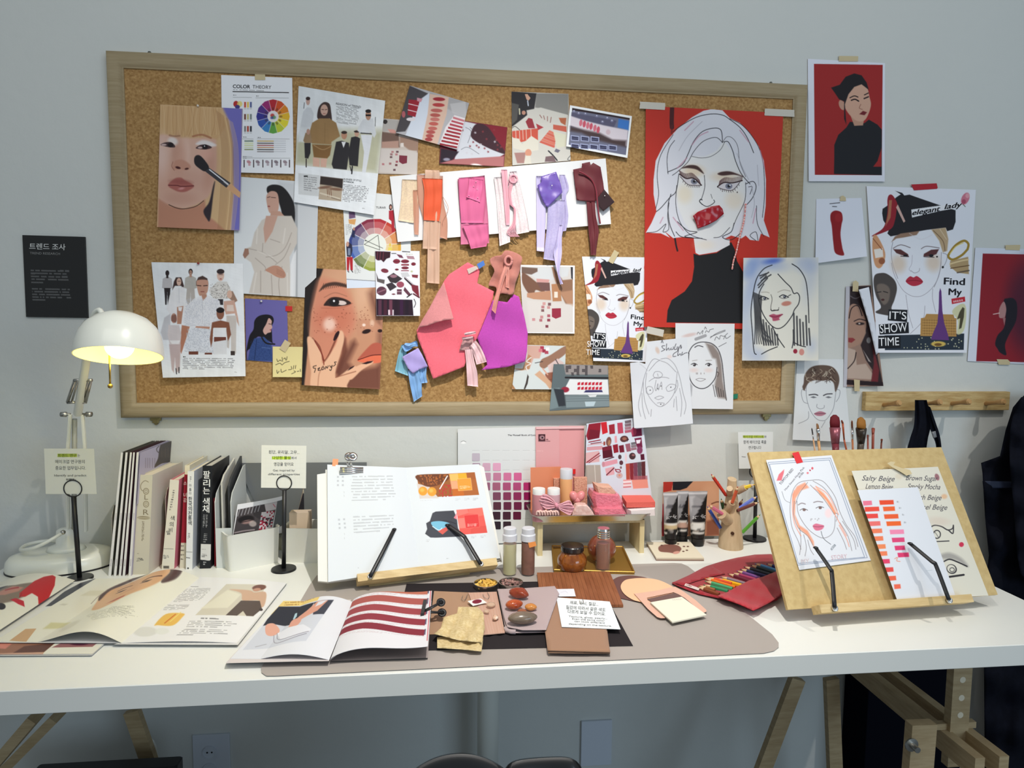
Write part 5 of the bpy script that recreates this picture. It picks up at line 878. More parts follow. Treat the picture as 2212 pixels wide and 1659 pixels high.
a.ell(985,805,60,14,(206,180,176),-12,16,.8);a.line([(1040,840),(1120,810)],(120,118,122),26,.6);a.line([(1112,755),(1120,735),(1130,755),(1122,740)],PC,4)
a.lines([[(975,960),(1010,900),(1060,870),(1120,865),(1180,880),(1230,930),(1260,1020),(1275,1150),(1290,1300),(1300,1360)],[(980,960),(975,1080),(990,1180),(1030,1240),(1090,1262),(1150,1240),(1205,1170),(1220,1080)],[(1030,910),(1060,895),(1100,905)],[(1220,1120),(1235,1130),(1225,1160)]],(46,44,50),7,.95)
a.poly([(1120,870),(1190,890),(1240,960),(1260,1060),(1270,1200),(1300,1350),(1230,1340),(1200,1230),(1225,1100),(1210,1010),(1180,1000)],(112,96,88),22,.75);a.poly([(985,1200),(1010,1240),(1005,1320),(1000,1330)],(150,150,156),10,.7)
for i in range(5):a.line([(1185+i*22,1230+i*12),(1205+i*18,1330)],(60,56,58),6,.8)
for cx_ in(1025,1148):a.line([(cx_-26,1056),(cx_,1045),(cx_+26,1058)],(50,46,50),6);a.ell(cx_+2,1060,13,12,(50,44,48),0,4);a.ell(cx_-3,1056,4,4,(220,220,224));a.ell(cx_,1105,34,18,(220,196,190),0,26,.6)
a.line([(1010,1025),(1050,1018)],(150,140,136),6,.7);a.line([(1125,1022),(1175,1020)],(150,140,136),6,.7);a.lines([[(1040,1183),(1070,1174),(1120,1180)],[(1040,1186),(1080,1200),(1122,1182)]],(130,120,124),4);a.speck([(1040,1125),(1115,1125),(1115,1140),(1040,1140)],(150,140,140),9,.4,.6,3)
sheet('portrait_drawing',WALL,cq(D2,(865,703),(1370,708),(1356,1437),(870,1432)),a,HB+.014,.0006,.7,lambda s,t:.003*t,label='pencil portrait with brown shaded hair and notes in its top corner',cat='drawing')
a=Art((216,218,223),D2)
a.poly([(500,1040),(560,1050),(625,1108),(600,1240),(480,1300),(480,1040)],(214,216,222),4);a.line([(560,1050),(600,1080),(628,1110)],(170,170,178),5,.6)
a.lines([[(775,895),(750,900),(760,920),(775,928),(745,945)],[(790,880),(788,935),(805,915),(812,935)],[(830,915),(822,930),(845,925),(848,905)],[(870,880),(855,925),(875,925),(880,905)],[(890,905),(885,940),(910,890),(912,920),(918,905)],[(880,945),(850,965),(845,988),(870,985)],[(890,935),(885,980),(905,965),(912,980)],[(925,950),(920,975),(945,960),(965,955)],[(745,870),(752,850),(760,872)]],(60,58,66),5)
a.ell(712,935,16,30,(206,184,172),-20,14,.9);a.ell(815,990,20,16,(220,200,196),0,14,.7)
a.lines([[(730,1020),(680,1010),(640,1060),(600,1160),(575,1280),(550,1400),(570,1500)],[(740,1010),(800,1005),(860,1060),(900,1160),(930,1300),(955,1400),(940,1480)],[(620,1130),(610,1240),(640,1330),(700,1400),(745,1415),(800,1380),(850,1310),(870,1220),(880,1120)],[(735,1020),(700,1040),(640,1110)],[(740,1025),(800,1050),(870,1120)],[(675,1150),(690,1120),(730,1118),(755,1145),(730,1172),(690,1170),(675,1150)],[(712,1135),(718,1155)],[(615,1270),(630,1245),(665,1250),(675,1285),(650,1310),(620,1300),(615,1270)],[(785,1255),(820,1225),(870,1235),(850,1270),(800,1285),(785,1255)],[(690,1340),(730,1325),(765,1335)],[(688,1342),(720,1355),(765,1338)],[(710,1385),(740,1382),(770,1390),(750,1412)],[(700,1190),(690,1250),(700,1280),(715,1220),(720,1275),(745,1205),(750,1270)],[(640,1200),(690,1170),(770,1165),(810,1175)],[(880,1190),(885,1240),(860,1300)],[(590,1200),(600,1350),(640,1480)],[(580,1300),(585,1420),(610,1520)],[(660,1440),(655,1500)],[(855,1350),(850,1420)],[(900,1260),(920,1380),(910,1500)],[(870,1330),(880,1450)]],(118,116,124),4,.85)
for x,y in((650,1275),(826,1250),(715,1262),(742,1240),(740,1395)):a.ell(x,y,5,5,(50,48,54))
V_=[(1398,738),(1484,729),(1490,820),(1497,915),(1432,921),(1370,925),(1365,850),(1361,784),(1380,782),(1394,786)]
soft('portrait_drawing',WALL,V_,HB+.017,PAPER,step=1.,amp=.0,fn=lambda u,v:.005*np.clip((1396-u)/34,0,1)*np.clip((830-v)/50,0,1)+.012*((v-730)/190)**2,th=.0004,art=a,smooth=False,label='pencil sketch of a face ringed with small circles, hanging below the frame',cat='drawing')
outline('tape',WALL,cq(D2,(1360,1310),(1398,1305),(1396,1345),(1358,1352)),HB+.0008,.0004,flat((38,120,92)),label='small green tape on the cork beside the pencil portraits',cat='tape')
# sheets on the wall right of the board
a=Art((222,224,234),D1);a.poly([(122,121),(596,128),(588,888),(128,886)],(156,40,40),3)
a.poly([(260,880),(262,760),(262,680),(290,610),(345,560),(370,520),(470,530),(500,505),(560,540),(590,575),(590,888)],(30,31,36),4);a.poly([(588,700),(588,830),(530,830),(560,790)],(156,40,40),5);a.poly([(375,480),(470,490),(460,545),(400,548)],(184,142,120),5)
a.poly([(330,370),(360,300),(400,265),(450,255),(490,290),(505,350),(515,400),(500,460),(470,510),(420,515),(370,475),(335,420)],(202,160,138),5,sm=1);a.ell(315,405,20,36,(186,142,122),-20,5)
a.poly([(240,285),(300,265),(340,210),(400,187),(450,200),(485,250),(500,300),(450,262),(400,280),(360,330),(335,400),(345,540),(330,500),(330,380),(295,365),(265,320)],(32,28,32),5)
a.line([(370,355),(400,342),(425,350)],(40,30,30),7);a.line([(470,335),(497,322)],(40,30,30),7);a.line([(380,372),(405,365),(430,378)],(40,28,30),9);a.line([(468,360),(497,348)],(40,28,30),9);a.line([(445,400),(435,425),(455,435)],(150,104,88),5);a.poly([(434,468),(460,445),(488,455),(470,475)],(110,34,40),5)
sheet('photo_print',WALL,cq(D1,(80,86),(612,116),(610,932),(86,930)),a,.002,.0006,.8,lambda s,t:.003*t*t,label='white bordered red portrait of a woman in black right of the board',cat='photo')
outline('tape',WALL,cq(D1,(295,66),(428,68),(425,105),(293,104)),.0035,.0003,TAPE,label='beige tape above the red portrait of the woman in black',cat='tape')
a=Art((220,223,234),D1);a.poly([(240,1150),(270,1132),(310,1145),(320,1190),(312,1230),(305,1300),(318,1390),(328,1440),(270,1425),(255,1350),(245,1240),(235,1190)],(142,26,32),5,sm=1);a.ell(290,1180,24,30,(166,40,46),0,14,.6);a.lines([[(232,1085),(300,1078)],[(250,1104),(278,1105)]],(60,60,66),6,.8)
sheet('swatch_note',WALL,cq(D1,(138,1052),(450,1045),(488,1448),(132,1496)),a,.001,.0005,.9,lambda s,t:.014*t*t*(.4+.6*s),label='small white note with a dark red lipstick smear',cat='note')
outline('tape',WALL,cq(D1,(300,1066),(305,1036),(322,1028),(340,1040),(344,1066)),.003,.0003,TAPE,label='beige tape above the lipstick smear note',cat='tape')
a=Art((216,220,232),D1);a.poly([(1285,1428),(1700,1436),(1700,2180),(1240,2170)],(140,30,42),3);a.ell(1600,1800,150,300,(70,28,50),0,150,.8)
a.crop(D3);a.poly([(1690,340),(1720,318),(1770,320),(1798,370),(1790,500),(1730,620),(1700,700),(1710,780),(1660,760),(1640,730),(1620,690),(1640,620),(1690,560),(1705,470)],(30,26,36),6,sm=1);a.poly([(1655,400),(1690,345),(1710,400),(1700,470),(1680,480),(1652,470)],(176,130,128),5,sm=1);a.line([(1605,448),(1655,438)],(226,200,196),6);a.poly([(1680,470),(1705,480),(1695,540)],(160,112,112),5)
sheet('photo_print',WALL,[(2107,535),(2250,539),(2240,788),(2090,780)],a,.002,.0006,.9,None,label='red portrait of a long-haired woman with a cigarette, cut by the photo edge',cat='photo')
outline('tape',WALL,cq(D1,(1443,1370),(1545,1368),(1540,1406),(1442,1402)),.0035,.0003,TAPE,label='beige tape above the cigarette portrait',cat='tape')
outline('tape',WALL,cq(D3,(1632,814),(1722,816),(1742,835),(1738,860),(1650,858)),.0035,.0003,TAPE,label='beige tape below the cigarette portrait',cat='tape')
a=Art((150,122,108),D3);a.poly([(400,220),(440,220),(412,1040),(380,1040)],(190,188,196),3);a.poly([(436,222),(590,218),(600,400),(580,480),(600,600),(640,760),(690,1030),(600,1020),(610,900),(560,820),(520,700),(560,600),(545,470),(500,400),(436,390)],(46,34,36),8)
a.poly([(430,400),(500,375),(550,470),(560,560),(520,680),(440,720),(420,700)],(166,130,112),8,sm=1);a.poly([(420,720),(480,740),(490,860),(560,850),(610,930),(606,978),(418,970)],(186,164,150),8);a.line([(430,480),(450,400),(500,380),(530,460)],(50,36,36),8);a.line([(440,300),(480,320),(520,300)],(90,80,84),10)
a.line([(470,505),(510,488),(558,500)],(54,38,38),8);a.ell(515,525,32,12,(50,36,36),0,6);a.ell(510,524,8,6,(190,180,176));a.poly([(424,640),(460,640),(480,655),(450,680),(424,675)],(140,54,56),5);a.line([(485,760),(470,830),(420,890)],(50,34,34),8);a.poly([(610,700),(660,900),(650,1010),(600,1000),(620,850)],(110,40,46),10);a.poly([(540,740),(600,840),(580,830)],(170,160,156),6);a.poly([(412,980),(690,1000),(690,1032),(410,1022)],(40,26,30),4);a.ell(580,660,16,24,(120,116,116),0,8)
sheet('magazine_page',WALL,cq(D3,(405,222),(592,212),(692,1030),(385,1040)),a,.003,.0006,.85,lambda s,t:.010*s*s,GLOSSP,label='narrow dark magazine portrait curling at its right side',cat='magazine page')
a=Art((214,218,230),D3)
soft('paper_sheet',WALL,cq(D3,(508,248),(592,226),(640,520),(668,760),(650,780),(590,520)),.016,mat('plain_white_paper',(216,220,230),.6),amp=.001,label='folded white paper strip over the dark magazine portrait',cat='paper')
for q in(((458,262),(462,185),(485,172),(508,190),(504,264)),((470,978),(518,984),(516,1076),(474,1074))):outline('tape',WALL,cq(D3,*q),.0065,.0003,TAPE,label='beige tape at the top of the dark magazine portrait' if q[0][0]==458 else'beige tape at the bottom of the dark magazine portrait',cat='tape')
a=Art((216,219,221),D3);G=(122,124,132)
a.lines([[(85,1000),(82,1110),(110,1220),(160,1295),(210,1315),(250,1300),(300,1220),(318,1120),(330,1010)],[(78,1072),(50,1060),(42,1100),(60,1160),(95,1175)],[(330,1060),(355,1070),(350,1120),(325,1160)],[(100,1240),(95,1300),(20,1338)],[(235,1320),(205,1370)],[(170,1180),(168,1205),(195,1218),(225,1210),(228,1190)]],G,4,.9)
a.poly([(60,1010),(70,940),(120,880),(200,862),(290,875),(340,930),(350,1000),(320,1080),(305,1010),(270,985),(215,990),(160,985),(110,1000),(85,1030),(65,1070),(50,1040)],(96,78,68),8,sm=1)
for i in range(30):
 x=70+random.random()*260;y=880+random.random()*90;a.line([(x,y),(x+random.uniform(-30,30),y+18),(x+random.uniform(-40,40),y+40)],random.choice([(206,196,176),(54,38,34),(60,42,36),(176,160,140)]),5,.75)
a.line([(105,1105),(150,1100),(175,1108)],(70,68,74),9);a.line([(222,1110),(250,1098),(292,1096)],(70,68,74),9)
for x in(140,262):a.poly([(x-26,1124),(x,1115),(x+28,1126),(x,1132)],(110,112,118),4)
a.poly([(146,1258),(180,1240),(210,1240),(242,1256),(210,1275),(170,1275)],(176,118,134),5,sm=1);a.line([(148,1257),(240,1256)],(110,70,84),5)
sheet('portrait_drawing',WALL,[(1722,775),(1822,776),(1838,955),(1712,950)],a,.0012,.0005,.8,lambda s,t:.012*t**3,label='pencil portrait of a man with short brown hair on thin paper',cat='drawing')
p0=Wp(1871,847,.018);p1=Wp(1871,887.5,.018);x0=p0[0];zt=p0[2];zb=p1[2];x1=Wp(2182,860,.018)[0]
ck=empty('coat_rack',((x0+x1)/2,0,(zt+zb)/2),'pine coat rack with wooden pegs on the wall behind the easel','coat rack')
mb=MB();mb.box(((x0+x1)/2,-.009,(zt+zb)/2),(x1-x0,.018,zt-zb),bev=.002);mb.build('rail',wood('rack_pine',(206,180,128),(168,134,80),(2,14,14),9),ck)
for u,v in((1915,872),(2001,870),(2062,869),(2135,869)):
 p=Wp(u,v,.018);c=MB();c.lathe((p[0]-.008,-.017,p[2]-.004),[(.006,0),(.0055,.03),(.0085,.048),(.009,.056),(.006,.060)],16,rotm(78,0,8));autosmooth(c.build('peg',wood('peg_pine',(190,150,100),(160,120,74),I3,20),ck))
def hang(y0,y1):pass
ap=empty('apron',Wp(2001,868,.04),'black apron hanging by its strap from the rack behind the easel','apron')
def cl2(R):return[(a_,b_)for a_,b_ in R]
cloth('strap',WALL,cl2([((1976,864),(2002,864)),((1976,890),(2008,892)),((1974,920),(2010,922)),((1966,946),(2004,950)),((1958,975),(2000,990)),((1950,1010),(2010,1010))]),.052,BLACKFAB,ap,amp=.004,th=.004)
cloth('strap',WALL,cl2([((1996,870),(2010,880)),((2002,905),(2022,915)),((2012,935),(2030,940)),((2022,965),(2034,970)),((2018,1010),(2034,1010))]),.040,BLACKFAB,ap,amp=.003,th=.003,seed=3)
soft('buckle',WALL,[(2011,933),(2021,931),(2024,944),(2016,947)],.063,mat('grey_plastic',(120,122,126),.4),ap,amp=.0)
ct=empty('coat',Wp(2200,880,.1),'long navy black coat hanging at the right end of the rack','coat')
soft('coat_body',WALL,[(2206,858),(2236,850),(2300,850),(2330,1659),(2330,1760),(2128,1760),(2126,1500),(2124,1300),(2136,1200),(2128,1120),(2122,1020),(2119,1000),(2160,985),(2172,930),(2188,880)],.045,BLACKFAB,ct,amp=.022,freq=.045,step=9,th=.006)
soft('coat_sleeve',WALL,[(2196,880),(2240,870),(2290,1240),(2250,1260),(2205,1240),(2190,1100),(2180,960)],.10,BLACKFAB,ct,sm=3,amp=.014,freq=.06,step=9,th=.006)
o_=soft('reflective_strip',WALL,[(2122,1039),(2185,1040),(2188,1054),(2124,1055)],.088,mat('navy_strip',(36,42,62),.6),ct,amp=.002)
# sheets standing against the wall behind the table
PW=Plane((0,-.006,TZ),(0,-1,0))
a=Art((222,224,224),D7)
for r in range(8):
 y0=320+r*92
 for c_ in range(7):
  x=1480+c_*95;a.line([(x+8,y0),(x+70,y0)],(190,192,192),5,.8);a.line([(x+8,y0+5),(x+70,y0+5)],(240,240,240),4,.8)
chips={(0,0):(196,184,196),(1,0):(176,156,172),(1,1):(214,172,192),(1,2):(228,168,196),(2,1):(196,150,172),(2,2):(200,130,160),(2,3):(214,120,160),(2,4):(214,104,152),(3,1):(160,104,130),(3,2):(170,100,126),(3,3):(178,84,124),(3,4):(186,80,128),(3,5):(190,54,118),(4,2):(130,76,100),(4,3):(140,60,94),(4,4):(150,52,98),(4,5):(150,28,88),(5,2):(92,50,66),(5,3):(104,44,70),(5,4):(112,36,72),(5,5):(100,24,62),(6,2):(64,38,50),(6,3):(72,36,52),(6,4):(96,24,56),(7,2):(44,32,42),(7,3):(56,36,46)}
a.ell(1402,243,26,14,(246,246,246),0,4);a.line([(1378,240),(1402,228),(1426,240)],(140,140,140),5)
o=sheet('colour_chart',PW,[(989,927),(1158,922),(1163,1172),(989,1176)],a,.002,.001,.8,None,label='white colour chart of pink and plum chips headed The Munsell Book of Color',cat='colour chart')
letters(o,D7,[('The Munsell Book of Color',1820,181,275,15,0,(60,58,64),.012)])
for(r,c_),col in chips.items():
 x=1520+c_*97+(r%3)*3;y=382+r*92;w=37;P_=[]
 for sx,sy,a0 in((1,-1,-90),(1,1,0),(-1,1,90),(-1,-1,180)):
  for k in range(3):t=math.radians(a0+k*45);P_.append((x+sx*(w-8)+8*math.cos(t),y+sy*(w-8)+8*math.sin(t)))
 outline('colour_chip',PW,cq(D7,*P_),.003,.0007,flat(col,.45),parent=o)
pk=empty('pink_card',PW.pt((1210,1050),0)[0],'pale pink card chart standing behind the tray display','card')
sheet('card_panel',PW,[(1157,922),(1208,922),(1209,1120),(1158,1120)],Art((222,164,166),D8).rows([(520,320),(660,320),(660,330),(520,330)],1,(240,200,200),.9,.5,30,0,3),.006,.001,1.,parent=pk)
sheet('card_panel',PW,[(1208,920),(1262,920),(1262,1120),(1208,1120)],(224,158,160),.004,.001,1.,parent=pk)
sheet('card_panel',PW,cq(D8,(516,96),(968,90),(966,112),(516,118)),(236,190,192),.008,.001,1.,parent=pk)
o=sheet('printed_stamp',PW,cq(D8,(538,166),(602,166),(602,230),(538,230)),Art((74,40,48),D8).ell(572,198,24,20,(170,130,136),0,6).ell(574,198,9,9,(30,24,28)),.0085,.0002,1.,parent=pk)
sheet('printed_stamp',PW,cq(D8,(606,208),(650,208),(650,228),(606,228)),Art((222,164,166),D8).rows([(608,210),(650,210),(650,226),(608,226)],1,(70,40,44),.9,.9,8,0,3),.0085,.0002,.8,parent=pk)
outline('tape',PW,cq(D8,(862,495),(888,494),(887,540),(862,542)),.009,.0003,flat((220,40,40)),label='small red tape on the pink card',cat='tape')
a=Art((206,214,226),D8);MRr=(130,24,44)
a.poly([(975,75),(990,80),(975,260),(968,240)],(30,26,32),4);a.poly([(1010,70),(1125,55),(1120,130),(1110,200),(1000,222),(985,180)],(140,26,44),5);a.poly([(1020,120),(1115,130),(1108,200),(1000,220)],(112,22,40),5);a.poly([(1125,55),(1180,48),(1192,150),(1140,168)],(196,32,44),4);a.poly([(1200,80),(1255,68),(1260,160),(1208,166)],(150,36,52),4);a.poly([(1280,60),(1330,55),(1338,155),(1288,162)],(180,66,90),4)
for i in range(4):a.poly([(1350,40+i*30),(1408,30+i*30),(1410,56+i*30),(1354,66+i*30)],[(110,96,106),(130,104,116),(160,120,134),(176,90,110)][i],3)
a.poly([(1410,120),(1505,110),(1510,180),(1420,190)],(120,30,66),6);a.ell(1435,140,24,40,(170,60,90),0,8)
a.line([(1010,240),(1120,220)],(140,40,56),10);a.line([(1030,255),(1130,240)],(120,24,44),8);a.line([(1000,268),(1165,250)],(206,150,150),7);a.poly([(990,285),(1140,275),(1140,310),(990,320)],(206,150,158),4);a.poly([(1150,235),(1168,235),(1168,270),(1150,272)],(150,70,60),3)
a.ell(1200,235,25,44,(120,76,70),8,5);a.ell(1205,245,12,26,(170,120,90),8,6);a.poly([(1255,185),(1275,180),(1280,245),(1258,248)],(220,150,160),4);a.ell(1345,210,38,30,(90,50,50),-10,5);a.ell(1348,208,20,14,(150,96,80),0,5);a.poly([(1380,200),(1390,215),(1370,240)],(60,30,34),3)
a.poly([(1138,290),(1225,272),(1240,380),(1145,396)],(84,18,36),4);a.poly([(1140,290),(1222,275),(1226,310),(1142,325)],(116,28,48),4);a.poly([(1238,268),(1285,258),(1293,335),(1250,345)],(140,24,42),4);a.poly([(1295,275),(1340,266),(1348,335),(1305,340)],(110,22,44),4);a.poly([(1355,260),(1400,250),(1410,325),(1370,332)],(150,90,106),4)
for i in range(3):a.poly([(1408,245+i*26),(1460,235+i*26),(1462,258+i*26),(1412,268+i*26)],[(106,104,110),(130,116,124),(150,110,124)][i],3)
a.poly([(1440,205),(1505,195),(1515,290),(1470,300)],(110,26,62),5);a.poly([(1455,220),(1500,215),(1490,250),(1462,255)],(230,224,234),4);a.ell(1490,315,26,36,(130,60,96),0,8)
a.poly([(975,340),(1110,322),(1112,425),(972,440)],(214,170,172),3);a.line([(990,430),(1110,345)],(140,34,50),10);a.line([(1010,434),(1120,365)],(120,20,40),7);a.line([(1165,410),(1248,382)],(70,16,34),9)
a.poly([(1140,430),(1280,400),(1284,440),(1150,475)],(214,150,164),5);a.ell(1148,450,14,26,(190,130,140),0,5,.8);a.ell(1305,380,16,22,(84,60,66));a.ell(1318,435,18,22,(90,50,60));a.ell(1422,372,30,32,(70,44,50),0,5);a.ell(1430,362,14,10,(150,96,100),0,5);a.ell(1362,388,10,44,(224,196,204),0,5);a.poly([(1495,355),(1530,350),(1535,405),(1500,410)],(84,20,46),4)
a.poly([(1165,490),(1250,470),(1255,545),(1180,560)],(216,164,172),4);a.line([(1180,550),(1250,485)],(96,20,40),10);a.line([(1265,500),(1300,500),(1310,520),(1275,520),(1262,495)],(150,50,66),9);a.ell(1302,555,30,28,(196,170,172),0,4);a.ell(1302,553,10,10,(220,140,110),0,5);a.ell(1315,480,10,12,(130,100,104))
for i,c_ in enumerate(((176,76,60),(130,40,50),(120,62,84),(92,80,88),(90,40,46))):a.poly([(1360+i*36,445-i*5),(1396+i*36,440-i*5),(1400+i*36,595),(1366+i*36,598)],c_,3)
a.poly([(970,455),(1120,455),(1130,620),(980,640)],(170,160,150),6);a.line([(1065,455),(1075,620)],(206,200,190),7);a.line([(985,470),(990,600)],(150,140,130),8)
for i in range(5):a.poly([(1335,595+i*16),(1410,590+i*16),(1412,602+i*16),(1338,608+i*16)],[(226,150,150),(240,224,224),(214,140,140),(236,214,214),(206,120,124)][i],2)
a.poly([(1415,595),(1560,585),(1570,670),(1430,680)],(224,148,132),5);a.poly([(1430,560),(1560,555),(1562,590),(1430,598)],(170,90,100),5,.7)
PC2=Plane((0,-.055,TZ),(0,-1,.10))
sheet('collage_print',PC2,[(1266,915),(1386,901),(1410,1100),(1262,1110)],a,0,.0006,.75,lambda s,t:.02*(s-.5)**2,GLOSSP,label='glossy collage poster of red and plum make-up leaning behind the tray',cat='poster')
# desk lamp
ZA=np.array([0,0,1.]);WL=mat('lamp_enamel',(236,236,224),.28,coat=.3)
lc=Vy(257,769,-.40);LR=86.5/ppm(lc);RL=rotm(-16,-2,0)
lp=empty('desk_lamp',(-.115,-.09,TZ),'white arm lamp with a round dome shade, lit, at the left end of the table','lamp')
mb=MB();pf=[(LR,0),(LR*1.005,.006),(LR*.985,.022),(LR*.93,.042),(LR*.82,.06),(LR*.62,.076),(LR*.36,.086),(.012,.0895)]
inn=[(r-.002,z-.0015)for r,z in pf][::-1];inn[-1]=(LR-.002,0)
mb.lathe(lc,pf+inn+[pf[0]],48,RL,cap=False);autosmooth(mb.build('lamp_shade',WL,lp),60)
mb=MB();mb.ball(lc+RL@np.array([0,0,.022]),.027,n=12);mb.build('bulb',mat('lit_bulb',(255,250,220),.3,emit=((255,244,150),4)),lp,True)
mb=MB();mb.lathe(lc+RL@np.array([0,0,.045]),[(.014,0),(.016,.03)],16,RL);mb.build('lamp_socket',WL,lp,True)
pl_=bpy.data.lights.new('lamp_bulb_light','POINT');pl_.energy=1.1;pl_.color=(1,.80,.09);pl_.shadow_soft_size=.024;po=bpy.data.objects.new('lamp_bulb_light',pl_);COL.objects.link(po);po.location=lc+RL@np.array([0,0,-.004-.004])
yl=lc[1];a_=Vy(237,776,yl);b_=Vy(238,834,yl);mb=MB();mb.tube([a_+ZA*.02,b_],.0018,8);mb.ball(b_,.0048,n=8);mb.build('pull_rod',BRASS,lp,True)
sj=Vy(192,700,-.345);el=Vy(168,893,-.135)
mb=MB();mb.tube([sj,Vy(186,780,-.27),el],[.0085,.0085,.0095],12);autosmooth(mb.build('upper_arm',WL,lp))
mb=MB();mb.tube([Vy(186,697,-.35),Vy(206,694,-.36)],.006,10);mb.build('shade_knob',STEEL,lp,True)
mb=MB();mb.tube(catmull([Vy(200,700,-.35),Vy(204,678,-.36),Vy(215,670,-.37),Vy(222,682,-.38)],4),.0055,8);mb.build('shade_bracket',WL,lp,True)
for s_ in(0,1):
 q=[(162,821),(146,868),(155,868),(168,824)]if s_==0 else[(196,821),(185,868),(178,868),(190,824)];mb=MB()
 mb.tube([Vy(*q[0],-.225),Vy(*q[1],-.17)],.0036,10);mb.tube([Vy(*q[3],-.225),Vy(*q[2],-.17)],.0022,10)
 x0,x1=((159,174)if s_==0 else(186,199));mb.tube([Vy(x0,822,-.225),Vy(x1,821,-.225)],.0034,10);mb.tube([Vy(x0-14,870,-.17),Vy(x1-12,869,-.17)],.003,10);mb.build('spring',STEEL,lp,True)
for s_ in(-1,1):
 k=Vy(152 if s_<0 else 178,895,-.13);mb=MB();mb.tube([k,k+np.array([s_*.008,0,0]),k+np.array([s_*.009,0,0]),k+np.array([s_*.021,0,0])],[.003,.003,.0065,.0058],12);mb.build('arm_knob',STEEL,lp,True)
 bx=Vy(148,1150,-.09)if s_<0 else Vy(186,1147,-.09);md=Vy(146 if s_<0 else 184,975,-.12)
 mb=MB();mb.tube([k,md,bx],.0062,8,wz=.6);mb.build('lower_arm',WL,lp)
mb=MB();mb.tube([Vy(161,905,-.118),Vy(160,1150,-.085)],.0055,8);mb.build('lower_arm',mat('grey_rod',(170,170,160),.4),lp,True)
c0=np.array([-.118,-.098,TZ]);mb=MB();e_=lambda r,z:(r,z)
mb.lathe(c0,[(.116,.0035),(.1165,.012),(.114,.026),(.106,.036),(.09,.040),(.03,.041),(.01,.041)],56,rotm(0,0,12),sy=.62);autosmooth(mb.build('base',WL,lp,label='oval weighted base'),50)
mb=MB();mb.lathe(c0,[(.1172,0),(.1172,.004)],56,rotm(0,0,12),sy=.62);mb.build('base_ring',BLACKM,lp)
mb=MB();mb.lathe((c0[0]+.008,c0[1]+.01,TZ+.04),[(.045,0),(.038,.01),(.022,.016),(.02,.05),(.012,.055)],20,sy=.8);mb.build('base_joint',WL,lp,True)
mb=MB();mb.tube(catmull([Vy(135,1151,-.12),Vy(110,1166,-.14),Vy(75,1183,-.15),Vy(45,1188,-.12),Vy(60,1176,-.07),Vy(110,1168,-.04),Vy(150,1180,-.02)],5),.0042,8);mb.build('cord',WL,lp,True)
mb=MB();mb.ball(Vy(136,1150,-.12),.006,n=6);mb.build('cord_fitting',STEEL,lp,True)
def stand(bx,by,rx,ry,rr,brad,label):
 b=Dp(bx,by);y=b[1];k=ppm(b);r_=Vy(rx,ry,y);e=empty('card_stand',b,label,'card stand')
 mb=MB();mb.lathe(b,[(brad,0),(brad,.0035),(brad*.97,.005),(.004,.0052)],40);autosmooth(mb.build('base',BLACKM,e))
 R=rr/k;mb=MB();mb.tube([b+ZA*.004,np.array([r_[0],y,r_[2]-R])],.0052,14);mb.build('pole',BLACKM,e,True)
 for dy in(-.0016,.0016):
  mb=MB();mb.tube([r_+np.array([R*math.cos(t),dy,R*math.sin(t)])for t in np.linspace(-math.pi/2,1.5*math.pi,33)],.0013,6);mb.build('ring',BLACKM,e,True)
 return y
def card(label,y,quad,a,res=.6):
 return sheet('note_card',Plane((0,y,0),(0,-1,0)),quad,a,0,.0005,res,None,label=label,cat='card')
INK1=(72,72,74)
y=stand(172,1251,158,1055,18,.0285,'black ring card stand in front of the lamp base')
a=Art((226,226,214),D5);a.rect(515,332,690,362,(178,192,84),3)
a.rows([(592,553),(690,555),(690,572),(592,570)],1,INK1,.9,.7,8,0,3)
o=card('note card reading about trend research on the stand before the lamp',y,cq(D5,(394,286),(841,288),(866,693),(410,693)),a)
letters(o,D5,[('트렌드 연구',520,360,165,24,0,(70,90,30)),('는',695,360,22,22,0,INK1),('메이크업 연구원의',496,417,262,27,0,INK1),('중요한 업무입니다.',496,474,272,27,0,INK1),('Identify and predict',486,536,288,20,0,INK1),('trends',592,572,90,16,0,INK1)])
y=stand(613,1231,614,1043,15.5,.0295,'black ring card stand in front of the white storage bins')
a=Art((230,230,220),D6);a.rect(556,376,735,404,(196,226,70),3)
for i in range(8):a.line([(480,300+i*46),(860,304+i*46)],(206,210,200),2,.5);a.line([(500+i*46,290),(498+i*46,650)],(206,210,200),2,.5)
o=card('note card reading Get inspired by different properties',y,cq(D6,(458,269),(881,275),(877,676),(453,670)),a)
letters(o,D6,[('원단, 유리알, 고무...',525,346,290,27,1,INK1),('다양한 물성',560,400,172,24,0,(70,90,30)),('에서',738,400,48,20,0,INK1),('영감을 얻어요',575,462,185,27,0,INK1),('Get inspired by',566,516,205,20,0,INK1),('different properties',520,552,298,20,0,INK1)])
y=stand(1630,1165,1634,1018,15,.032,'black ring card stand partly behind the easel board')
a=Art((222,224,222),E1);a.rect(888,160,1068,182,(186,204,80),2);a.line([(880,342),(910,345)],INK1,4)
o=card('note card on the stand half hidden by the easel board',y,cq(E1,(846,132),(1145,130),(1145,442),(854,444)),a)
letters(o,E1,[('메이크업 아티스트',890,181,175,19,0,(70,90,30)),('와',1070,181,20,18,0,INK1),('함께 메이크업 룩을',893,229,195,24,0,INK1),('연구합니다',936,275,108,22,0,INK1)])
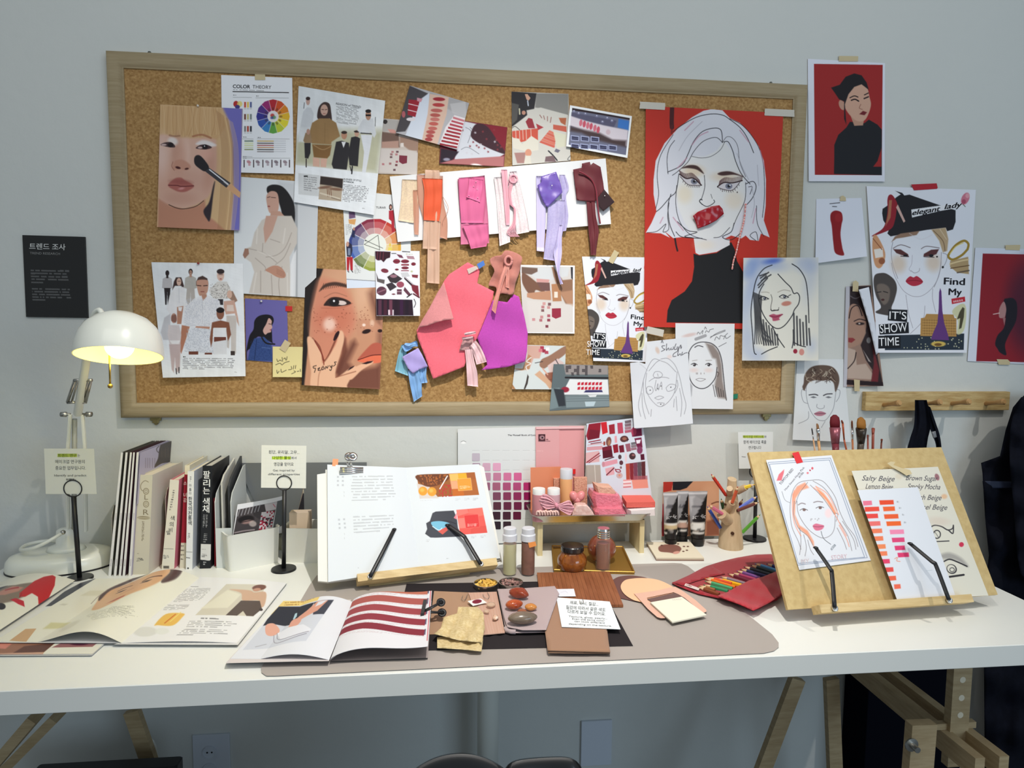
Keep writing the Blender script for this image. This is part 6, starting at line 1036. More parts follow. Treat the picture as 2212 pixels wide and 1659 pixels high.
# standing books
G2=(230,930,5.0286);G3=(1130,980,7.3733);G4=(1130,1100,7.628);G5=(460,980,6.381);G6=(1420,1020,8.508)
def book(name,label,b0,b1,t0,t1,depth,cover,spine,page=(222,212,190),cat='book',th=.0015,skew=0,art=None,group=None,lets=None):
 P=cq(G2,b0,b1,t0,t1);BL=Dp(*P[0]);y=BL[1];B1=Vy(*P[1],y);TL=Vy(*P[2],y);T1=Vy(*P[3],y);B1[2]=TZ;TL[2]=T1[2]=(TL[2]+T1[2])/2
 d=min(depth,-.004-y);E=np.array([skew,d,0]);e1=B1-BL;u=e1/np.linalg.norm(e1)*th;ym=np.array([0,th,0]);zz=np.array([0,0,.003])
 r=empty(name,BL,label,cat,group);mb=MB()
 for A,Bq in((BL,TL),(B1-u,T1-u)):mb.hexa([A,A+u,A+u+E,A+E,Bq,Bq+u,Bq+u+E,Bq+E])
 mb.hexa([BL+u,B1-u,B1-u+ym,BL+u+ym,TL+u,T1-u,T1-u+ym,TL+u+ym]);mb.build('cover',flat(cover,.4),r)
 A=BL+u+ym+zz;Bq=B1-u+ym+zz;C=TL+u+ym-zz;D_=T1-u+ym-zz;E2=E*.96-ym
 mb=MB();mb.hexa([A,Bq,Bq+E2,A+E2,C,D_,D_+E2,C+E2]);mb.build('pages',flat(page,.8),r)
 s=sheet('spine',Plane((0,y,0),(0,-1,0)),[P[2],P[3],P[1],P[0]],art or spine,.0002,.0004,.8,parent=r)
 if lets:letters(s,G2,lets)
 return r,E,y
MB_=[(20,50,158,180),(78,106,208,230),(132,158,256,276),(174,202,290,308),(238,266,328,350)]
cv=[(84,84,76),(90,84,80),(72,40,50),(72,46,56),(176,170,192)];WH=['leftmost','second','third','fourth','rightmost']
for i,(x0,x1,x2,x3)in enumerate(MB_):
 a=Art((226,224,220),G2);
 for yy in(900,1400):a.line([(x0+(x2-x0)*(1580-yy)/1340+14,yy),(x0+(x2-x0)*(1580-yy-70)/1340+14,yy+70)],(150,140,150),8,.6)
 r,E,y=book('magazine','%s of five thin white-spined magazines standing left of the thick beige book'%WH[i],(x0,1580),(x1,1580),(x2,238),(x3,238),.17,cv[i],(226,224,220),th=.0004,cat='magazine',group='thin magazines standing in a row',art=a,skew=.004)
P=cq(G2,(272,1580),(364,238));B1=Dp(*P[0]);B1=Vy(*P[0],y);T1=Vy(*P[1],y);CP=Plane(B1,np.cross(E,T1-B1))
a=Art((178,172,196),G2);a.poly([(600,130),(680,110),(720,120),(780,95),(770,200),(750,330),(700,340),(600,360),(520,400),(560,300),(570,220)],(54,44,48),6,sm=1);a.line([(570,170),(545,200),(560,235),(600,230)],(54,44,48),8)
for x in(425,448,470,500,525):a.line([(x,300),(x,405)],(110,96,116),5,.8)
for x in(600,640,670,700):a.line([(x,190),(x,290)],(120,90,80),4,.6)
sheet('front_cover',CP,cq(G2,(366,242),(785,80),(740,700),(330,800)),a,.0008,.0002,1.,parent=r,m=GLOSSP)
a=Art((206,200,180),G2);a.line([(455,560),(420,545),(385,570),(370,610),(385,650),(430,660)],(140,128,104),7)
for cy_ in(660,800):a.ell(430,cy_,32,36,(140,128,104),0,5);a.ell(430,cy_,24,28,(206,200,180),0,5);a.ell(430,cy_,15,19,(140,128,104),0,4);a.ell(430,cy_,10,13,(206,200,180),0,4)
a.ell(405,948,70,18,(150,138,110),2,4);a.line([(345,948),(470,950)],(206,200,180),7);a.rows([(385,985),(412,985),(405,1205),(380,1205)],14,(120,110,90),.6,.8,20,0,3);a.rows([(330,1333),(410,1335),(410,1341),(330,1339)],1,(60,60,60),1,.9,10,0,3);a.rows([(330,1385),(410,1388),(410,1430),(328,1428)],3,(60,60,60),.5,.9,14,.3,4)
book('book','thick beige book with COLOR outlined down its spine',(285,1565),(455,1578),(355,478),(500,492),.17,(202,196,184),None,th=.002,art=a,skew=.01,lets=[('L',412,750,40,55,0,(140,128,104)),('R',398,915,60,60,0,(140,128,104))])
a=Art((226,220,204),G2);a.rows([(720,645),(742,645),(705,880),(680,880)],9,(90,86,84),.6,.8,16,0,3);a.line([(625,1283),(725,1286)],(80,80,80),4);a.rows([(618,1352),(686,1358),(684,1400),(614,1396)],3,(80,80,80),.5,.8,12,.3,3);a.rect(618,1470,680,1498,(70,64,60),6,.8)
book('book','cream book with a small Korean title on its slanted spine',(598,1508),(735,1500),(690,532),(788,540),.15,(214,120,140),None,art=a,lets=[('색',695,975,45,44,0,(50,48,50)),('의',685,1040,42,42,0,(50,48,50)),('비',678,1100,36,40,0,(50,48,50)),('밀',652,1128,40,36,0,(50,48,50))])
a=Art((150,30,48),G2);a.rect(780,1220,900,1510,(214,206,186),3);a.rows([(805,1245),(850,1245),(850,1440),(805,1440)],4,(90,80,70),.3,.8,12,.2,3);a.poly([(850,370),(930,360),(930,478),(850,478)],(226,216,190),4)
book('book','red and cream book squeezed between two white-spined books',(795,1495),(865,1495),(852,380),(905,378),.16,(206,200,180),None,art=a,lets=[('소',838,590,34,34,0,(240,220,220)),('녀',838,720,34,40,0,(240,220,220)),('감',836,775,34,36,0,(240,220,220))])
a=Art((230,230,228),G2);a.line([(865,1318),(930,1320)],(120,120,120),5);a.rows([(905,500),(922,500),(920,560),(903,560)],3,(100,100,104),.6,.8,10,0,3);a.rows([(885,1115),(905,1115),(903,1185),(883,1185)],4,(90,90,90),.6,.8,10,0,3);a.ell(886,1496,9,9,(40,40,44),0,3);a.line([(866,1380),(905,1385)],(60,60,60),8,.8)
VT=[('아',898,610),('름',898,655),('다',898,695)]
book('book','white-spined book of Korean traditional colours with a grey cover',(862,1512),(932,1512),(882,440),(952,444),.16,(190,194,202),None,art=a,lets=[(t,x,yy,24,26,0,(70,70,74))for t,x,yy in VT]+[(t,890-i*.9,765+i*52,40,40,0,(34,34,38),.006)for i,t in enumerate('한국의전통색')])
a=Art((34,36,40),G2);a.poly([(1026,1232),(1135,1236),(1133,1400),(1118,1414),(1020,1402)],(214,212,208),3);a.rows([(1035,1286),(1110,1288),(1110,1294),(1035,1292)],1,(90,90,90),1,.8,10,0,3);a.rows([(1035,1338),(1100,1342),(1100,1386),(1035,1380)],3,(80,80,80),.5,.8,12,.3,3)
a.rows([(1050,915),(1068,915),(1064,1060),(1045,1060)],8,(200,200,200),.6,.8,10,0,3);a.rows([(1078,915),(1098,915),(1094,1060),(1074,1060)],8,(200,200,200),.6,.8,10,0,5);a.rows([(1060,1120),(1092,1120),(1090,1230),(1045,1230)],5,(180,180,180),.5,.8,10,0,5);a.rows([(1050,1425),(1085,1425),(1085,1470),(1050,1470)],2,(220,220,220),.6,.8,10,0,3)
book('book','black book with a bold white Korean title on its spine',(1012,1500),(1130,1505),(1045,382),(1150,385),.16,(28,28,32),None,(190,186,176),art=a,th=.002,lets=[(t,x,yy,72,h_,0,(232,232,230),.02)for t,x,yy,h_ in(('팔',1052,515,68),('리',1052,605,66),('는',1050,685,62),('색',1046,805,66),('채',1044,885,68))])
book('booklet','thin dark red booklet beside the black book',(1172,1472),(1214,1475),(1165,735),(1190,735),.13,(130,28,40),(150,36,48),th=.0006,cat='booklet')
def plate(name,label,pts,xoff,m,cat,y0,d,hgt,th=.0015,parent=None):
 pass
be=MB();q0=Vy(263,1030,-.15);x=q0[0]-.021;be.prism([(x,-.165,TZ+.001),(x,-.165,TZ+.14),(x,-.15,TZ+.165),(x,-.04,TZ+.165),(x,-.02,TZ+.15),(x,-.02,TZ+.001)],(.0016,0,0));be.build('book_end',mat('grey_steel',(150,146,138),.4),label='grey metal book end left of the magazines',cat='book end')
be=MB();x=Vy(352,1100,-.14)[0]+.0005;be.prism([(x,-.128,TZ+.001),(x,-.128,TZ+.175),(x,-.11,TZ+.198),(x,-.03,TZ+.198),(x,-.012,TZ+.18),(x,-.012,TZ+.001)],(.0016,0,0));be.build('book_end',mat('taupe_steel',(160,146,140),.4),label='taupe metal book end beside the thick beige book',cat='book end')
fx=Vy(467,1200,-.125)[0];mf=empty('magazine_file',(fx+.02,-.09,TZ),'white magazine file with slanted sides holding dark folders','file holder')
for dx in(.004,.041):
 mb=MB();x=fx+dx;mb.prism([(x,-.138,TZ+.002),(x,-.138,TZ+.165),(x,-.125,TZ+.185),(x,-.028,TZ+.232),(x,-.008,TZ+.232),(x,-.008,TZ+.002)],(.0018,0,0));mb.build('side_panel',mat('file_grey',(204,208,206),.5),mf)
mb=MB();mb.box((fx+.023,-.137,TZ+.05),(.038,.0018,.1));mb.box((fx+.023,-.073,TZ+.002),(.038,.13,.002));mb.build('tray_part',mat('file_grey',(204,208,206),.5),mf)
mb=MB();x=fx+.030;mb.prism([(x,-.12,TZ+.004),(x,-.12,TZ+.20),(x,-.10,TZ+.218),(x,-.012,TZ+.255),(x,-.012,TZ+.004)],(.005,0,0));mb.build('folder',mat('dark_folder',(52,54,58),.5),label='dark grey folder inside the magazine file',cat='folder')
mb=MB();x=fx+.014;mb.prism([(x,-.12,TZ+.004),(x,-.12,TZ+.21),(x,-.10,TZ+.225),(x,-.012,TZ+.25),(x,-.012,TZ+.004)],(.004,0,0));mb.build('folder',mat('pale_folder',(196,194,186),.5),label='pale folder in the magazine file beside the dark one',cat='folder')
outline('backing_board',WALL,cq(G5,(336,128),(2120,118),(2120,175),(2000,180),(2000,1120),(560,1120),(560,640)),.004,.006,flat((112,116,118),.6),label='grey board against the wall behind the white bins',cat='board')
def bin_(label,P4,z1,th=.003,flare=.004):
 P4=np.array(P4);c=P4.mean(0);r=empty('storage_bin',(c[0],c[1],TZ),label,'storage bin');mb=MB();n=4;rad=.012
 def ring(off,z):
  out=[]
  for i in range(4):
   A=P4[i];p=P4[i-1];nx=P4[(i+1)%4];d0=(p-A)/np.linalg.norm(p-A);d1=(nx-A)/np.linalg.norm(nx-A)
   for t in np.linspace(0,1,5):q=(1-t)**2*(A+d0*rad)+2*t*(1-t)*A+t*t*(A+d1*rad);out.append(q+(q-c)/np.linalg.norm(q-c)*off)
  return np.c_[np.array(out),np.full(20,z)]
 R=[ring(-flare,TZ),ring(0,z1),ring(.002,z1+.002),ring(-th,z1+.001),ring(-flare-th,TZ+th)];V=np.concatenate(R);Fc=[tuple(range(19,-1,-1)),tuple(range(80,100))]
 for j in range(4):
  for i in range(20):Fc.append((j*20+i,j*20+(i+1)%20,(j+1)*20+(i+1)%20,(j+1)*20+i))
 autosmooth(link('bin_body',V,Fc,WHITEPL,r));return r
z1=Vy(500,1158,-.17)[2];bA=Dp(493,1238)[:2];bB=Dp(607,1214)[:2];dv=(bB-bA)/np.linalg.norm(bB-bA);nv=np.array([-dv[1],dv[0]])
bin_('front white plastic bin holding a photo print',[bA,bB,bB+nv*.056,bA+nv*.056],z1)
bin_('rear white plastic bin partly behind the open book',[(bB[0]+.006,bB[1]-.006),(bB[0]+.17,bB[1]-.028),(bB[0]+.17,bB[1]+.055),(bB[0]+.012,bB[1]+.07)],z1-.002)
BP=Plane((bA[0]+nv[0]*.03,bA[1]+nv[1]*.03,TZ),(dv[1],-dv[0],0))
a=Art((222,222,226),G5);a.poly([(345,770),(640,700),(880,655),(800,1030),(600,1070),(280,1120)],(70,64,66),4)
for i in range(7):a.line([(370+i*45,765-i*12),(340+i*45,860-i*12)],(190,190,196),10,.7)
a.ell(450,900,110,50,(30,26,28),-12,20);a.ell(470,935,80,26,(150,120,116),-12,16);a.line([(370,950),(560,900)],(40,34,36),10);a.ell(540,960,50,40,(190,176,170),0,20,.8);a.line([(300,1090),(420,1060),(560,1040)],(190,176,180),18,.7)
a.poly([(660,800),(840,780),(800,1020),(620,1050)],(206,200,204),5);a.speck([(660,800),(840,780),(800,1020),(620,1050)],(150,26,50),22,.4,.9,4);a.speck([(680,800),(840,790),(800,1020),(640,1050)],(40,34,40),26,.2,.8,7);a.poly([(700,690),(900,655),(880,760),(720,790)],(196,190,194),5);a.line([(820,690),(850,730)],(190,70,90),8);a.poly([(880,650),(1010,620),(1010,980),(820,1020)],(92,96,98),8)
sheet('photo_print',BP,cq(G5,(340,700),(1010,572),(1010,1075),(255,1230)),a,0,.0006,.8,lambda s,t:.006*np.sin(s*3),GLOSSP,label='photo print with grey and red patches standing in the front bin',cat='photo')
a=Art((150,140,126),G5);a.poly([(1240,500),(1440,500),(1440,560),(1250,545)],(196,190,170),8);a.poly([(1270,265),(1440,270),(1440,470),(1300,460)],(66,66,70),8);a.poly([(1240,545),(1280,560),(1280,850),(1150,870)],(44,42,48),6);a.poly([(1280,560),(1440,560),(1440,1020),(1300,1020)],(206,206,212),5);a.poly([(1340,700),(1440,650),(1440,840),(1390,850),(1350,790)],(34,34,40),5);a.poly([(1320,915),(1440,870),(1440,1020),(1370,1000),(1330,945)],(34,34,40),5);a.poly([(1150,880),(1280,860),(1270,1020),(1120,1010)],(110,104,96),12);a.poly([(1180,940),(1230,900),(1260,1010),(1200,1010)],(44,42,46),6)
sheet('photo_print',BP.off(-.03),cq(G5,(1290,265),(1560,265),(1560,1130),(1095,1130)),a,0,.0006,.9,None,GLOSSP,label='black and white photo print standing in the rear bin',cat='photo')
mb=MB();k0=Vy(636,1108,-.10);mb.box((k0[0]+.012,-.085,k0[2]-.03),(.05,.03,.06));mb.build('cardboard_box',flat((206,186,164),.8),label='small tan cardboard box inside the rear bin',cat='box')
# tilted boards
def tilt(px,h,th,yaw):
 A=Dp(*px,h);y=math.radians(yaw);ex=np.array([math.cos(y),math.sin(y),0]);bk=np.array([-math.sin(y),math.cos(y),0]);t=math.radians(th)
 up=math.cos(t)*bk+math.sin(t)*ZA;return Plane(A,np.cross(ex,up)),ex,up,A
EP,ex,up,A=tilt((1702,1317),.03,59,4);Q=[EP.pt(q)[0]for q in((1612,978),(2030,965),(2153,1283),(1702,1317))]
ea=empty('easel',(A[0]+.25,A[1],TZ),'tabletop easel board of brown hardboard with two black clip arms','easel');HW=mat('hardboard',(196,172,122),.7,spec=.25,noise=(70,.7,(178,152,102),I3))
w_,h_=.496,.339;mb=MB();mb.hexa([A,A+ex*w_,A+ex*w_-EP.n*.008,A-EP.n*.008]+[p+up*h_ for p in(A,A+ex*w_,A+ex*w_-EP.n*.008,A-EP.n*.008)]);mb.build('drawing_board',HW,ea)
def ledge(e,P,p0,p1,dep,hh,m,ex,up):
 a0=P.pt(p0,0)[0];b0=P.pt(p1,0)[0];L=np.linalg.norm(b0-a0);o_=a0;n=P.n;v=-up*hh
 mb=MB();mb.hexa([o_+v,o_+v+ex*L,o_+v+ex*L+n*dep,o_+v+n*dep,o_,o_+ex*L,o_+ex*L+n*dep,o_+n*dep][:8]);ob=mb.build('ledge',m,e);return ob
ledge(ea,EP,(1752,1311),(2075,1288),.030,.016,PINE,ex,up)
bk=np.array([ex[1]*-1,ex[0],0])
for xx in(.12,.36):mb=MB();s0=A+ex*xx+up*.24-EP.n*.01;s1=np.array([s0[0],min(s0[1]+.10,-.03),TZ]);mb.tube([s0,s1],.008,4);mb.build('rear_leg',PINE,ea)
mb=MB();f0=A+ex*.07-EP.n*.012;mb.box((f0[0]+.18,f0[1]+.10,TZ+.012),(.30,.03,.024),rotm(0,0,4));mb.build('base_bar',PINE,ea)
def arm(e,P,pts,scr,lift=.012,w=5.2):
 mb=MB();L_=len(pts);Pp=[P.pt(q,l)[0]for q,l in zip(pts,[lift*1.9]+[lift*1.7]*(L_-2)+[lift])];k=ppm(Pp[0])
 P3=catmull(Pp,4)if L_>2 else np.array(Pp);mb.tube(P3,w/k,8,flatn=P.n,wz=.45);mb.ball(Pp[-1],w*1.15/k,n=6,sz=.5);a_=mb.build('clip_arm',BLACKM,e,True)
 R=np.array(Vector(P.n).to_track_quat('Z','Y').to_matrix());mb=MB();mb.lathe(P.pt(scr,lift)[0],[(.0062,-.004),(.0062,.003),(.005,.0042),(.0018,.0042),(.0018,.003)],16,R);mb.build('screw',CHROME,a_,True)
arm(ea,EP,[(1803,1313),(1797,1240),(1793,1228),(1762,1183)],(1803,1314),.033,5.2)
arm(ea,EP,[(2050,1296),(2022,1222),(2014,1214),(1966,1174)],(2050,1297),.033,5.2)
a=Art((214,216,222),E2);BLU=(110,124,150);a.lines([[(205,412),(670,378),(945,1122),(420,1178),(205,412)],[(215,425),(662,392),(925,1118),(430,1165),(215,425)]],BLU,4,.9,0)
a.poly([(285,500),(325,462),(322,490),(305,545),(268,548)],(214,110,120),5)
a.poly([(385,650),(420,590),(480,560),(510,600),(450,620),(410,680),(405,800),(440,880),(500,920),(545,1000),(550,1050),(500,960),(430,900),(395,800)],(226,140,104),12,.8);a.poly([(560,590),(620,640),(680,720),(715,790),(700,800),(640,700),(590,650)],(230,146,100),12,.8)
a.lines([[(510,545),(440,560),(395,610),(372,700),(370,800),(385,900),(430,1000),(450,1060)],[(515,545),(600,545),(660,600),(710,680),(740,780),(790,880),(850,960),(875,1040)],[(400,700),(395,800),(430,900),(500,960),(540,1030)],[(420,700),(430,790),(480,880),(540,940),(610,975),(670,955),(700,900),(705,810)],[(520,580),(600,660),(660,740),(700,800)],[(500,560),(440,640),(410,720)],[(700,790),(725,800),(712,850)],[(540,550),(620,600),(680,680),(720,770)],[(440,900),(450,1000),(440,1100)],[(470,950),(490,1040),(480,1110)],[(500,990),(520,1060),(545,1100)],[(740,860),(800,960),(830,1070)],[(720,900),(770,1000),(790,1060)],[(760,850),(840,980),(860,1060)]],(112,104,108),4,.8)
a.lines([[(545,600),(640,680),(720,830),(790,960)],[(560,590),(650,650),(730,800)],[(400,620),(385,720),(400,860),(450,960)],[(735,880),(790,980),(810,1040)]],(230,130,100),7,.6)
a.line([(430,728),(455,715),(482,722)],(150,140,144),8);a.line([(545,710),(575,702),(612,708)],(150,140,144),8)
for x in(470,590):a.line([(x-28,768 if x<500 else 752),(x,755 if x<500 else 740),(x+30,768 if x<500 else 748)],(66,60,64),4);a.ell(x+4,765 if x<500 else 750,12,10,(120,96,92),0,4)
a.ell(655,790,26,34,(236,200,200),0,20,.7);a.speck([(520,830),(595,826),(595,845),(520,848)],(150,144,148),8,.4,.6,3);a.poly([(538,885),(560,868),(585,872),(622,884),(605,912),(560,918)],(206,110,136),6,sm=1);a.line([(540,888),(580,892),(620,886)],(140,70,96),4);a.line([(600,925),(620,980),(672,1022)],(90,90,96),4);a.line([(308,628),(330,690),(368,712)],(120,120,126),3);a.ell(535,455,8,10,(206,90,104));a.ell(500,490,8,8,(214,120,130));a.ell(518,470,6,6,(170,60,80))
sheet_e=sheet('portrait_drawing',EP,cq(E2,(190,393),(678,357),(972,1142),(438,1214)),a,.002,.0005,.65,lambda s,t:.004*(1-t),label='colour pencil drawing of a red-haired woman taped to the easel board',cat='drawing')
letters(sheet_e,E2,[('TOMTOM RED',300,580,150,20,-50,(96,92,100)),('How Sweet Nude Pink',335,622,225,16,-50,(130,128,134)),('#186',440,528,52,17,-50,(130,128,134)),('#308',680,1068,50,20,-48,(120,130,140)),('MY',455,1168,60,36,-6,(206,190,196)),('STORY',678,1138,118,34,-6,(206,176,184))])
outline('tape',EP,cq(E2,(384,342),(432,330),(466,410),(418,420)),.0065,.0003,flat((206,44,50)),label='red tape on the drawing of the red-haired woman',cat='tape')
a=Art((212,208,194),E2)
HWr=(88,86,94)
a.ell(1466,520,16,26,(150,104,110),-20,8);a.ell(1520,665,22,18,(216,170,130),0,16,.8);a.ell(1180,515,26,22,(206,196,176),0,20,.8);a.ell(1648,1024,18,18,(196,50,80),0,6)
a.line([(1420,893),(1450,880),(1500,890),(1545,915),(1580,905),(1588,880),(1585,940),(1560,925),(1550,915)],(56,54,58),9);a.ell(1465,948,30,34,(56,54,58),0,4);a.ell(1465,948,22,26,(212,208,194),0,4);a.line([(1450,930),(1480,975)],(90,88,92),4);a.line([(1460,1002),(1555,997)],(60,58,62),8);a.ell(1480,850,80,30,(206,190,176),5,40,.6)
a.poly([(1495,1100),(1560,1085),(1640,1120),(1690,1170),(1690,1190),(1600,1140),(1510,1130)],(146,142,138),24,.8,sm=1);a.line([(1518,1150),(1560,1134),(1620,1155),(1690,1187)],(44,42,46),10);a.ell(1575,1207,40,35,(56,54,58),30,4);a.ell(1573,1205,32,28,(212,208,194),30,4);a.ell(1578,1212,20,18,(70,68,72),0,4);a.ell(1578,1212,14,12,(212,208,194),0,4);a.line([(1560,1265),(1665,1250)],(44,42,46),15)
so_e=sheet('make_up_drawing',EP,cq(E2,(828,474),(1472,443),(1850,1405),(1170,1440)),a,.003,.0005,.75,lambda s,t:.004*(1-t)+.004*(1-s),label='cream sheet of eye drawings and handwriting on the easel board',cat='drawing')
letters(so_e,E2,[(t,x,y,w,40,1.5,HWr,0,.35)for t,x,y,w in(('Salty Beige',905,545,245),('Brown Sugar',1232,543,240),('Lemon Beige',932,606,205),('Smoky Mocha',1245,606,245),('ch Beige',1335,688,165),('sel Beige',1358,760,185))])
a=Art((214,217,224),E2)
for i,(x,y,c_,w)in enumerate(((945,715,(222,110,136),66),(978,760,(222,66,50),108),(975,812,(222,62,56),96),(996,868,(226,104,100),90),(1010,923,(230,116,80),88),(1020,980,(230,116,76),84),(1040,1040,(230,128,80),80),(1054,1092,(232,120,80),76),(1075,1150,(220,60,96),72),(1105,1212,(220,70,66),66),(1130,1276,(228,92,62),56),(1168,1338,(230,96,70),48))):a.poly([(x-w/2,y-16),(x+w/2,y-19),(x+w/2+4,y+14),(x-w/2+4,y+19)],c_,5,.95)
for i,(x,y,c_,w)in enumerate(((1087,710,(222,66,34),106),(1105,758,(228,90,40),88),(1122,815,(226,84,40),106),(1140,868,(230,92,34),108),(1164,930,(232,130,166),106),(1174,990,(214,60,110),94),(1186,1050,(214,52,104),76),(1212,1102,(214,50,100),84))):a.poly([(x-w/2,y-16),(x+w/2,y-19),(x+w/2+4,y+14),(x-w/2+6,y+18)],c_,5,.95)
for x,y in((1184,707),(1200,752),(1222,803),(1236,860)):a.rows([(x-20,y-8),(x+20,y-8),(x+20,y+8),(x-20,y+8)],1,(150,150,156),.8,.8,8,0,3)
a.lines([[(1150,1130),(1170,1120),(1165,1145),(1190,1150)]],(222,120,90),6,.7);a.line([(1385,1220),(1430,1215)],(170,180,190),3)
sheet('swatch_card',EP,cq(E2,(872,618),(1322,596),(1605,1412),(1168,1438)),a,.009,.0005,.75,lambda s,t:.004+.010*(1-s)*(1-t*.3),label='white sheet striped with orange and pink lipstick swatches on the easel board',cat='swatch card')
outline('tape',EP,cq(E2,(1094,418),(1120,404),(1154,408),(1140,430),(1200,452),(1262,466),(1280,495),(1240,510),(1200,485),(1130,445)),.014,.0003,TAPE,label='twisted beige tape above the cream sheet on the easel board',cat='tape')
# open book on its stand
BKP,bx_,bu,bA_=tilt((712,1255),.028,50,14);bs=empty('book_stand',(bA_[0]+.2,bA_[1],TZ),'pine book stand with two black arms holding an open book','book stand')
ledge(bs,BKP.off(-.014),cq(D7,(388,1530))[0],cq(D7,(1680,1370))[0],.032,.018,PINE,bx_,bu)
mb=MB();c_=bA_+bx_*.2-BKP.n*.026;mb.hexa([c_-bx_*.12,c_+bx_*.14,c_+bx_*.14-BKP.n*.006,c_-bx_*.12-BKP.n*.006]+[p+bu*.24 for p in(c_-bx_*.12,c_+bx_*.14,c_+bx_*.14-BKP.n*.006,c_-bx_*.12-BKP.n*.006)]);mb.build('back_panel',PINE,bs)
mb=MB();mb.box((c_[0],c_[1]+.03,TZ+.008),(.24,.09,.016),rotm(0,0,14));mb.build('base_panel',PINE,bs)
arm(bs,BKP,cq(D7,(520,1512),(660,1240),(750,1062)),cq(D7,(520,1508))[0],.017,4.6)
arm(bs,BKP,cq(D7,(1565,1392),(1430,1165),(1395,1120),(1250,1022)),cq(D7,(1567,1390))[0],.017,4.6)
ob=empty('open_book',bA_+bx_*.2,'large open book showing food and fabric colour photos on the book stand','book')
a=Art((212,217,221),D7);a.rows([(335,560),(770,555),(770,800),(350,812)],9,(176,180,184),.42,.8,46,.1,3);a.rows([(360,940),(765,925),(765,1090),(370,1115)],6,(176,180,184),.42,.8,46,.1,5)
for x,y in((218,568),(264,568),(218,606),(264,606),(218,646),(264,646),(228,972),(276,968),(232,1012),(282,1008),(234,1050),(285,1046)):a.rect(x-8,y-8,x+8,y+8,(160,164,170),8,.7)
for y in(705,740,1100,1140):a.line([(268+y*.01,y),(270+y*.01,y+14)],(180,184,188),4)
a.rows([(405,1424),(430,1424),(430,1432),(405,1432)],1,(170,174,178),.9,.8,10,0,3)
cu=lambda s,t:.0065*np.sin(np.clip(s,0,1)*math.pi*.5)**.7*(1-np.clip((s-.8)/.2,0,1)**2)
sheet('page_left',BKP,cq(D7,(118,452),(860,480),(985,1425),(125,1560)),a,.002,.0006,.85,lambda s,t:.012*np.sin(s**1.6*3.)**1+.001,parent=ob)
a=Art((212,217,221),D7)
a.poly([(962,550),(1262,538),(1300,745),(992,772)],(150,92,48),3);a.poly([(962,630),(1080,660),(1170,770),(990,773)],(206,196,190),6);a.poly([(965,552),(1262,545),(1250,600),(1150,650),(1060,660),(990,620)],(104,58,34),8,sm=1);a.speck([(985,552),(1255,545),(1220,640),(1020,640)],(190,110,50),12,.3,.7,3)
for x,y in((1020,702),(1105,708)):a.ell(x,y,42,42,(222,150,50),0,8);a.ell(x-8,y-10,20,18,(236,176,84),0,18)
a.speck([(1170,640),(1290,640),(1300,750),(1170,760)],(176,60,50),12,.5,.9,5);a.line([(1250,560),(1215,620),(1180,680)],(236,232,228),10)
a.poly([(1262,538),(1508,524),(1550,738),(1300,750)],(168,98,52),3)
for q,c_ in(([(1268,542),(1350,536),(1358,604),(1280,608)],(238,180,100)),([(1350,536),(1428,532),(1438,580),(1356,590)],(226,166,50)),([(1280,608),(1340,606),(1350,680),(1292,684)],(232,160,120)),([(1428,532),(1508,526),(1520,590),(1440,596)],(160,92,50)),([(1300,684),(1400,680),(1410,745),(1302,750)],(190,104,44)),([(1340,588),(1470,578),(1485,692),(1355,700)],(228,150,60))):a.poly(q,c_,3)
a.lines([[(1340,588),(1470,578),(1485,692),(1355,700),(1340,588)]],(240,214,170),3,.8,0);a.rows([(1365,655),(1480,650),(1480,680),(1368,685)],3,(244,224,190),.5,.8,12,.3,3)
a.poly([(1140,895),(1310,885),(1340,960),(1350,1050),(1390,1130),(1140,1142),(1090,1140),(1040,1105),(1060,1060),(1050,1005),(1085,985),(1110,910)],(64,66,74),4);a.line([(1090,1000),(1240,985),(1330,1010)],(40,40,48),8,.8);a.poly([(1100,995),(1180,985),(1255,1000),(1265,1020),(1200,1080),(1150,1070),(1110,1030)],(116,180,206),4,sm=1);a.poly([(1160,1080),(1240,1040),(1255,1070),(1205,1112)],(206,90,80),4);a.line([(1110,1035),(1170,1070),(1200,1050)],(226,236,240),6);a.poly([(1310,955),(1340,905),(1340,970)],(224,130,140),4)
a.poly([(1335,880),(1580,858),(1628,1095),(1372,1115)],(222,92,84),3)
for q,c_ in(([(1335,880),(1440,870),(1450,910),(1345,940)],(228,120,110)),([(1450,870),(1580,860),(1592,930),(1540,940),(1535,920),(1450,915)],(230,112,100)),([(1345,960),(1410,955),(1425,1050),(1362,1055)],(232,128,116)),([(1555,1030),(1615,1030),(1625,1095),(1470,1105),(1470,1060)],(214,84,76)),([(1408,932),(1540,920),(1555,1040),(1425,1052)],(214,62,62))):a.poly(q,c_,3)
a.lines([[(1408,932),(1540,920),(1555,1040),(1425,1052),(1408,932)]],(236,130,122),3,.9,0);a.rows([(1438,1012),(1545,1006),(1548,1036),(1440,1040)],3,(244,200,190),.5,.8,12,.4,3)
for x,y in((1325,770),(1408,768),(1490,766),(1475,1125),(1562,1120)):a.rows([(x,y),(x+55,y-3),(x+58,y+24),(x+2,y+27)],3,(170,172,176),.5,.7,10,.2,3)
a.rows([(990,790),(1290,778),(1290,784),(990,796)],1,(190,192,196),.9,.7,30,.6,3);a.rows([(1048,1160),(1100,1160),(1100,1188),(1048,1188)],2,(170,170,174),.4,.7,14,.2,3);a.rows([(1240,1335),(1310,1330),(1310,1338),(1240,1343)],1,(160,164,168),.9,.8,12,0,5)
sheet('page_right',BKP,cq(D7,(860,480),(1550,448),(1755,1335),(985,1425)),a,.002,.0006,.75,lambda s,t:.012*np.sin((1-s)**1.6*3.)**1+.001,parent=ob)
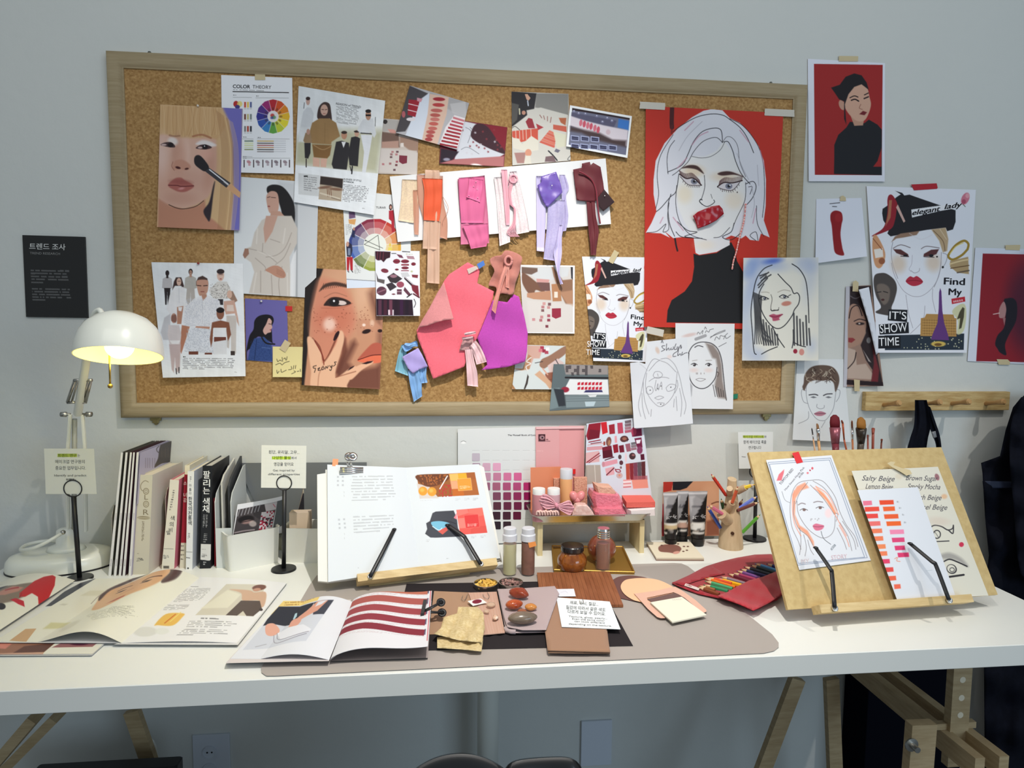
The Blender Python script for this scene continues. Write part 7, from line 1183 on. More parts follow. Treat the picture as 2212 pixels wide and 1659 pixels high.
for q,h0 in(([(22,545),(118,530),(130,1560),(30,1550)],-.010),([(1550,455),(1595,478),(1765,1365),(1750,1345)],-.004)):sheet('page_block',BKP,cq(D7,*q),(222,222,216),h0,.008,parent=ob,edge=(206,206,200))
sheet('page_block',BKP,cq(D7,(100,500),(1560,470),(1760,1352),(120,1558)),(214,214,208),-.012,.0105,parent=ob,edge=(190,190,186))
bc=empty('bulldog_clip',BKP.pt(cq(D7,(345,510)),.012)[0],'silver bulldog clip at the top of the open book','clip')
mb=MB()
for i in range(3):y_=490+i*17;mb.tube([BKP.pt(cq(D7,(238,y_)),.016-.003*i)[0],BKP.pt(cq(D7,(456,y_+2)),.016-.003*i)[0]],.0042,10)
mb.build('jaw',CHROME,bc,True)
for dx,l in((0,.018),(-34,.004)):
 mb=MB();mb.tube(catmull([BKP.pt(cq(D7,(350+dx,480)),l)[0],BKP.pt(cq(D7,(340+dx,430)),l+.004)[0]],4),.006,10,wz=.4);R=np.array(Vector(BKP.n).to_track_quat('Z','Y').to_matrix());cc=BKP.pt(cq(D7,(358+dx,378)),l+.004)[0]
 mb.lathe(cc,[(.0115,-.0015),(.0115,.0015),(.0055,.0018),(.005,-.0015)],24,R);mb.build('handle',CHROME,bc,True)
outline('tape',BKP,cq(D7,(170,398),(222,400),(216,470),(164,465)),.004,.0004,flat((240,150,106)),label='orange index tab on top of the open book',cat='tape')
# desk mat and flat things
G1=lambda*p:[(x,y)for x,y in p]
MATM=mat('taupe_leatherette',(166,158,152),.55,spec=.3,bump=(300,.1,.0005,I3))
outline('desk_mat',DESK,G1((670,1262),(684,1243),(700,1238),(1455,1216),(1472,1217),(1486,1223),(1501,1235),(1668,1370),(1682,1388),(1682,1398),(1672,1406),(1650,1411),(1100,1436),(595,1460),(575,1460),(565,1453),(564,1444),(568,1436)),0,.0018,MATM,label='large taupe desk mat with rounded corners',cat='desk mat')
outline('felt_sheet',DESK,cq(E5,(75,168),(1240,148),(1700,160),(1900,390),(2078,716),(280,755),(0,780),(-60,700)),.0018,.0012,mat('black_felt',(46,42,44),.95,spec=.1),label='black felt sheet lying on the taupe mat',cat='felt')
H0=.0032
def flatsheet(n,q,a,h,lab,cat,th=.0006,res=1.,curl=None,m=None,phys=False,edge=None,parent=None):return sheet(n,DESK,q,a,h,th,res,curl,phys,m,parent,lab,cat,edge=edge)
KR=(190,146,112)
flatsheet('paper_sheet',cq(E5,(318,232),(640,245),(730,610),(270,615)),(168,134,108),H0,'brown kraft paper on the black felt beside the striped swatch book','paper',curl=lambda s,t:.003*np.sin(s*3)**2)
a=Art((196,160,142),E5)
for i in range(9):a.line([(635+i*29,240),(745+i*23,605)],(190,146,124),6,.6)
flatsheet('fabric_swatch',cq(E5,(622,246),(872,238),(945,600),(755,618)),a,H0+.002,'pink ribbed fabric strip on the black felt','fabric',.0015,curl=lambda s,t:.002*np.sin(s*6)**2)
mesh=mat('yellow_mesh',(206,182,128),.6,alpha=.86,noise=(180,1,(226,206,160),I3),bump=(120,.7,.002,I3));ym_=empty('mesh_fabric',Dp(*cq(E5,(560,560))[0]),'crumpled yellow mesh fabric on the kraft paper','fabric')
soft('mesh_layer',DESK,cq(E5,(345,640),(740,600),(752,660),(738,768),(560,750),(345,738)),H0+.003,mesh,ym_,amp=.002,freq=.12,step=4)
soft('mesh_layer',DESK,cq(E5,(532,372),(705,372),(755,425),(768,560),(740,690),(540,670),(315,612),(378,560),(402,465),(520,430)),H0+.007,mesh,ym_,amp=.004,freq=.16,step=4,seed=2)
mv=mat('mauve_cloth',(176,156,156),.9,sheen=.3,bump=(200,.2,.001,I3));mf_=empty('folded_cloth',Dp(*cq(E5,(1100,400))[0]),'folded mauve cloth with stones lying on it','cloth')
soft('cloth_layer',DESK,cq(E5,(878,218),(1100,212),(1385,192),(1425,262),(1330,600),(990,606),(955,590),(930,480)),H0+.002,mv,mf_,amp=.001,th=.002)
soft('cloth_layer',DESK,cq(E5,(880,214),(1100,208),(1385,188),(1425,255),(1310,578),(1100,580),(965,552),(930,440)),H0+.0085,mv,mf_,amp=.001,th=.002)
mb=MB();mb.tube([DESK.pt(cq(E5,q),H0+.006)[0]for q in((955,560),(965,585),(1000,592),(1040,594))],.0045,10);mb.build('cloth_fold',mv,mf_,True)
HC=H0+.013
def stone(lab,x,y,rx,ry,h,m,n='polished_stone',sz=1.,seed=1,cut=.1,cr=E5):
 c=DESK.pt(cq(cr,(x,y)),h)[0];k=ppm(c);r=rx/cr[2]/k;g=np.random.default_rng(seed);mb=MB();N=10;P=[];dep=ry/rx*2.8
 for j in range(N+1):
  for i in range(20):
   t=math.pi*j/N;p=2*math.pi*i/20;w=1+cut*math.sin(2*p+seed)*math.sin(t)+cut*.6*math.cos(3*p+seed*2+t*2);P.append((r*w*math.sin(t)*math.cos(p),r*dep*.55*w*math.sin(t)*math.sin(p),r*sz*(1-math.cos(t))*.5*1.2))
 Fc=[(j*20+i,j*20+(i+1)%20,(j+1)*20+(i+1)%20,(j+1)*20+i)for j in range(N)for i in range(20)]
 return link(n,np.array(P)+c,Fc,m,None,smooth=True,label=lab,cat='stone')
amb=mat('amber',(188,92,44),.08,coat=.5,noise=(60,.8,(150,50,28),I3));clr=mat('clear_amber',(214,186,160),.05,alpha=.55,coat=.5)
stone('faceted red-brown stone on the upper part of the mauve cloth',1070,292,76,42,HC,mat('red_agate',(140,58,34),.15,coat=.4),sz=1.,cut=.22,seed=3)
stone('oval orange agate left of the round amber stone',1025,392,72,34,HC,amb)
stone('round amber stone right of the orange agate',1172,402,50,30,HC,mat('honey_amber',(196,128,62),.08,coat=.5),seed=2)
stone('small copper coloured stone between the amber stones and the grey one',1097,440,42,24,HC,mat('copper_stone',(150,88,60),.15,coat=.5),seed=4)
stone('large flat grey-brown pebble on the mauve cloth',1100,520,127,44,HC,mat('river_pebble',(128,112,96),.22,coat=.3,noise=(30,.8,(98,84,72),(1,6,1))),sz=.7,cut=.05)
stone('clear round glass pebble on the pink ribbed fabric',822,372,40,26,H0+.006,clr,'glass_pebble',sz=.8,cut=.03)
stone('tiny clear glass pebble beside the yellow mesh',782,428,26,18,H0+.006,clr,'glass_pebble',cut=.05)
stone('small amber and white stone on the edge of the pink ribbed fabric',862,482,30,26,H0+.006,mat('amber_white',(196,136,96),.12,coat=.4,noise=(90,1,(232,214,196),I3)),seed=5,cut=.15)
for x,y,sd,c1,c2,lab in((775,188,1,(232,190,92),(206,160,66),'round tin of yellow shell pieces on the black felt'),(998,180,2,(168,130,122),(140,104,100),'round tin of mauve glass chips on the black felt')):
 c=DESK.pt(cq(E5,(x,y+12)),H0)[0];k=ppm(c);R=107/4.096/k;t_=empty('round_tin',c,lab,'tin');mb=MB();mb.lathe(c,[(R*.96,0),(R,.003),(R,.011),(R-.001,.0115),(R-.0012,.003),(.001,.003)],36);autosmooth(mb.build('tin_body',STEEL,t_))
 g=np.random.default_rng(sd);mb=MB()
 for i in range(60):
  an=g.random()*6.28;rr=R*.86*math.sqrt(g.random());mb.box((c[0]+rr*math.cos(an),c[1]+rr*math.sin(an),c[2]+.006+g.random()*.004),(.010 if sd==1 else.005,.005,.0018),rotm(g.random()*50-25,g.random()*50-25,g.random()*180),mi=i%2)
 mb.build('filling',[mat('chips_%d'%sd,c1,.35),mat('chipsb_%d'%sd,c2,.35)],t_,kind='stuff')
def wire(lab,pts,h,crop=E5):
 mb=MB();mb.tube([DESK.pt(q,h)[0]for q in catmull(cq(crop,*pts),5)],.0006,6);mb.build('paper_clip',STEEL,None,True,label=lab,cat='paper clip')
wire('paper clip on the brown kraft paper',[(572,275),(562,305),(585,315),(605,285),(615,255)],H0+.006)
wire('paper clip on the pink ribbed fabric',[(750,262),(765,290),(795,298),(806,275),(790,245)],H0+.007)
a=Art((228,228,226),E5);a.ell(698,325,42,18,(120,30,50),-8,5)
flatsheet('swatch_card',cq(E5,(614,320),(732,298),(786,334),(662,363)),a,H0+.008,'tiny white card with a plum lip print beside the yellow mesh','card',res=.5)
wp=empty('wood_panel',Dp(*cq(E5,(1600,230))[0]),'grooved reddish wood panel in front of the gold tray','wood panel');q=cq(E5,(1228,90),(1872,80),(1992,376),(1262,384));Hq=homog(q);WDR=wood('red_wood',(150,94,62),(124,72,44),(8,1.2,8),10,.4)
mb=MB()
for i in range(19):
 s0=i/19;s1=(i+.96)/19;B=DESK.pt(happly(Hq,[(s0,0),(s1,0),(s1,1),(s0,1)]),.003);mb.hexa([*B[::-1],*(B[::-1]+ZA*.006)])
B=DESK.pt(happly(Hq,[(0,0),(1,0),(1,1),(0,1)]),.002);mb.hexa([*B[::-1],*(B[::-1]+ZA*.004)]);mb.build('panel',WDR,wp)
flatsheet('note_card',cq(E5,(1392,215),(1555,212),(1572,278),(1420,280)),Art((222,224,232),E5).line([(1440,245),(1480,235),(1500,250)],(190,190,206),4,.8),.011,'small white card under the brown felt beside the mauve cloth','card')
kf=mat('brown_felt',(158,122,98),.95,spec=.1,sheen=.2,bump=(400,.3,.0006,I3))
kk=empty('folded_felt',Dp(*cq(E5,(1550,550))[0]),'folded light brown felt piece with a handwritten card on it','felt')
for h_,q in((.005,((1262,300),(1820,335),(1876,788),(1328,782))),(.0085,((1258,275),(1800,320),(1878,776),(1322,760)))):soft('felt_layer',DESK,cq(E5,*q),h_,kf,kk,amp=.0006,th=.0028,step=10)
a=Art((226,232,234),E5)
o=flatsheet('note_card',cq(E5,(1400,288),(1872,325),(1968,570),(1448,549)),a,.0135,'white handwritten card on the light brown felt at the front','card',res=.7)
letters(o,E5,[('재료, 무늬, 질감...',1520,345,250,24,4,INK1),('질감에 따라서 같은 색도',1485,388,350,26,4,INK1),('다르게 보일 수 있어요.',1500,425,335,26,4,INK1),('Texture, gloss, pearly...',1508,462,345,15,3.5,(104,104,106)),('Even the same color',1540,484,290,15,3.5,(104,104,106)),('can look different',1560,505,270,15,3.5,(104,104,106)),('depending on the texture.',1510,528,380,15,3,(104,104,106))])
wire('paper clip at the top of the handwritten front card',[(1605,315),(1615,345),(1640,335),(1632,300)],.0155)
outline('paint_chip',DESK,[(1280+x/5.027,1180+y/5.027)for x,y in catmull([(180,420),(260,340),(380,318),(500,325),(600,350),(640,420),(600,560),(500,600),(380,580),(250,540)],5,True)],.002,.0015,flat((108,76,72),.5),label='dark brown paint chip partly under the wood panel',cat='paint chip')
outline('paint_chip',DESK,[(1280+x/5.027,1180+y/5.027)for x,y in catmull([(306,430),(350,370),(440,350),(560,345),(700,362),(820,410),(900,470),(900,560),(700,620),(500,600),(400,560),(330,500)],5,True)],.004,.0015,flat((236,190,152),.5),label='peach paint chip with a rounded end',cat='paint chip')
outline('paint_chip',DESK,cq(E6,(452,515),(700,480),(830,450),(900,440),(980,485),(1120,585),(1235,690),(1238,708),(1215,720),(1185,715),(1000,560),(930,520),(880,500),(590,560),(600,590),(640,620),(790,780),(740,782),(700,768),(600,680)),.006,.0015,flat((220,176,156),.5),label='pale pink frame shaped chip under the cream card',cat='paint chip')
outline('paint_chip',DESK,cq(E6,(588,572),(910,502),(985,548),(1190,690),(1100,700),(700,640)),.0058,.0012,flat((110,84,80),.5),label='dark brown chip inside the pink frame shaped chip',cat='paint chip')
flatsheet('cream_card',cq(E6,(628,608),(968,548),(1236,742),(866,822)),Art((228,224,206),E6).rows([(860,572),(980,570),(990,585),(875,590)],2,(160,160,156),.5,.6,12,0,3),.009,'thick cream card on the pink frame shaped chip','card',th=.003,edge=(206,200,180))
RC=mat('red_canvas',(158,34,46),.9,sheen=.3,bump=(250,.35,.001,I3));rr_=empty('pencil_roll',Dp(1580,1260),'open red canvas pencil roll left of the easel','pencil roll')
soft('roll_cloth',DESK,cq(E6,(862,402),(900,380),(1050,312),(1200,232),(1300,195),(1560,125),(1940,84),(2030,250),(2080,520),(1900,630),(1740,705),(1600,640),(1350,562),(1150,520),(980,455)),.002,RC,rr_,sm=2,amp=.0015,step=7,th=.0025)
soft('pocket',DESK,cq(E6,(1345,540),(1480,490),(1600,420),(1700,370),(1850,330),(2000,270),(2040,300),(2075,515),(1900,625),(1745,700),(1600,635)),.0125,mat('red_canvas_front',(172,38,50),.9,sheen=.3,bump=(250,.35,.001,I3)),rr_,amp=.0022,freq=.16,step=5,th=.002)
soft('pocket_flap',DESK,cq(E6,(1050,312),(1200,238),(1310,222),(1440,300),(1300,330),(1120,380),(980,430),(900,402)),.006,RC,rr_,amp=.0012,step=6)
flatsheet('label_strip',cq(E6,(1012,402),(1165,455),(1150,478),(995,425)),Art((222,206,200),E6).rows([(1020,412),(1155,458),(1150,472),(1010,424)],1,(150,60,70),.9,.8,8,0,3),.009,None,None,parent=rr_,res=.5)
WT_=flat((222,190,150));
def pencil(A,B,col,lab,grp,r=.0038,dark=True,cone=.018):
 A=np.array(A);B=np.array(B);d=(A-B)/np.linalg.norm(A-B);e=empty('coloured_pencil',B,lab,'pencil',grp);cm=flat(col,.35)
 mb=MB();mb.tube([B,A-d*cone],r,6);mb.build('barrel',cm,e);mb=MB();mb.tube([A-d*cone,A-d*.005],[r*.93,r*.35],10);mb.build('sharpened_wood',WT_,e,True);mb=MB();mb.tube([A-d*.0052,A],[r*.36,.0004],8);mb.build('lead',cm,e,True)
cols=[('brown',(128,70,44),(1135,440),(1345,515)),('white tipped brown',(150,96,60),(1150,428),(1300,470)),('green',(56,140,96),(1200,418),(1440,482)),('light green',(80,160,110),(1215,378),(1490,455)),('orange',(226,116,40),(1215,348),(1520,440)),('red-orange',(214,84,50),(1240,338),(1480,400)),('yellow',(236,180,30),(1335,350),(1590,418)),('grey',(140,126,136),(1385,330),(1630,400)),('plum',(110,44,60),(1465,298),(1690,375)),('magenta',(164,62,96),(1515,290),(1740,355)),('violet',(122,78,140),(1560,265),(1790,340)),('navy',(52,54,92),(1600,248),(1860,320)),('charcoal',(52,58,66),(1640,222),(1900,300)),('dark green',(44,60,60),(1715,205),(1960,285)),('sky blue',(86,146,196),(1760,188),(2010,270)),('indigo',(50,56,110),(1885,190),(2030,240))]
for n,c_,p,q in cols:pencil(DESK.pt(cq(E6,p),.0105)[0],DESK.pt(cq(E6,(q[0]+30,q[1]+9)),.0095)[0],c_,n+' coloured pencil in the red roll','coloured pencils in the red roll',.0047)
# open magazines on the left
def mag(lab,pages,h0=.003,blocks=()):
 e=empty('open_magazine',DESK.pt(pages[0][0][2],h0)[0],lab,'magazine')
 for q,hb in blocks:outline('page_block',DESK,q,0.0002,hb,flat((206,206,206),.7),e)
 for q,a,h,cu_ in pages:sheet('page',DESK,q,a,h,.0004,1.,cu_,True,GLOSSP,e)
a=Art((206,164,142),E3);a.poly([(-150,640),(100,660),(380,650),(300,720),(0,735),(-150,735)],(150,104,84),10);a.poly([(-50,640),(90,660),(40,700),(-80,690)],(206,130,116),8);a.poly([(100,730),(180,680),(420,650),(330,725)],(96,60,50),8);a.poly([(330,725),(430,640),(880,560),(700,742),(320,742)],(226,224,212),4);a.poly([(385,690),(470,648),(735,648),(690,684)],(150,100,104),4);a.ell(590,664,60,10,(90,40,60),0,8)
mag('open magazine at the bottom, peeping out under the face magazine',[(cq(E3,(-150,560),(880,560),(690,738),(-160,742)),a,.003,lambda s,t:.001*t)],blocks=[(cq(E3,(-150,600),(860,590),(686,746),(-160,750)),.003)])
a=Art((218,216,202),E3);a.poly([(-480,285),(0,286),(120,292),(250,270),(340,240),(300,300),(120,400),(-100,470),(-500,560)],(128,112,98),10);a.poly([(-200,288),(60,288),(10,310),(-200,330)],(50,46,52),10);a.poly([(10,330),(100,300),(180,310),(140,340),(40,370),(-60,370)],(186,130,114),10);a.line([(45,328),(140,312)],(166,60,60),12)
a.poly([(150,350),(260,260),(330,225),(395,206),(418,212),(410,260),(360,340),(290,390),(285,345),(240,335),(190,365),(150,372)],(182,34,40),5,sm=0);a.poly([(80,400),(120,385),(180,390),(186,418),(140,415)],(182,34,50),5);a.line([(150,375),(165,350)],(150,30,36),7);a.ell(10,450,36,20,(44,40,44),-10,5);a.line([(-30,252),(20,250)],(150,150,140),3)
b=Art((222,222,218),E3);b.poly([(480,270),(600,205),(720,168),(640,220),(400,375),(340,380)],(70,72,80),6);b.line([(560,270),(660,210)],(150,150,160),10,.7)
mag('open magazine at the far left with a red glove on its rolled page',[(cq(E3,(260,190),(716,172),(0,612),(-700,612)),b,.004,lambda s,t:0*s),(cq(E3,(-480,210),(560,200),(-40,600),(-1000,600)),a,.006,lambda s,t:.022*np.sin(np.clip((s-.45)/.55,0,1)*math.pi*.93))])
a=Art((222,220,206),E3);a.ell(700,330,160,80,(214,208,188),-30,60,.4)
a.poly([(690,405),(720,350),(760,290),(860,240),(1000,210),(1150,170),(1240,145),(1280,150),(1270,190),(1210,250),(1100,310),(960,360),(820,420),(740,442),(690,430)],(212,166,126),12,sm=1);a.poly([(745,300),(820,245),(960,185),(1100,130),(1240,95),(1330,84),(1366,120),(1362,170),(1310,225),(1220,265),(1210,250),(1270,190),(1260,150),(1180,155),(1000,200),(860,245),(800,280),(740,340)],(84,66,66),10,sm=1)
a.line([(680,360),(740,300),(800,265)],(110,90,86),5,.6);a.line([(1065,248),(1120,222),(1210,218)],(110,76,60),9);a.line([(880,280),(930,265),(990,262)],(110,76,60),7);a.poly([(1045,264),(1090,244),(1140,244),(1100,262)],(90,66,60),4);a.poly([(860,305),(900,290),(950,288),(910,305)],(90,66,60),4);a.line([(900,330),(1000,300)],(190,136,104),8,.6);a.poly([(790,400),(860,375),(940,352),(925,368),(850,395)],(176,92,76),5)
a.poly([(600,300),(670,262),(790,262),(740,300)],(206,200,176),8,.8);a.poly([(440,368),(470,358),(510,362),(480,374)],(196,192,176),5,.8);a.poly([(320,548),(380,500),(530,505),(470,545)],(196,190,140),12,.8);a.poly([(70,636),(190,548),(272,545),(195,645)],(196,158,118),4);a.ell(520,550,80,28,(200,196,180),-24,20,.7);a.rows([(640,480),(1010,440),(1050,500),(700,560)],9,(130,130,120),.4,.5,26,.2,3);a.rows([(830,450),(1020,450),(960,560),(800,500)],6,(130,130,120),.4,.4,26,.2,6)
b=Art((229,229,230),E3);b.rows([(1370,250),(1590,250),(1480,356),(1290,350)],13,(120,120,124),.45,.65,30,.04,3);b.rows([(1250,365),(1420,372),(1390,415),(1205,412)],6,(120,120,124),.45,.65,30,.1,4);b.line([(1425,233),(1480,236)],(100,100,104),3)
b.poly([(1690,222),(1985,225),(1895,455),(1458,455)],(206,200,184),4);b.poly([(1700,265),(1800,300),(1700,400),(1500,405)],(222,218,200),8);b.poly([(1715,262),(1860,268),(1900,282),(1985,280),(1975,370),(1940,390),(1930,340),(1815,345),(1800,290)],(202,166,140),8,sm=1);b.ell(1935,246,52,20,(110,62,50),-8,6);b.ell(1918,262,30,12,(190,140,116),-10,5);b.poly([(1800,345),(1940,342),(1955,400),(1890,455),(1840,455),(1815,420),(1770,456),(1686,455)],(86,72,66),5);b.ell(1948,405,14,10,(60,50,50))
b.poly([(1155,520),(1240,440),(1370,440),(1360,470),(1290,530),(1180,525)],(226,176,70),8,.9,sm=1);b.line([(1230,510),(1310,445)],(206,120,40),9);b.line([(1270,500),(1350,430)],(230,210,120),6);b.ell(1085,572,88,38,(210,210,206),0,12,.9);b.ell(1210,572,52,26,(220,222,216),0,10,.8)
b.rows([(1415,498),(1800,500),(1780,556),(1385,552)],4,(130,130,132),.45,.7,40,.2,5);b.rows([(1375,560),(1740,562),(1720,618),(1305,614)],4,(130,130,132),.45,.7,40,.2,8);b.rows([(1500,474),(1760,484),(1758,492),(1498,484)],1,(90,90,94),.9,.8,20,.2,5)
mag('open magazine with a dark-haired face on its left page',[(cq(E3,(716,172),(1488,168),(905,652),(-45,640)),a,.006,lambda s,t:.021*np.sin(np.clip((s-.35)/.65,0,1)**1.3*math.pi)),(cq(E3,(1488,160),(2138,205),(1768,652),(905,652)),b,.006,lambda s,t:.003*np.sin((1-s)*math.pi))],blocks=[(cq(E3,(1450,195),(2140,208),(1775,668),(845,664),(905,650)),.006),(cq(E3,(716,178),(1440,190),(905,655),(-45,650)),.006)])
a=Art((214,216,222),E4);a.poly([(600,372),(640,330),(998,308),(950,392),(600,385),(560,440),(490,490),(470,480),(560,400)],(222,196,122),3);a.rows([(660,345),(965,325),(955,375),(650,385)],2,(150,110,60),.5,.7,20,.1,5)
a.poly([(605,384),(1112,366),(855,748),(272,784)],(196,200,210),3);a.poly([(605,384),(930,385),(900,440),(790,500),(740,570),(640,560),(560,545),(460,560),(500,500)],(48,50,60),6);a.poly([(930,385),(1112,368),(1020,500),(920,505)],(60,62,74),6);a.poly([(960,380),(1060,375),(960,470),(800,540),(740,560),(760,520),(870,450)],(206,150,130),7);a.poly([(970,385),(1050,375),(1000,410),(940,430)],(206,208,216),6);a.poly([(735,510),(755,450),(775,450),(770,490),(745,520)],(170,200,214),4)
a.poly([(700,570),(730,520),(800,515),(810,550),(770,590),(700,590)],(212,156,138),6,sm=1);a.poly([(480,580),(500,545),(560,540),(610,590),(600,630),(540,655),(490,640)],(212,160,142),6,sm=1);a.poly([(590,630),(700,590),(830,590),(905,640),(880,665),(690,705),(620,700)],(216,218,226),5);a.lines([[(590,630),(620,705),(880,660)],[(560,650),(590,735),(860,680)]],(120,116,130),6,.8);a.line([(390,755),(490,730)],(150,150,158),7,.7)
b=Art((216,216,221),E4)
for i,c_ in enumerate(((178,104,84),(164,84,78),(150,64,70),(138,50,62),(128,42,56))):
 x0=1310-i*38;y0=268+i*85;X1=2000-i*8;y1=295+i*98;b.poly([(x0,y0),(x0+250,y0+8),(X1-20,y1),(X1-28,y1+58),(x0+220,y0+66),(x0-24,y0+60)],c_,3);b.rows([(x0-28,y0+64),(X1-30,y1+62),(X1-34,y1+80),(x0-36,y0+82)],2,(176,150,156),.4,.55,26,0,i+2)
b.rows([(1330,248),(1990,270),(1988,286),(1320,262)],1,(176,150,156),.6,.5,26,0,2)
for i in range(5):b.poly([(1978-i*8,290+i*98),(1990-i*8,290+i*98),(1984-i*8,345+i*98),(1970-i*8,343+i*98)],(70,60,90),3,.8)
b.line([(2006,262),(1968,792)],(190,60,70),7)
so=empty('open_book',DESK.pt(cq(E4,(1070,868)),.004)[0],'open colour book with red striped bands on its right page','book')
outline('page_block',DESK,cq(E4,(650,335),(1270,320),(1065,885),(800,888),(118,905),(160,855)),.0022,.010,flat((206,198,196),.7),so)
outline('page_block',DESK,cq(E4,(1290,330),(2010,330),(1975,855),(1075,885)),.0022,.004,flat((150,140,138),.7),so)
sheet('page_left',DESK,cq(E4,(648,332),(1282,340),(1068,874),(160,862)),a,.012,.0005,.85,lambda s,t:.012*np.sin(np.clip((s-.3)/.7,0,1)*math.pi)*(1-.2*t),True,PAPER,so)
for k in(0,1,2):sheet('page_right',DESK,cq(E4,(1282,335),(2012,322),(1975,850),(1078,874)),b if k==2 else(214,208,208),.008+.0016*k,.0005,.85 if k==2 else 3,lambda s,t,k=k:.021*np.sin(np.clip(s*1.12,0,1)**.55*math.pi*.52)+.003*np.sin(s*6),True,PAPER,so)
cl_=empty('bulldog_clip',DESK.pt(cq(E4,(1960,440)),.028)[0],'black metal clip on the right edge of the striped colour book','clip');c0=DESK.pt(cq(E4,(1935,440)),.028)[0]
mb=MB();mb.prism([DESK.pt(q,.030)[0]for q in cq(E4,(1935,345),(1965,345),(1940,470),(1908,475))],(0,0,.006));mb.build('jaw',BLACKM,cl_)
for(x,y,l)in((2095,345,.040),(2105,440,.022)):
 mb=MB();p=DESK.pt(cq(E4,(x,y)),l)[0];mb.tube([c0+ZA*.002,p],[.005,.004],10,wz=.5);mb.lathe(p,[(.009,-.0012),(.009,.0012),(.0045,.0014),(.004,-.0012)],20,rotm(35,10,0));mb.build('handle',BLACKM,cl_,True)
 # tray display
RISW=wood('pale_riser_wood',(214,198,156),(196,178,132),(12,12,1.5),9);yf=-.135;pL=Vy(1150,1108,yf);pR=Vy(1410,1108,yf);zt=Vy(1290,1112,yf)[2]
rs=empty('wooden_riser',((pL[0]+pR[0])/2,-.08,TZ),'pale wooden riser carrying the steel tray','riser')
for u0,u1 in((1161,1172),(1381,1391)):xa=Vy(u0,1190,-.115)[0];xb=Vy(u1,1190,-.115)[0];mb=MB();mb.box(((xa+xb)/2,-.066,(TZ+zt-.022)/2),(xb-xa,.098,zt-.022-TZ));mb.build('leg',RISW,rs)
mb=MB();mb.box(((pL[0]+pR[0])/2,-.066,zt-.0255),(pR[0]-pL[0]-.03,.100,.007));mb.build('riser_top',RISW,rs)
tr=empty('steel_tray',((pL[0]+pR[0])/2,-.075,zt-.022),'shallow brushed steel tray full of pink things on the riser','tray');cx_=(pL[0]+pR[0])/2;hx=(pR[0]-pL[0])/2;mb=MB();V=[];Fc=[]
def rr(hx,hy,r,z,cy):
 out=[]
 for sx,sy,a0 in((1,1,0),(-1,1,90),(-1,-1,180),(1,-1,270)):
  for k in range(6):t=math.radians(a0+k*18);out.append((cx_+sx*(hx-r)+r*math.cos(t),cy+sy*(hy-r)+r*math.sin(t),z))
 return out
rings=[rr(hx-.016,.052,.02,zt-.021,-.072),rr(hx,.064,.02,zt,-.072),rr(hx+.0015,.0655,.02,zt-.001,-.072),rr(hx-.002,.062,.02,zt-.0005,-.072),rr(hx-.017,.051,.02,zt-.019,-.072)]
for R in rings:V+=R
for j in range(4):Fc+=[(j*24+i,j*24+(i+1)%24,(j+1)*24+(i+1)%24,(j+1)*24+i)for i in range(24)]
Fc+=[tuple(range(23,-1,-1)),tuple(range(96,120))];autosmooth(link('tray_body',V,Fc,STEEL,tr),40)
zb_=zt-.0185
def at3(x,y,yy):p=cq(G3,(x,y))[0];return Vy(*p,yy)
def vessel(name,lab,cx,x0,x1,ytop,ycap,yy,capc,bodyc,cat,z0,fill=None,crop=G3,capm=None,shell=None,neck=1.,capr=1.,group=None):
 P=lambda x,y:Vy(*cq(crop,(x,y))[0],yy)
 c=P(cx,ytop);r=(P(x1,ycap)[0]-P(x0,ycap)[0])/2;zc=P(cx,ycap)[2];zt_=c[2]-r*.3;e=empty(name,(c[0],yy,z0),lab,cat,group);o_=(c[0],yy,0)
 mb=MB();mb.lathe(o_,[(r*.94,z0),(r,z0+.002),(r,zc-.004),(r*neck,zc)],28)
 autosmooth(mb.build('body',bodyc,e));mb=MB();R=r*capr;mb.lathe(o_,[(R,zc),(R,zt_-.002),(R*.95,zt_)],28);autosmooth(mb.build('cap',capm or capc,e))
 if shell:mb=MB();mb.lathe(o_,[(r+.0015,z0-.0001),(r+.0015,zc-.001)],28,cap=False);autosmooth(mb.build('glass_wall',shell,e))
 return e
sh=mat('clear_wall',(200,200,200),.04,alpha=.09,coat=.25);wc=flat((232,232,230),.4);tc=mat('frosted_cap',(220,222,228),.4,alpha=.85)
vessel('small_bottle','left of two white-capped bottles of pink powder in the tray',252,150,356,520,640,-.112,wc,flat((206,132,140),.3),'bottle',zb_,shell=sh,capr=.97)
vessel('small_bottle','right of two white-capped bottles, its contents paler pink',488,388,592,518,640,-.108,wc,flat((206,164,170),.3),'bottle',zb_,shell=sh,capr=.97)
vessel('bottle','tall orange bottle with a frosted cap in the tray',690,592,790,212,390,-.075,tc,flat((232,172,118),.4),'bottle',zb_)
def quadcard(lab,q,yy,col,th=.0012,cat='card',name='card',m=None):
 P=[at3(x,y,yy)for x,y in q];P[2][2]=P[3][2]=zb_;mb=MB();mb.prism(P,(0,th,0));return mb.build(name,m or flat(col,.6),label=lab,cat=cat)
quadcard('orange card standing at the back left of the tray',[(118,222),(600,206),(606,900),(120,900)],-.042,(222,138,102))
SP=mat('speckled_sponge',(222,170,144),.9,noise=(260,1,(196,134,110),I3),bump=(260,.8,.002,I3))
for lab,q,yy in(('narrow speckled pink sponge beside the orange bottle',[(490,402),(600,400),(604,800),(494,800)],-.055),('wide speckled pink sponge standing right of the orange bottle',[(815,388),(1020,382),(1024,900),(820,900)],-.060)):quadcard(lab,q,yy,None,.014,'sponge','sponge',SP)
TH=flat((234,176,186),.6);sk=empty('thread_skein',at3(540,850,-.125),'pale pink thread skein tied in the middle in the tray','thread');mb=MB()
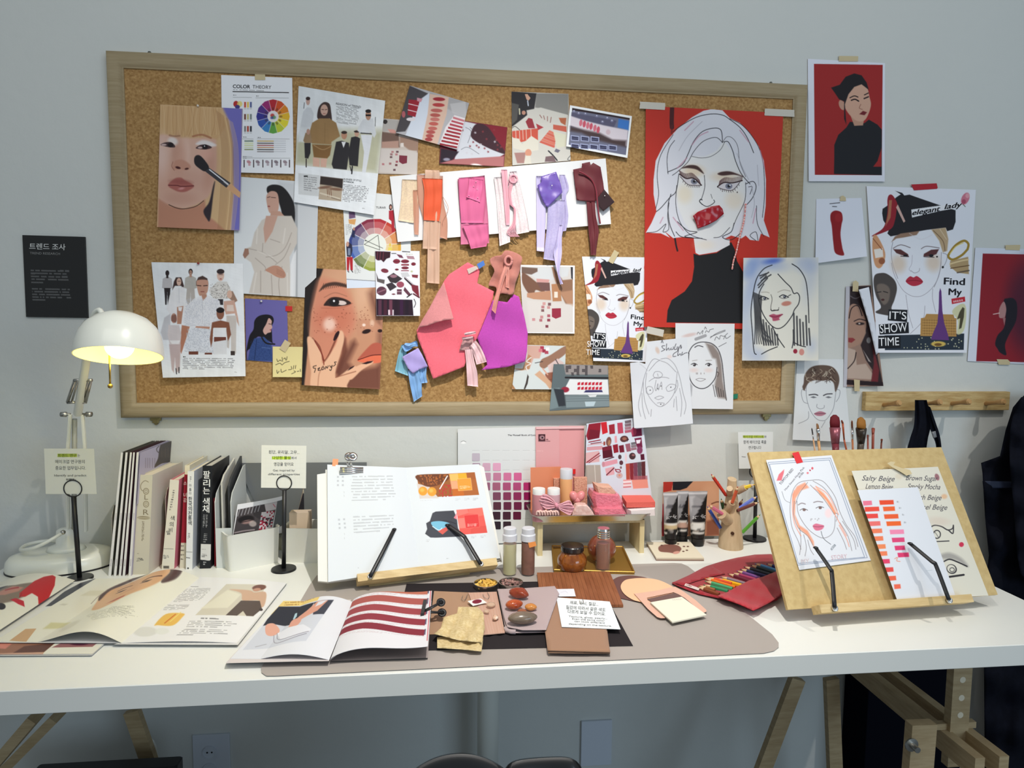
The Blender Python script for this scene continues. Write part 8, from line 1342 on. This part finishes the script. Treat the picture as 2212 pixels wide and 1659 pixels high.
for i in range(16):
 f=(i-7.5)/7.5;mb.tube([at3(x,y,-.127-.004*math.cos(i*1.7))for x,y in catmull([(250+abs(f)*60,745+f*95),(380,770+f*110),(480,800+f*60),(535,825+f*18),(600,850+f*50),(720,860+f*110),(820-abs(f)*60,870+f*95)],4)],.0013,5)
mb.build('strands',TH,sk,True);mb=MB();mb.tube([at3(522,790,-.132),at3(545,870,-.132)],.0042,8);mb.build('tie',flat((222,150,166)),sk,True)
mb=MB()
for i in range(8):x=215+i*42;mb.tube(catmull([at3(x,975,-.128),at3(x+8,925-(i%2)*12,-.13),at3(x+40,928,-.132),at3(x+52,980,-.13)],4),.0028,6)
mb.build('ruffled_ribbon',flat((236,196,186),.7),None,True,label='cream pink ruffled ribbon at the front left of the tray',cat='ribbon')
hm=mat('pink_gel',(226,142,142),.25,alpha=.9,coat=.4);mb=MB();c=at3(860,700,-.088);k=1/ppm(c)/1
for sx in(-1,1):mb.ball(c+np.array([sx*.009,0,.004]),.0115,n=8,R=rotm(0,sx*30,0),sz=1.3)
mb.ball(c+np.array([0,0,-.006]),.011,n=8);mb.build('gel_heart',hm,None,True,label='translucent pink heart shaped blob in the middle of the tray',cat='blob')
def lump(name,lab,cat,pts,yy,dep,m,top=.5,cr=G3,z=None):
 P=np.array([Vy(*cq(cr,q)[0],yy)for q in pts]);P[:,2]=np.maximum(P[:,2],zb_ if z is None else z);cc=P.mean(0);n=len(P);V=[P,P*1.+np.array([0,dep,0]),cc+(P-cc)*.82+np.array([0,-dep*.25,0]),cc+(P-cc)*.8+np.array([0,dep*1.2,0])]
 Fc=[(i,(i+1)%n,n+(i+1)%n,n+i)for i in range(n)]+[(2*n+i,2*n+(i+1)%n,(i+1)%n,i)for i in range(n)]+[(n+i,n+(i+1)%n,3*n+(i+1)%n,3*n+i)for i in range(n)]+[tuple(range(2*n,3*n))[::-1],tuple(range(3*n,4*n))]
 o=link(name,np.concatenate(V),Fc,m,None,label=lab,cat=cat);return o
lump('rose_quartz','rough pale pink stone at the front centre of the tray','stone',[(780,985),(800,900),(850,820),(920,808),(1010,815),(1060,860),(1110,930),(1140,985)],-.128,.022,mat('quartz',(212,170,160),.4,noise=(80,.8,(230,204,196),I3),bump=(70,.6,.003,I3)))
PBG=mat('pink_film',(222,118,136),.12,coat=.7,bump=(140,.9,.004,I3))
o=lump('sponge_pack','lower of two pink packets wrapped in shiny film','packet',[(1150,985),(1140,920),(1180,850),(1580,850),(1640,950),(1650,985)],-.122,.05,PBG)
o=lump('sponge_pack','upper of two pink packets wrapped in shiny film','packet',[(1125,848),(1090,700),(1110,610),(1520,640),(1590,760),(1595,848)],-.105,.05,PBG)
lump('beige_sponge','wrinkled beige sponge on top of the pink packets','sponge',[(1200,700),(1160,580),(1140,485),(1240,510),(1400,520),(1480,620),(1470,690),(1330,705)],-.10,.03,mat('beige_foam',(214,166,144),.95,bump=(160,1,.004,I3)))
lump('white_foam_block','white foam block under the coral sponge at the right of the tray','foam block',[(1655,975),(1645,872),(2100,842),(2105,965)],-.112,.075,flat((226,216,216),.8))
P=[at3(x,y,yy)for x,y,yy in((1645,870,-.118),(2102,842,-.118),(2010,690,-.03),(1560,720,-.03))];z_=[p[2]for p in P];mb=MB();zz=(z_[0]+z_[1])/2;Q=[np.array([p[0],p[1],zz])for p in P];mb.hexa(Q+[p+ZA*.014 for p in Q]);o=mb.build('coral_sponge',mat('coral_foam',(216,100,90),.95,bump=(250,.7,.0015,I3)),label='coral sponge slab with a red dent at the right of the tray',cat='sponge')
GT=mat('gold_metal',(186,146,74),.5,.8);gq=cq(G4,(480,640),(1640,655),(1830,1078),(512,1038));gt=empty('gold_tray',Dp(1280,1215),'gold metal tray under the riser with two jars and a vial','tray');B=DESK.pt(gq,.002);mb=MB();mb.hexa([*B[::-1],*(B[::-1]+ZA*.003)]);mb.build('plate',GT,gt)
for i,j in((0,1),(1,2),(2,3),(3,0)):mb=MB();mb.tube([B[i]+ZA*.006,B[j]+ZA*.006],.0022,8);mb.build('rim',GT,gt)
c=DESK.pt(cq(G4,(805,985)),.006)[0];k=1/ppm(c)/7.628;jr=empty('glass_jar',c,'round honey jar with a black lid on the gold tray','jar')
HON=mat('honey',(112,58,22),.06,coat=.6,noise=(70,.9,(150,88,34),I3));r=245*k;mb=MB();mb.lathe(c,[(r*.7,0),(r*.93,.005),(r,.02),(r*.95,.032),(r*.72,.043),(r*.68,.047)],36);mb.build('body',HON,jr,True);r2=190*k;mb=MB();mb.lathe(c,[(r2*.94,.046),(r2,.048),(r2,.058),(r2*.93,.0605),(r2*.2,.061)],36);autosmooth(mb.build('lid',mat('black_lid',(26,26,28),.2,coat=.4),jr))
c=DESK.pt(cq(G4,(1290,860)),.006)[0];k=1/ppm(c)/7.628;gb=empty('globe_bottle',c,'round red-brown glass globe behind the vial on the gold tray','bottle');r=235*k;mb=MB();mb.ball(c+ZA*r*.95,r,n=14,sz=.97);mb.build('globe',mat('red_glass',(132,68,48),.06,alpha=.9,coat=.8),gb,True)
mb=MB();mb.lathe(c+ZA*.0,[(r*.5,0),(r*.5,.003)],24);mb.build('foot',STEEL,gb)
c=DESK.pt(cq(G4,(1312,1010)),.006)[0];k=1/ppm(c)/7.628;vi=empty('glass_vial',c,'clear vial with a ridged silver cap on the gold tray','vial');r=121*k;zc=Vy(*cq(G4,(1312,470))[0],c[1])[2]-c[2]
mb=MB();mb.lathe(c,[(r,0),(r,zc-.006),(r*.8,zc)],28,cap=False);autosmooth(mb.build('glass_wall',sh,vi));mb=MB();mb.lathe(c,[(r*.85,.008),(r*.85,zc-.012)],28);autosmooth(mb.build('liquid',mat('rose_oil',(140,84,54),.12,alpha=.72,coat=.2),vi));zt2=Vy(*cq(G4,(1312,310))[0],c[1])[2]-c[2];mb=MB();mb.lathe(c,[(r*.86,zc)]+[(r*(.84 if i%2 else.9),zc+(zt2-zc)*(i+1)/9)for i in range(7)]+[(r*.8,zt2),(r*.1,zt2)],28);mb.build('cap',CHROME,vi)
for x0,x1,lab,m_ in((198,332,'clear tube of pale yellow liquid beside the open book',mat('yellow_liquid',(206,200,150),.08,alpha=.8,coat=.6)),(370,505,'clear tube of brown powder with an orange tab',mat('brown_powder',(122,72,52),.5,noise=(80,.8,(140,88,66),I3)))):
 c=DESK.pt(cq(D8,((x0+x1)/2,1488)),.002)[0];k=1/ppm(c)/4.366;r=(x1-x0)/2*k;Z=lambda y:Vy(*cq(D8,((x0+x1)/2,y))[0],c[1])[2]-c[2];e=empty('glass_tube',c,lab,'bottle')
 mb=MB();mb.lathe(c,[(r*.9,0),(r,.003),(r,Z(1170))],28,cap=False);autosmooth(mb.build('glass_wall',sh,e));mb=MB();mb.lathe(c,[(r*.86,.003),(r*.93,.006),(r*.93,Z(1195 if x0<300 else 1180))],28);autosmooth(mb.build('contents',m_,e));mb=MB();mb.lathe(c,[(r*1.03,Z(1165)),(r*1.03,Z(1110)),(r*.9,Z(1100)),(r*.9,Z(1052)),(r*.8,Z(1046))],28);autosmooth(mb.build('cap',tc,e))
 if x0>300:mb=MB();mb.prism([Vy(*cq(D8,q)[0],c[1]-r-.001)for q in((440,1190),(508,1178),(520,1218),(452,1238))],(0,.0006,0));mb.build('index_tab',flat((236,150,80)),e)
a=Art((222,212,190),E1);a.poly([(170,1110),(230,1090),(320,1095),(360,1120),(355,1145),(320,1168),(260,1160),(180,1150)],(128,86,76),6,sm=1);a.ell(320,1160,30,12,(206,150,136),-10,6)
for x,y in((195,1098),(262,1088),(335,1086),(385,1108),(418,1108),(410,1140),(380,1150)):a.ell(x,y,10,5,(86,50,42),0,4)
flatsheet('plaster_tile',cq(E1,(66,1070),(440,1068),(556,1205),(148,1203)),a,.0005,'cream tile smeared with brown make-up in front of the riser','tile',th=.008,res=.8,edge=(120,80,70))
a=Art((206,150,116),G6);a.poly([(110,180),(290,175),(260,340),(110,370)],(176,52,44),5);a.poly([(285,175),(660,165),(540,290),(420,330),(280,330)],(34,34,40),8);a.ell(960,500,160,260,(214,164,130),0,140,.7);a.line([(1000,580),(1080,550),(1135,545)],(110,60,44),24,.8);a.poly([(960,620),(1140,610),(1140,720),(1000,700)],(206,140,130),20,.8);a.poly([(900,900),(1140,840),(1140,1160),(900,1170)],(130,74,56),40,.8);a.poly([(80,600),(130,560),(140,1170),(85,1175)],(150,34,44),8)
sheet('magazine_page',PW,cq(G6,(110,178),(1132,162),(1135,1168),(80,1180)),a,.004,.0006,.9,None,GLOSSP,label='magazine page of a face on red standing behind the paint tubes',cat='magazine page')
def tube_(lab,x0,x1,yt,xb0,xb1,yb,band,yy):
 P=lambda x,y:Vy(*cq(G6,(x,y))[0],yy);L0=P(x0,yt);L1=P(x1,yt);b0=P(xb0,yb);b1=P(xb1,yb);z0=TZ+.001;zt_=L0[2];c=(b0+b1)/2;r=(b1[0]-b0[0])/2;zc=z0+.022;n=24;e=empty('paint_tube',(c[0],yy,TZ),lab,'paint tube',None)
 a=Art((26,26,28),G6);h=yb-yt;w=x1-x0;q=lambda fx,fy:(x0+fx*w,yt+fy*h)
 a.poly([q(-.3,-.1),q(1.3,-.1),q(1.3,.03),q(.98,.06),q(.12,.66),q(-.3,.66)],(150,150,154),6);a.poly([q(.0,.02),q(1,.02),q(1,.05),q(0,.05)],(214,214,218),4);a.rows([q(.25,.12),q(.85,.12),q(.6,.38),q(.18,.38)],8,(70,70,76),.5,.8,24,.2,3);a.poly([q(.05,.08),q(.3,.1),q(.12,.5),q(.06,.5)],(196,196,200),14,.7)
 a.poly([q(-.3,.64),q(1.3,.64),q(1.3,.68),q(-.3,.68)],(226,224,218),3);a.poly([q(-.3,.68),q(1.3,.68),q(1.3,.77),q(-.3,.77)],band,3);a.poly([q(-.3,.83),q(1.3,.83),q(1.3,.86),q(-.3,.86)],(220,218,214),3);a.rows([q(.25,.785),q(.8,.785),q(.8,.815),q(.25,.815)],1,(190,180,170),.9,.8,12,0,3)
 V=[];N=26;zs=np.linspace(zc,zt_,N)
 cm=(L0[0]+L1[0])/2;hw=(L1[0]-L0[0])/2
 for z in zs:
  t=(z-zc)/(zt_-zc);rx=r*1.1*(1-t)+hw*t;ry=max(.0012,r*1.1*(1-t)**.8);cx=c[0]*(1-t)+cm*t
  for i in range(n):p=2*math.pi*i/n;V.append((cx+rx*math.cos(p),yy+ry*math.sin(p),z))
 V=np.array(V);Fc=[(j*n+i,j*n+(i+1)%n,(j+1)*n+(i+1)%n,(j+1)*n+i)for j in range(N-1)for i in range(n)]+[tuple(range((N-1)*n,N*n))]
 ob=link('tube_body',V,Fc,mat('tube_foil',rough=.28,spec=.6,attr=True),e,True,colors=a.eval(prj(V)));mb=MB();mb.lathe((c[0],yy,0),[(r,z0),(r,zc-.002),(r*.9,zc)],24);autosmooth(mb.build('cap',BLACKM,e))
 fp=Plane((0,yy-r*.62,0),(0,-1,0));_S[ob.name]=(fp,None,0,None);letters(ob,G6,[('acrylic',x0+w*.22,yt+h*.56,w*.7,h*.09,-4,(206,206,208),.0,.2)])
tube_('rear middle paint tube with a pink band, behind the other two',350,575,345,362,545,1215,(196,160,144),-.035)
tube_('left paint tube with a sand coloured band',105,380,372,140,348,1250,(196,176,138),-.062)
tube_('right paint tube with an all white band',568,922,352,630,845,1262,(226,226,222),-.062)
c=Dp(1578,1182);yT=c[1];P=lambda x,y:Vy(*cq(G6,(x,y))[0],yT);r0=(P(1560,1330)[0]-P(1130,1330)[0])/2;r1=(P(1452,120)[0]-P(1298,120)[0])/2;zT=P(1375,125)[2]-TZ;TW=wood('light_wood',(204,180,148),(186,160,126),(10,10,1.5),9);th_=empty('pencil_holder',c,'wooden tree shaped pencil holder with stub branches','pencil holder')
lean=np.array([P(1375,120)[0]-c[0],0,0]);mb=MB();V=[];n=28
for z,r in((0,r0*.98),(.004,r0),(.03,r0*.93),(zT*.35,r0*.78),(zT*.6,r0*.6),(zT*.8,r1*1.15),(zT,r1)):
 for i in range(n):p=2*math.pi*i/n;V.append(c+lean*(z/zT)**1.2+np.array([r*math.cos(p),r*math.sin(p),z-(.004*math.sin(p)*-1 if z==zT else 0)]))
Fc=[(j*n+i,j*n+(i+1)%n,(j+1)*n+(i+1)%n,(j+1)*n+i)for j in range(6)for i in range(n)]+[tuple(range(n-1,-1,-1)),tuple(range(6*n,7*n))];autosmooth(link('trunk',V,Fc,TW,th_))
for p,q,r in(((1310,890),(1180,770),.0135),((1470,350),(1625,275),.0085),((1280,700),(1370,560),.009),((1330,380),(1330,300),.008)):
 mb=MB();A_=Vy(*cq(G6,p)[0],yT-.01);B_=Vy(*cq(G6,q)[0],yT-.03);mb.tube([A_,B_],[r*1.15,r],16);autosmooth(mb.build('branch',TW,th_))
for x,y,rr2 in((1385,1127,.0042),(1475,705,.0038),(1250,595,.003)):mb=MB();p=Vy(*cq(G6,(x,y))[0],yT-r0*.92 if y>1000 else yT-r0*.62);mb.lathe(p,[(rr2,-.004),(rr2,.001)],16,rotm(90));mb.build('hole',flat((70,44,30)),th_)
for n_,c_,p,q,dy in(('red',(206,60,44),(985,32),(1262,425),0),('orange',(206,96,66),(1482,255),(1375,560),-.035),('yellow',(232,200,60),(1800,222),(1600,285),-.03),('maroon',(110,34,52),(1570,490),(1500,640),.01),('light blue',(110,128,214),(1840,440),(1500,670),-.01),('dark brown',(110,66,60),(1870,550),(1470,705),-.02),('green',(92,160,60),(1895,775),(1560,1110),-.01),('dark green',(46,84,54),(1172,480),(1215,670),.01),('pink',(206,110,140),(940,605),(1195,765),-.03),('blue',(56,84,170),(915,625),(1160,1020),-.01)):
 pencil(Vy(*cq(G6,p)[0],yT+dy-.01),Vy(*cq(G6,q)[0],yT+dy),c_,n_+' pencil sticking out of the tree shaped holder','pencils in the tree shaped holder',.0047,cone=.012)
bp=Dp(1840,1040);yB=-.13;cup=empty('brush_pot',(Vy(1835,1000,yB)[0],yB,TZ),'pot of make-up brushes standing behind the easel board','pot');xc=Vy(1835,1000,yB)[0];mb=MB();mb.lathe((xc,yB,TZ),[(.038,0),(.042,.10),(.040,.10),(.036,.003),(.001,.003)],28);mb.build('pot_body',WHITEPL,cup,True)
def brush(lab,x,yt,ym,yb,hw,tip,fer,hand,lean=0):
 P=lambda u,v:Vy(*cq(E2,(u,v))[0],yB+((u*7)%5-2)*.006);T_=P(x,yt);M_=P(x+lean*.25,ym);C_=P(x+lean*.5,yb);B0=P(x+lean,330);B_=np.array([xc+(B0[0]-xc)*.4,yB,TZ+.02]);k=1/ppm(T_)/3.456;w=hw*k;e=empty('make_up_brush',B_,lab,'brush','brushes in the pot behind the easel')
 if tip:mb=MB();mb.tube([M_,M_*.6+T_*.4,M_*.2+T_*.8,T_],[w*.95,w,w*.85,w*.3],12,flatn=(0,-1,0),wz=.5);mb.build('bristles',flat(tip,.7),e,True)
 mb=MB();mb.tube([M_,C_],[w,w*.7],12);mb.build('ferrule',fer,e,True);mb=MB();mb.tube([C_,B0,B_],[w*.62+.0005,w*.5+.001,.002],10);mb.build('handle',flat(hand,.3),e,True)
brush('thin grey-tipped brush at the left of the pot',530,155,190,240,6,(70,66,70),CHROME,(206,160,120),25);brush('small tan brush with a chrome ferrule',572,122,160,250,14,(130,92,60),CHROME,(206,160,110),18)
brush('wide dark red fan brush with a pink ferrule',702,55,150,270,40,(104,24,34),mat('rose_ferrule',(150,84,96),.3,.4),(120,50,60),8);brush('slim orange-brown handle behind the red fan brush',752,95,120,240,8,(120,60,40),flat((170,84,50),.3),(170,84,50),40)
brush('slim brush with a silver ferrule left of the ochre brush',830,98,150,240,9,(140,76,44),CHROME,(176,110,70),8);brush('wide ochre brush with a black ferrule',902,75,160,260,38,(150,100,40),mat('dark_ferrule',(70,62,54),.3,.5),(90,80,70),-10)
brush('short red-brown brush handle right of the ochre brush',948,198,210,230,8,None,flat((150,76,60),.3),(150,76,60),2);brush('tall red-brown brush handle at the right of the pot',990,146,160,200,13,None,flat((150,76,60),.3),(150,76,60),-4);brush('short dark brush handle farthest right in the pot',1055,228,240,260,8,None,flat((120,66,50),.3),(130,76,60),-8)
# below the table
TWD=wood('trestle_wood',(186,164,128),(164,140,104),(1.5,1.5,12),10);BSH=TZ-.042
tr1=empty('trestle',(1.9,-.35,0),'right wooden trestle with double rails and a pegged post','trestle')
def bar(e,A,B,w,h,name='leg',m=None):
 A=np.array(A,float);B=np.array(B,float);d=(B-A)/np.linalg.norm(B-A);r=np.array([0,0,1.])if abs(d[2])<.8 else np.array([0,1.,0]);s=np.cross(d,r);s/=np.linalg.norm(s);t=np.cross(s,d);mb=MB();q=[-s*w/2-t*h/2,s*w/2-t*h/2,s*w/2+t*h/2,-s*w/2+t*h/2];mb.hexa([A+k for k in q]+[B+k for k in q]);mb.build(name,m or TWD,e)
yF=-.60;A=Vy(2116,1660,yF);B=Vy(2168,1656,yF)
for Q in(A,B):bar(tr1,Q,(Q[0],-.10,Q[2]),.022,.045,'rail')
xm=(A[0]+B[0])/2;bar(tr1,(xm,-.50,BSH),(xm,-.50,A[2]-.06),.044,.02,'post')
for v in(1470,1509,1546):p=Vy(2062,v,-.511);mb=MB();mb.lathe((xm,-.5095,p[2]),[(.007,-.002),(.007,.001)],16,rotm(90));mb.build('peg_hole',flat((226,214,190)),tr1)
bar(tr1,(A[0]-.03,-.495,A[2]+.03),(B[0]+.02,-.495,A[2]+.03),.014,.014,'peg')
bar(tr1,(xm,-.62,BSH-.01),(xm,-.06,BSH-.01),.05,.02,'top_rail')
bar(tr1,Vy(1722,1465,-.30),np.append(Vy(1660,1640,-.30)[:2],0)+np.array([-.1,0,0]),.036,.018);bar(tr1,Vy(1795,1465,-.20),np.append(Vy(1815,1659,-.20)[:2],0),.036,.018);bar(tr1,Vy(1990,1560,-.58),np.append(Vy(1975,1659,-.58)[:2],0),.055,.022)
p=Vy(1968,1608,-.60);mb=MB();mb.lathe(p,[(.014,0),(.014,.003),(.006,.004),(.006,.02)],20,rotm(90));mb.build('wing_bolt',STEEL,tr1)
tr2=empty('trestle',(.1,-.35,0),'left wooden trestle in shadow beside the black box','trestle')
for u0,u1,y_ in((80,-40,-.40),(125,0,-.30)):bar(tr2,Vy(u0,1545,y_),np.append(Vy(u1,1659,y_)[:2]-np.array([.35,0]),0),.04,.02)
bar(tr2,Vy(285,1535,-.12),np.append(Vy(330,1640,-.12)[:2]+np.array([.06,0]),0),.036,.018);bar(tr2,(0,-.62,BSH-.01),(0,-.06,BSH-.01),.05,.02,'top_rail')
mb=MB();mb.tube(catmull([(*Vy(292,1536,-.10)[:2],BSH),Vy(300,1560,-.10),Vy(318,1590,-.10),Vy(338,1625,-.10),(*Vy(345,1640,-.10)[:2],.06)],5),.0032,8);mb.build('cable',WHITEPL,None,True,label='white cable hanging down beside the left trestle leg',cat='cable')
so_=empty('wall_socket',Wp(456,1640),'white double wall socket under the left part of the table','wall socket');a0=Wp(417,1586);a1=Wp(497,1586);SW=mat('socket_white',(206,212,222),.4)
mb=MB();wd=a1[0]-a0[0];mb.box(((a0[0]+a1[0])/2,-.004,a0[2]-wd*.85),(wd,.008,wd*1.7),bev=.002);mb.build('plate',SW,so_)
for v in(1621,1658):
 p=Wp(455,v);mb=MB();mb.lathe((p[0],-.009,p[2]),[(.0185,0),(.0185,.002),(.016,.002),(.0155,-.0005),(.001,-.0005)],28,rotm(90));mb.build('socket_recess',SW,so_)
 for dx in(-.006,.006):mb=MB();mb.lathe((p[0]+dx,-.0090,p[2]),[(.0022,0),(.0022,.001)],10,rotm(90));mb.build('pin_hole',flat((30,30,32)),so_)
b0=Wp(1255,1556);b1=Wp(1321,1556);mb=MB();w_=b1[0]-b0[0];mb.box(((b0[0]+b1[0])/2,-.004,b0[2]-w_*.75),(w_,.008,w_*1.5),bev=.002);mb.build('blank_wall_plate',SW,label='blank white wall plate under the right part of the table',cat='wall plate')
p0=Vy(85,1640,-.22);p1=Vy(396,1632,-.22);bx=empty('equipment_panel',((p0[0]+p1[0])/2,-.24,0),'black panel with a grey face standing below the left of the table','panel');mb=MB();mb.box(((p0[0]+p1[0])/2,-.24,p1[2]/2),(p1[0]-p0[0],.04,p1[2]),bev=.006);mb.build('case',mat('black_case',(30,31,34),.35),bx)
mb=MB();mb.box(((p0[0]+p1[0])/2,-.261,p1[2]/2),(p1[0]-p0[0]-.02,.004,p1[2]-.02),bev=.001);mb.build('front_panel',mat('grey_panel',(58,58,62),.45),bx)
x0=Vy(1872,1560,-.12)[0];mb=MB();mb.box(((x0+2.30)/2,-.065,.33),(2.30-x0,.11,.66),bev=.003);mb.build('dark_cabinet',mat('navy_cabinet',(10,12,20),.9,spec=.03),label='dark cabinet behind the right trestle',cat='cabinet')
k=Vy(985,1629,-.80);xl=Vy(893,1659,-.80)[0];xr=Vy(1078,1659,-.80)[0];cx=(xl+xr)/2;w=(xr-xl)/2;e=empty('chair',(cx,-1.,0),'black chair with rounded backrest and arm in front of the table','chair');CB_=mat('black_seat',(16,16,18),.3,coat=.3);z=k[2]
def hump(name,cx,w,z,y0,p,bow,dr):
 V=[];Fc=[];N=24
 for i in range(N+1):
  s_=-1+2*i/N;zz=z-dr*abs(s_)**p;yy=y0-bow*s_*s_;xx=cx+w*1.25*s_
  V+=[(xx,yy,zz-.26),(xx,yy-.012,zz-.01),(xx,yy,zz),(xx,yy+.012,zz-.006),(xx,yy+.02,zz-.26)]
 for i in range(N):
  for j in range(5):Fc.append((i*5+j,i*5+(j+1)%5,(i+1)*5+(j+1)%5,(i+1)*5+j))
 Fc+=[(4,3,2,1,0),tuple(N*5+j for j in range(5))];autosmooth(link(name,V,Fc,CB_,e),60)
hump('backrest',cx,w,z,-.80,2.2,.012,.03)
a0=Vy(1085,1640,-.74);a1=Vy(1258,1650,-.74);zt=Vy(1180,1637,-.74)[2];hump('armrest',(a0[0]+a1[0])/2,(a1[0]-a0[0])/2*.9,zt,-.74,7,.008,.05)
cs=(cx+a1[0])/2;th=MB();th.rbox((cs,-1.02,z-.30),(.44,.40,.05),.07);autosmooth(th.build('seat',CB_,e))
for sx in(-1,1):
 for yv in(-.86,-1.18):th=MB();th.tube([(cs+sx*.18,yv,z-.30),(cs+sx*.2,yv,0)],.012,10);th.build('leg',CB_,e,True)
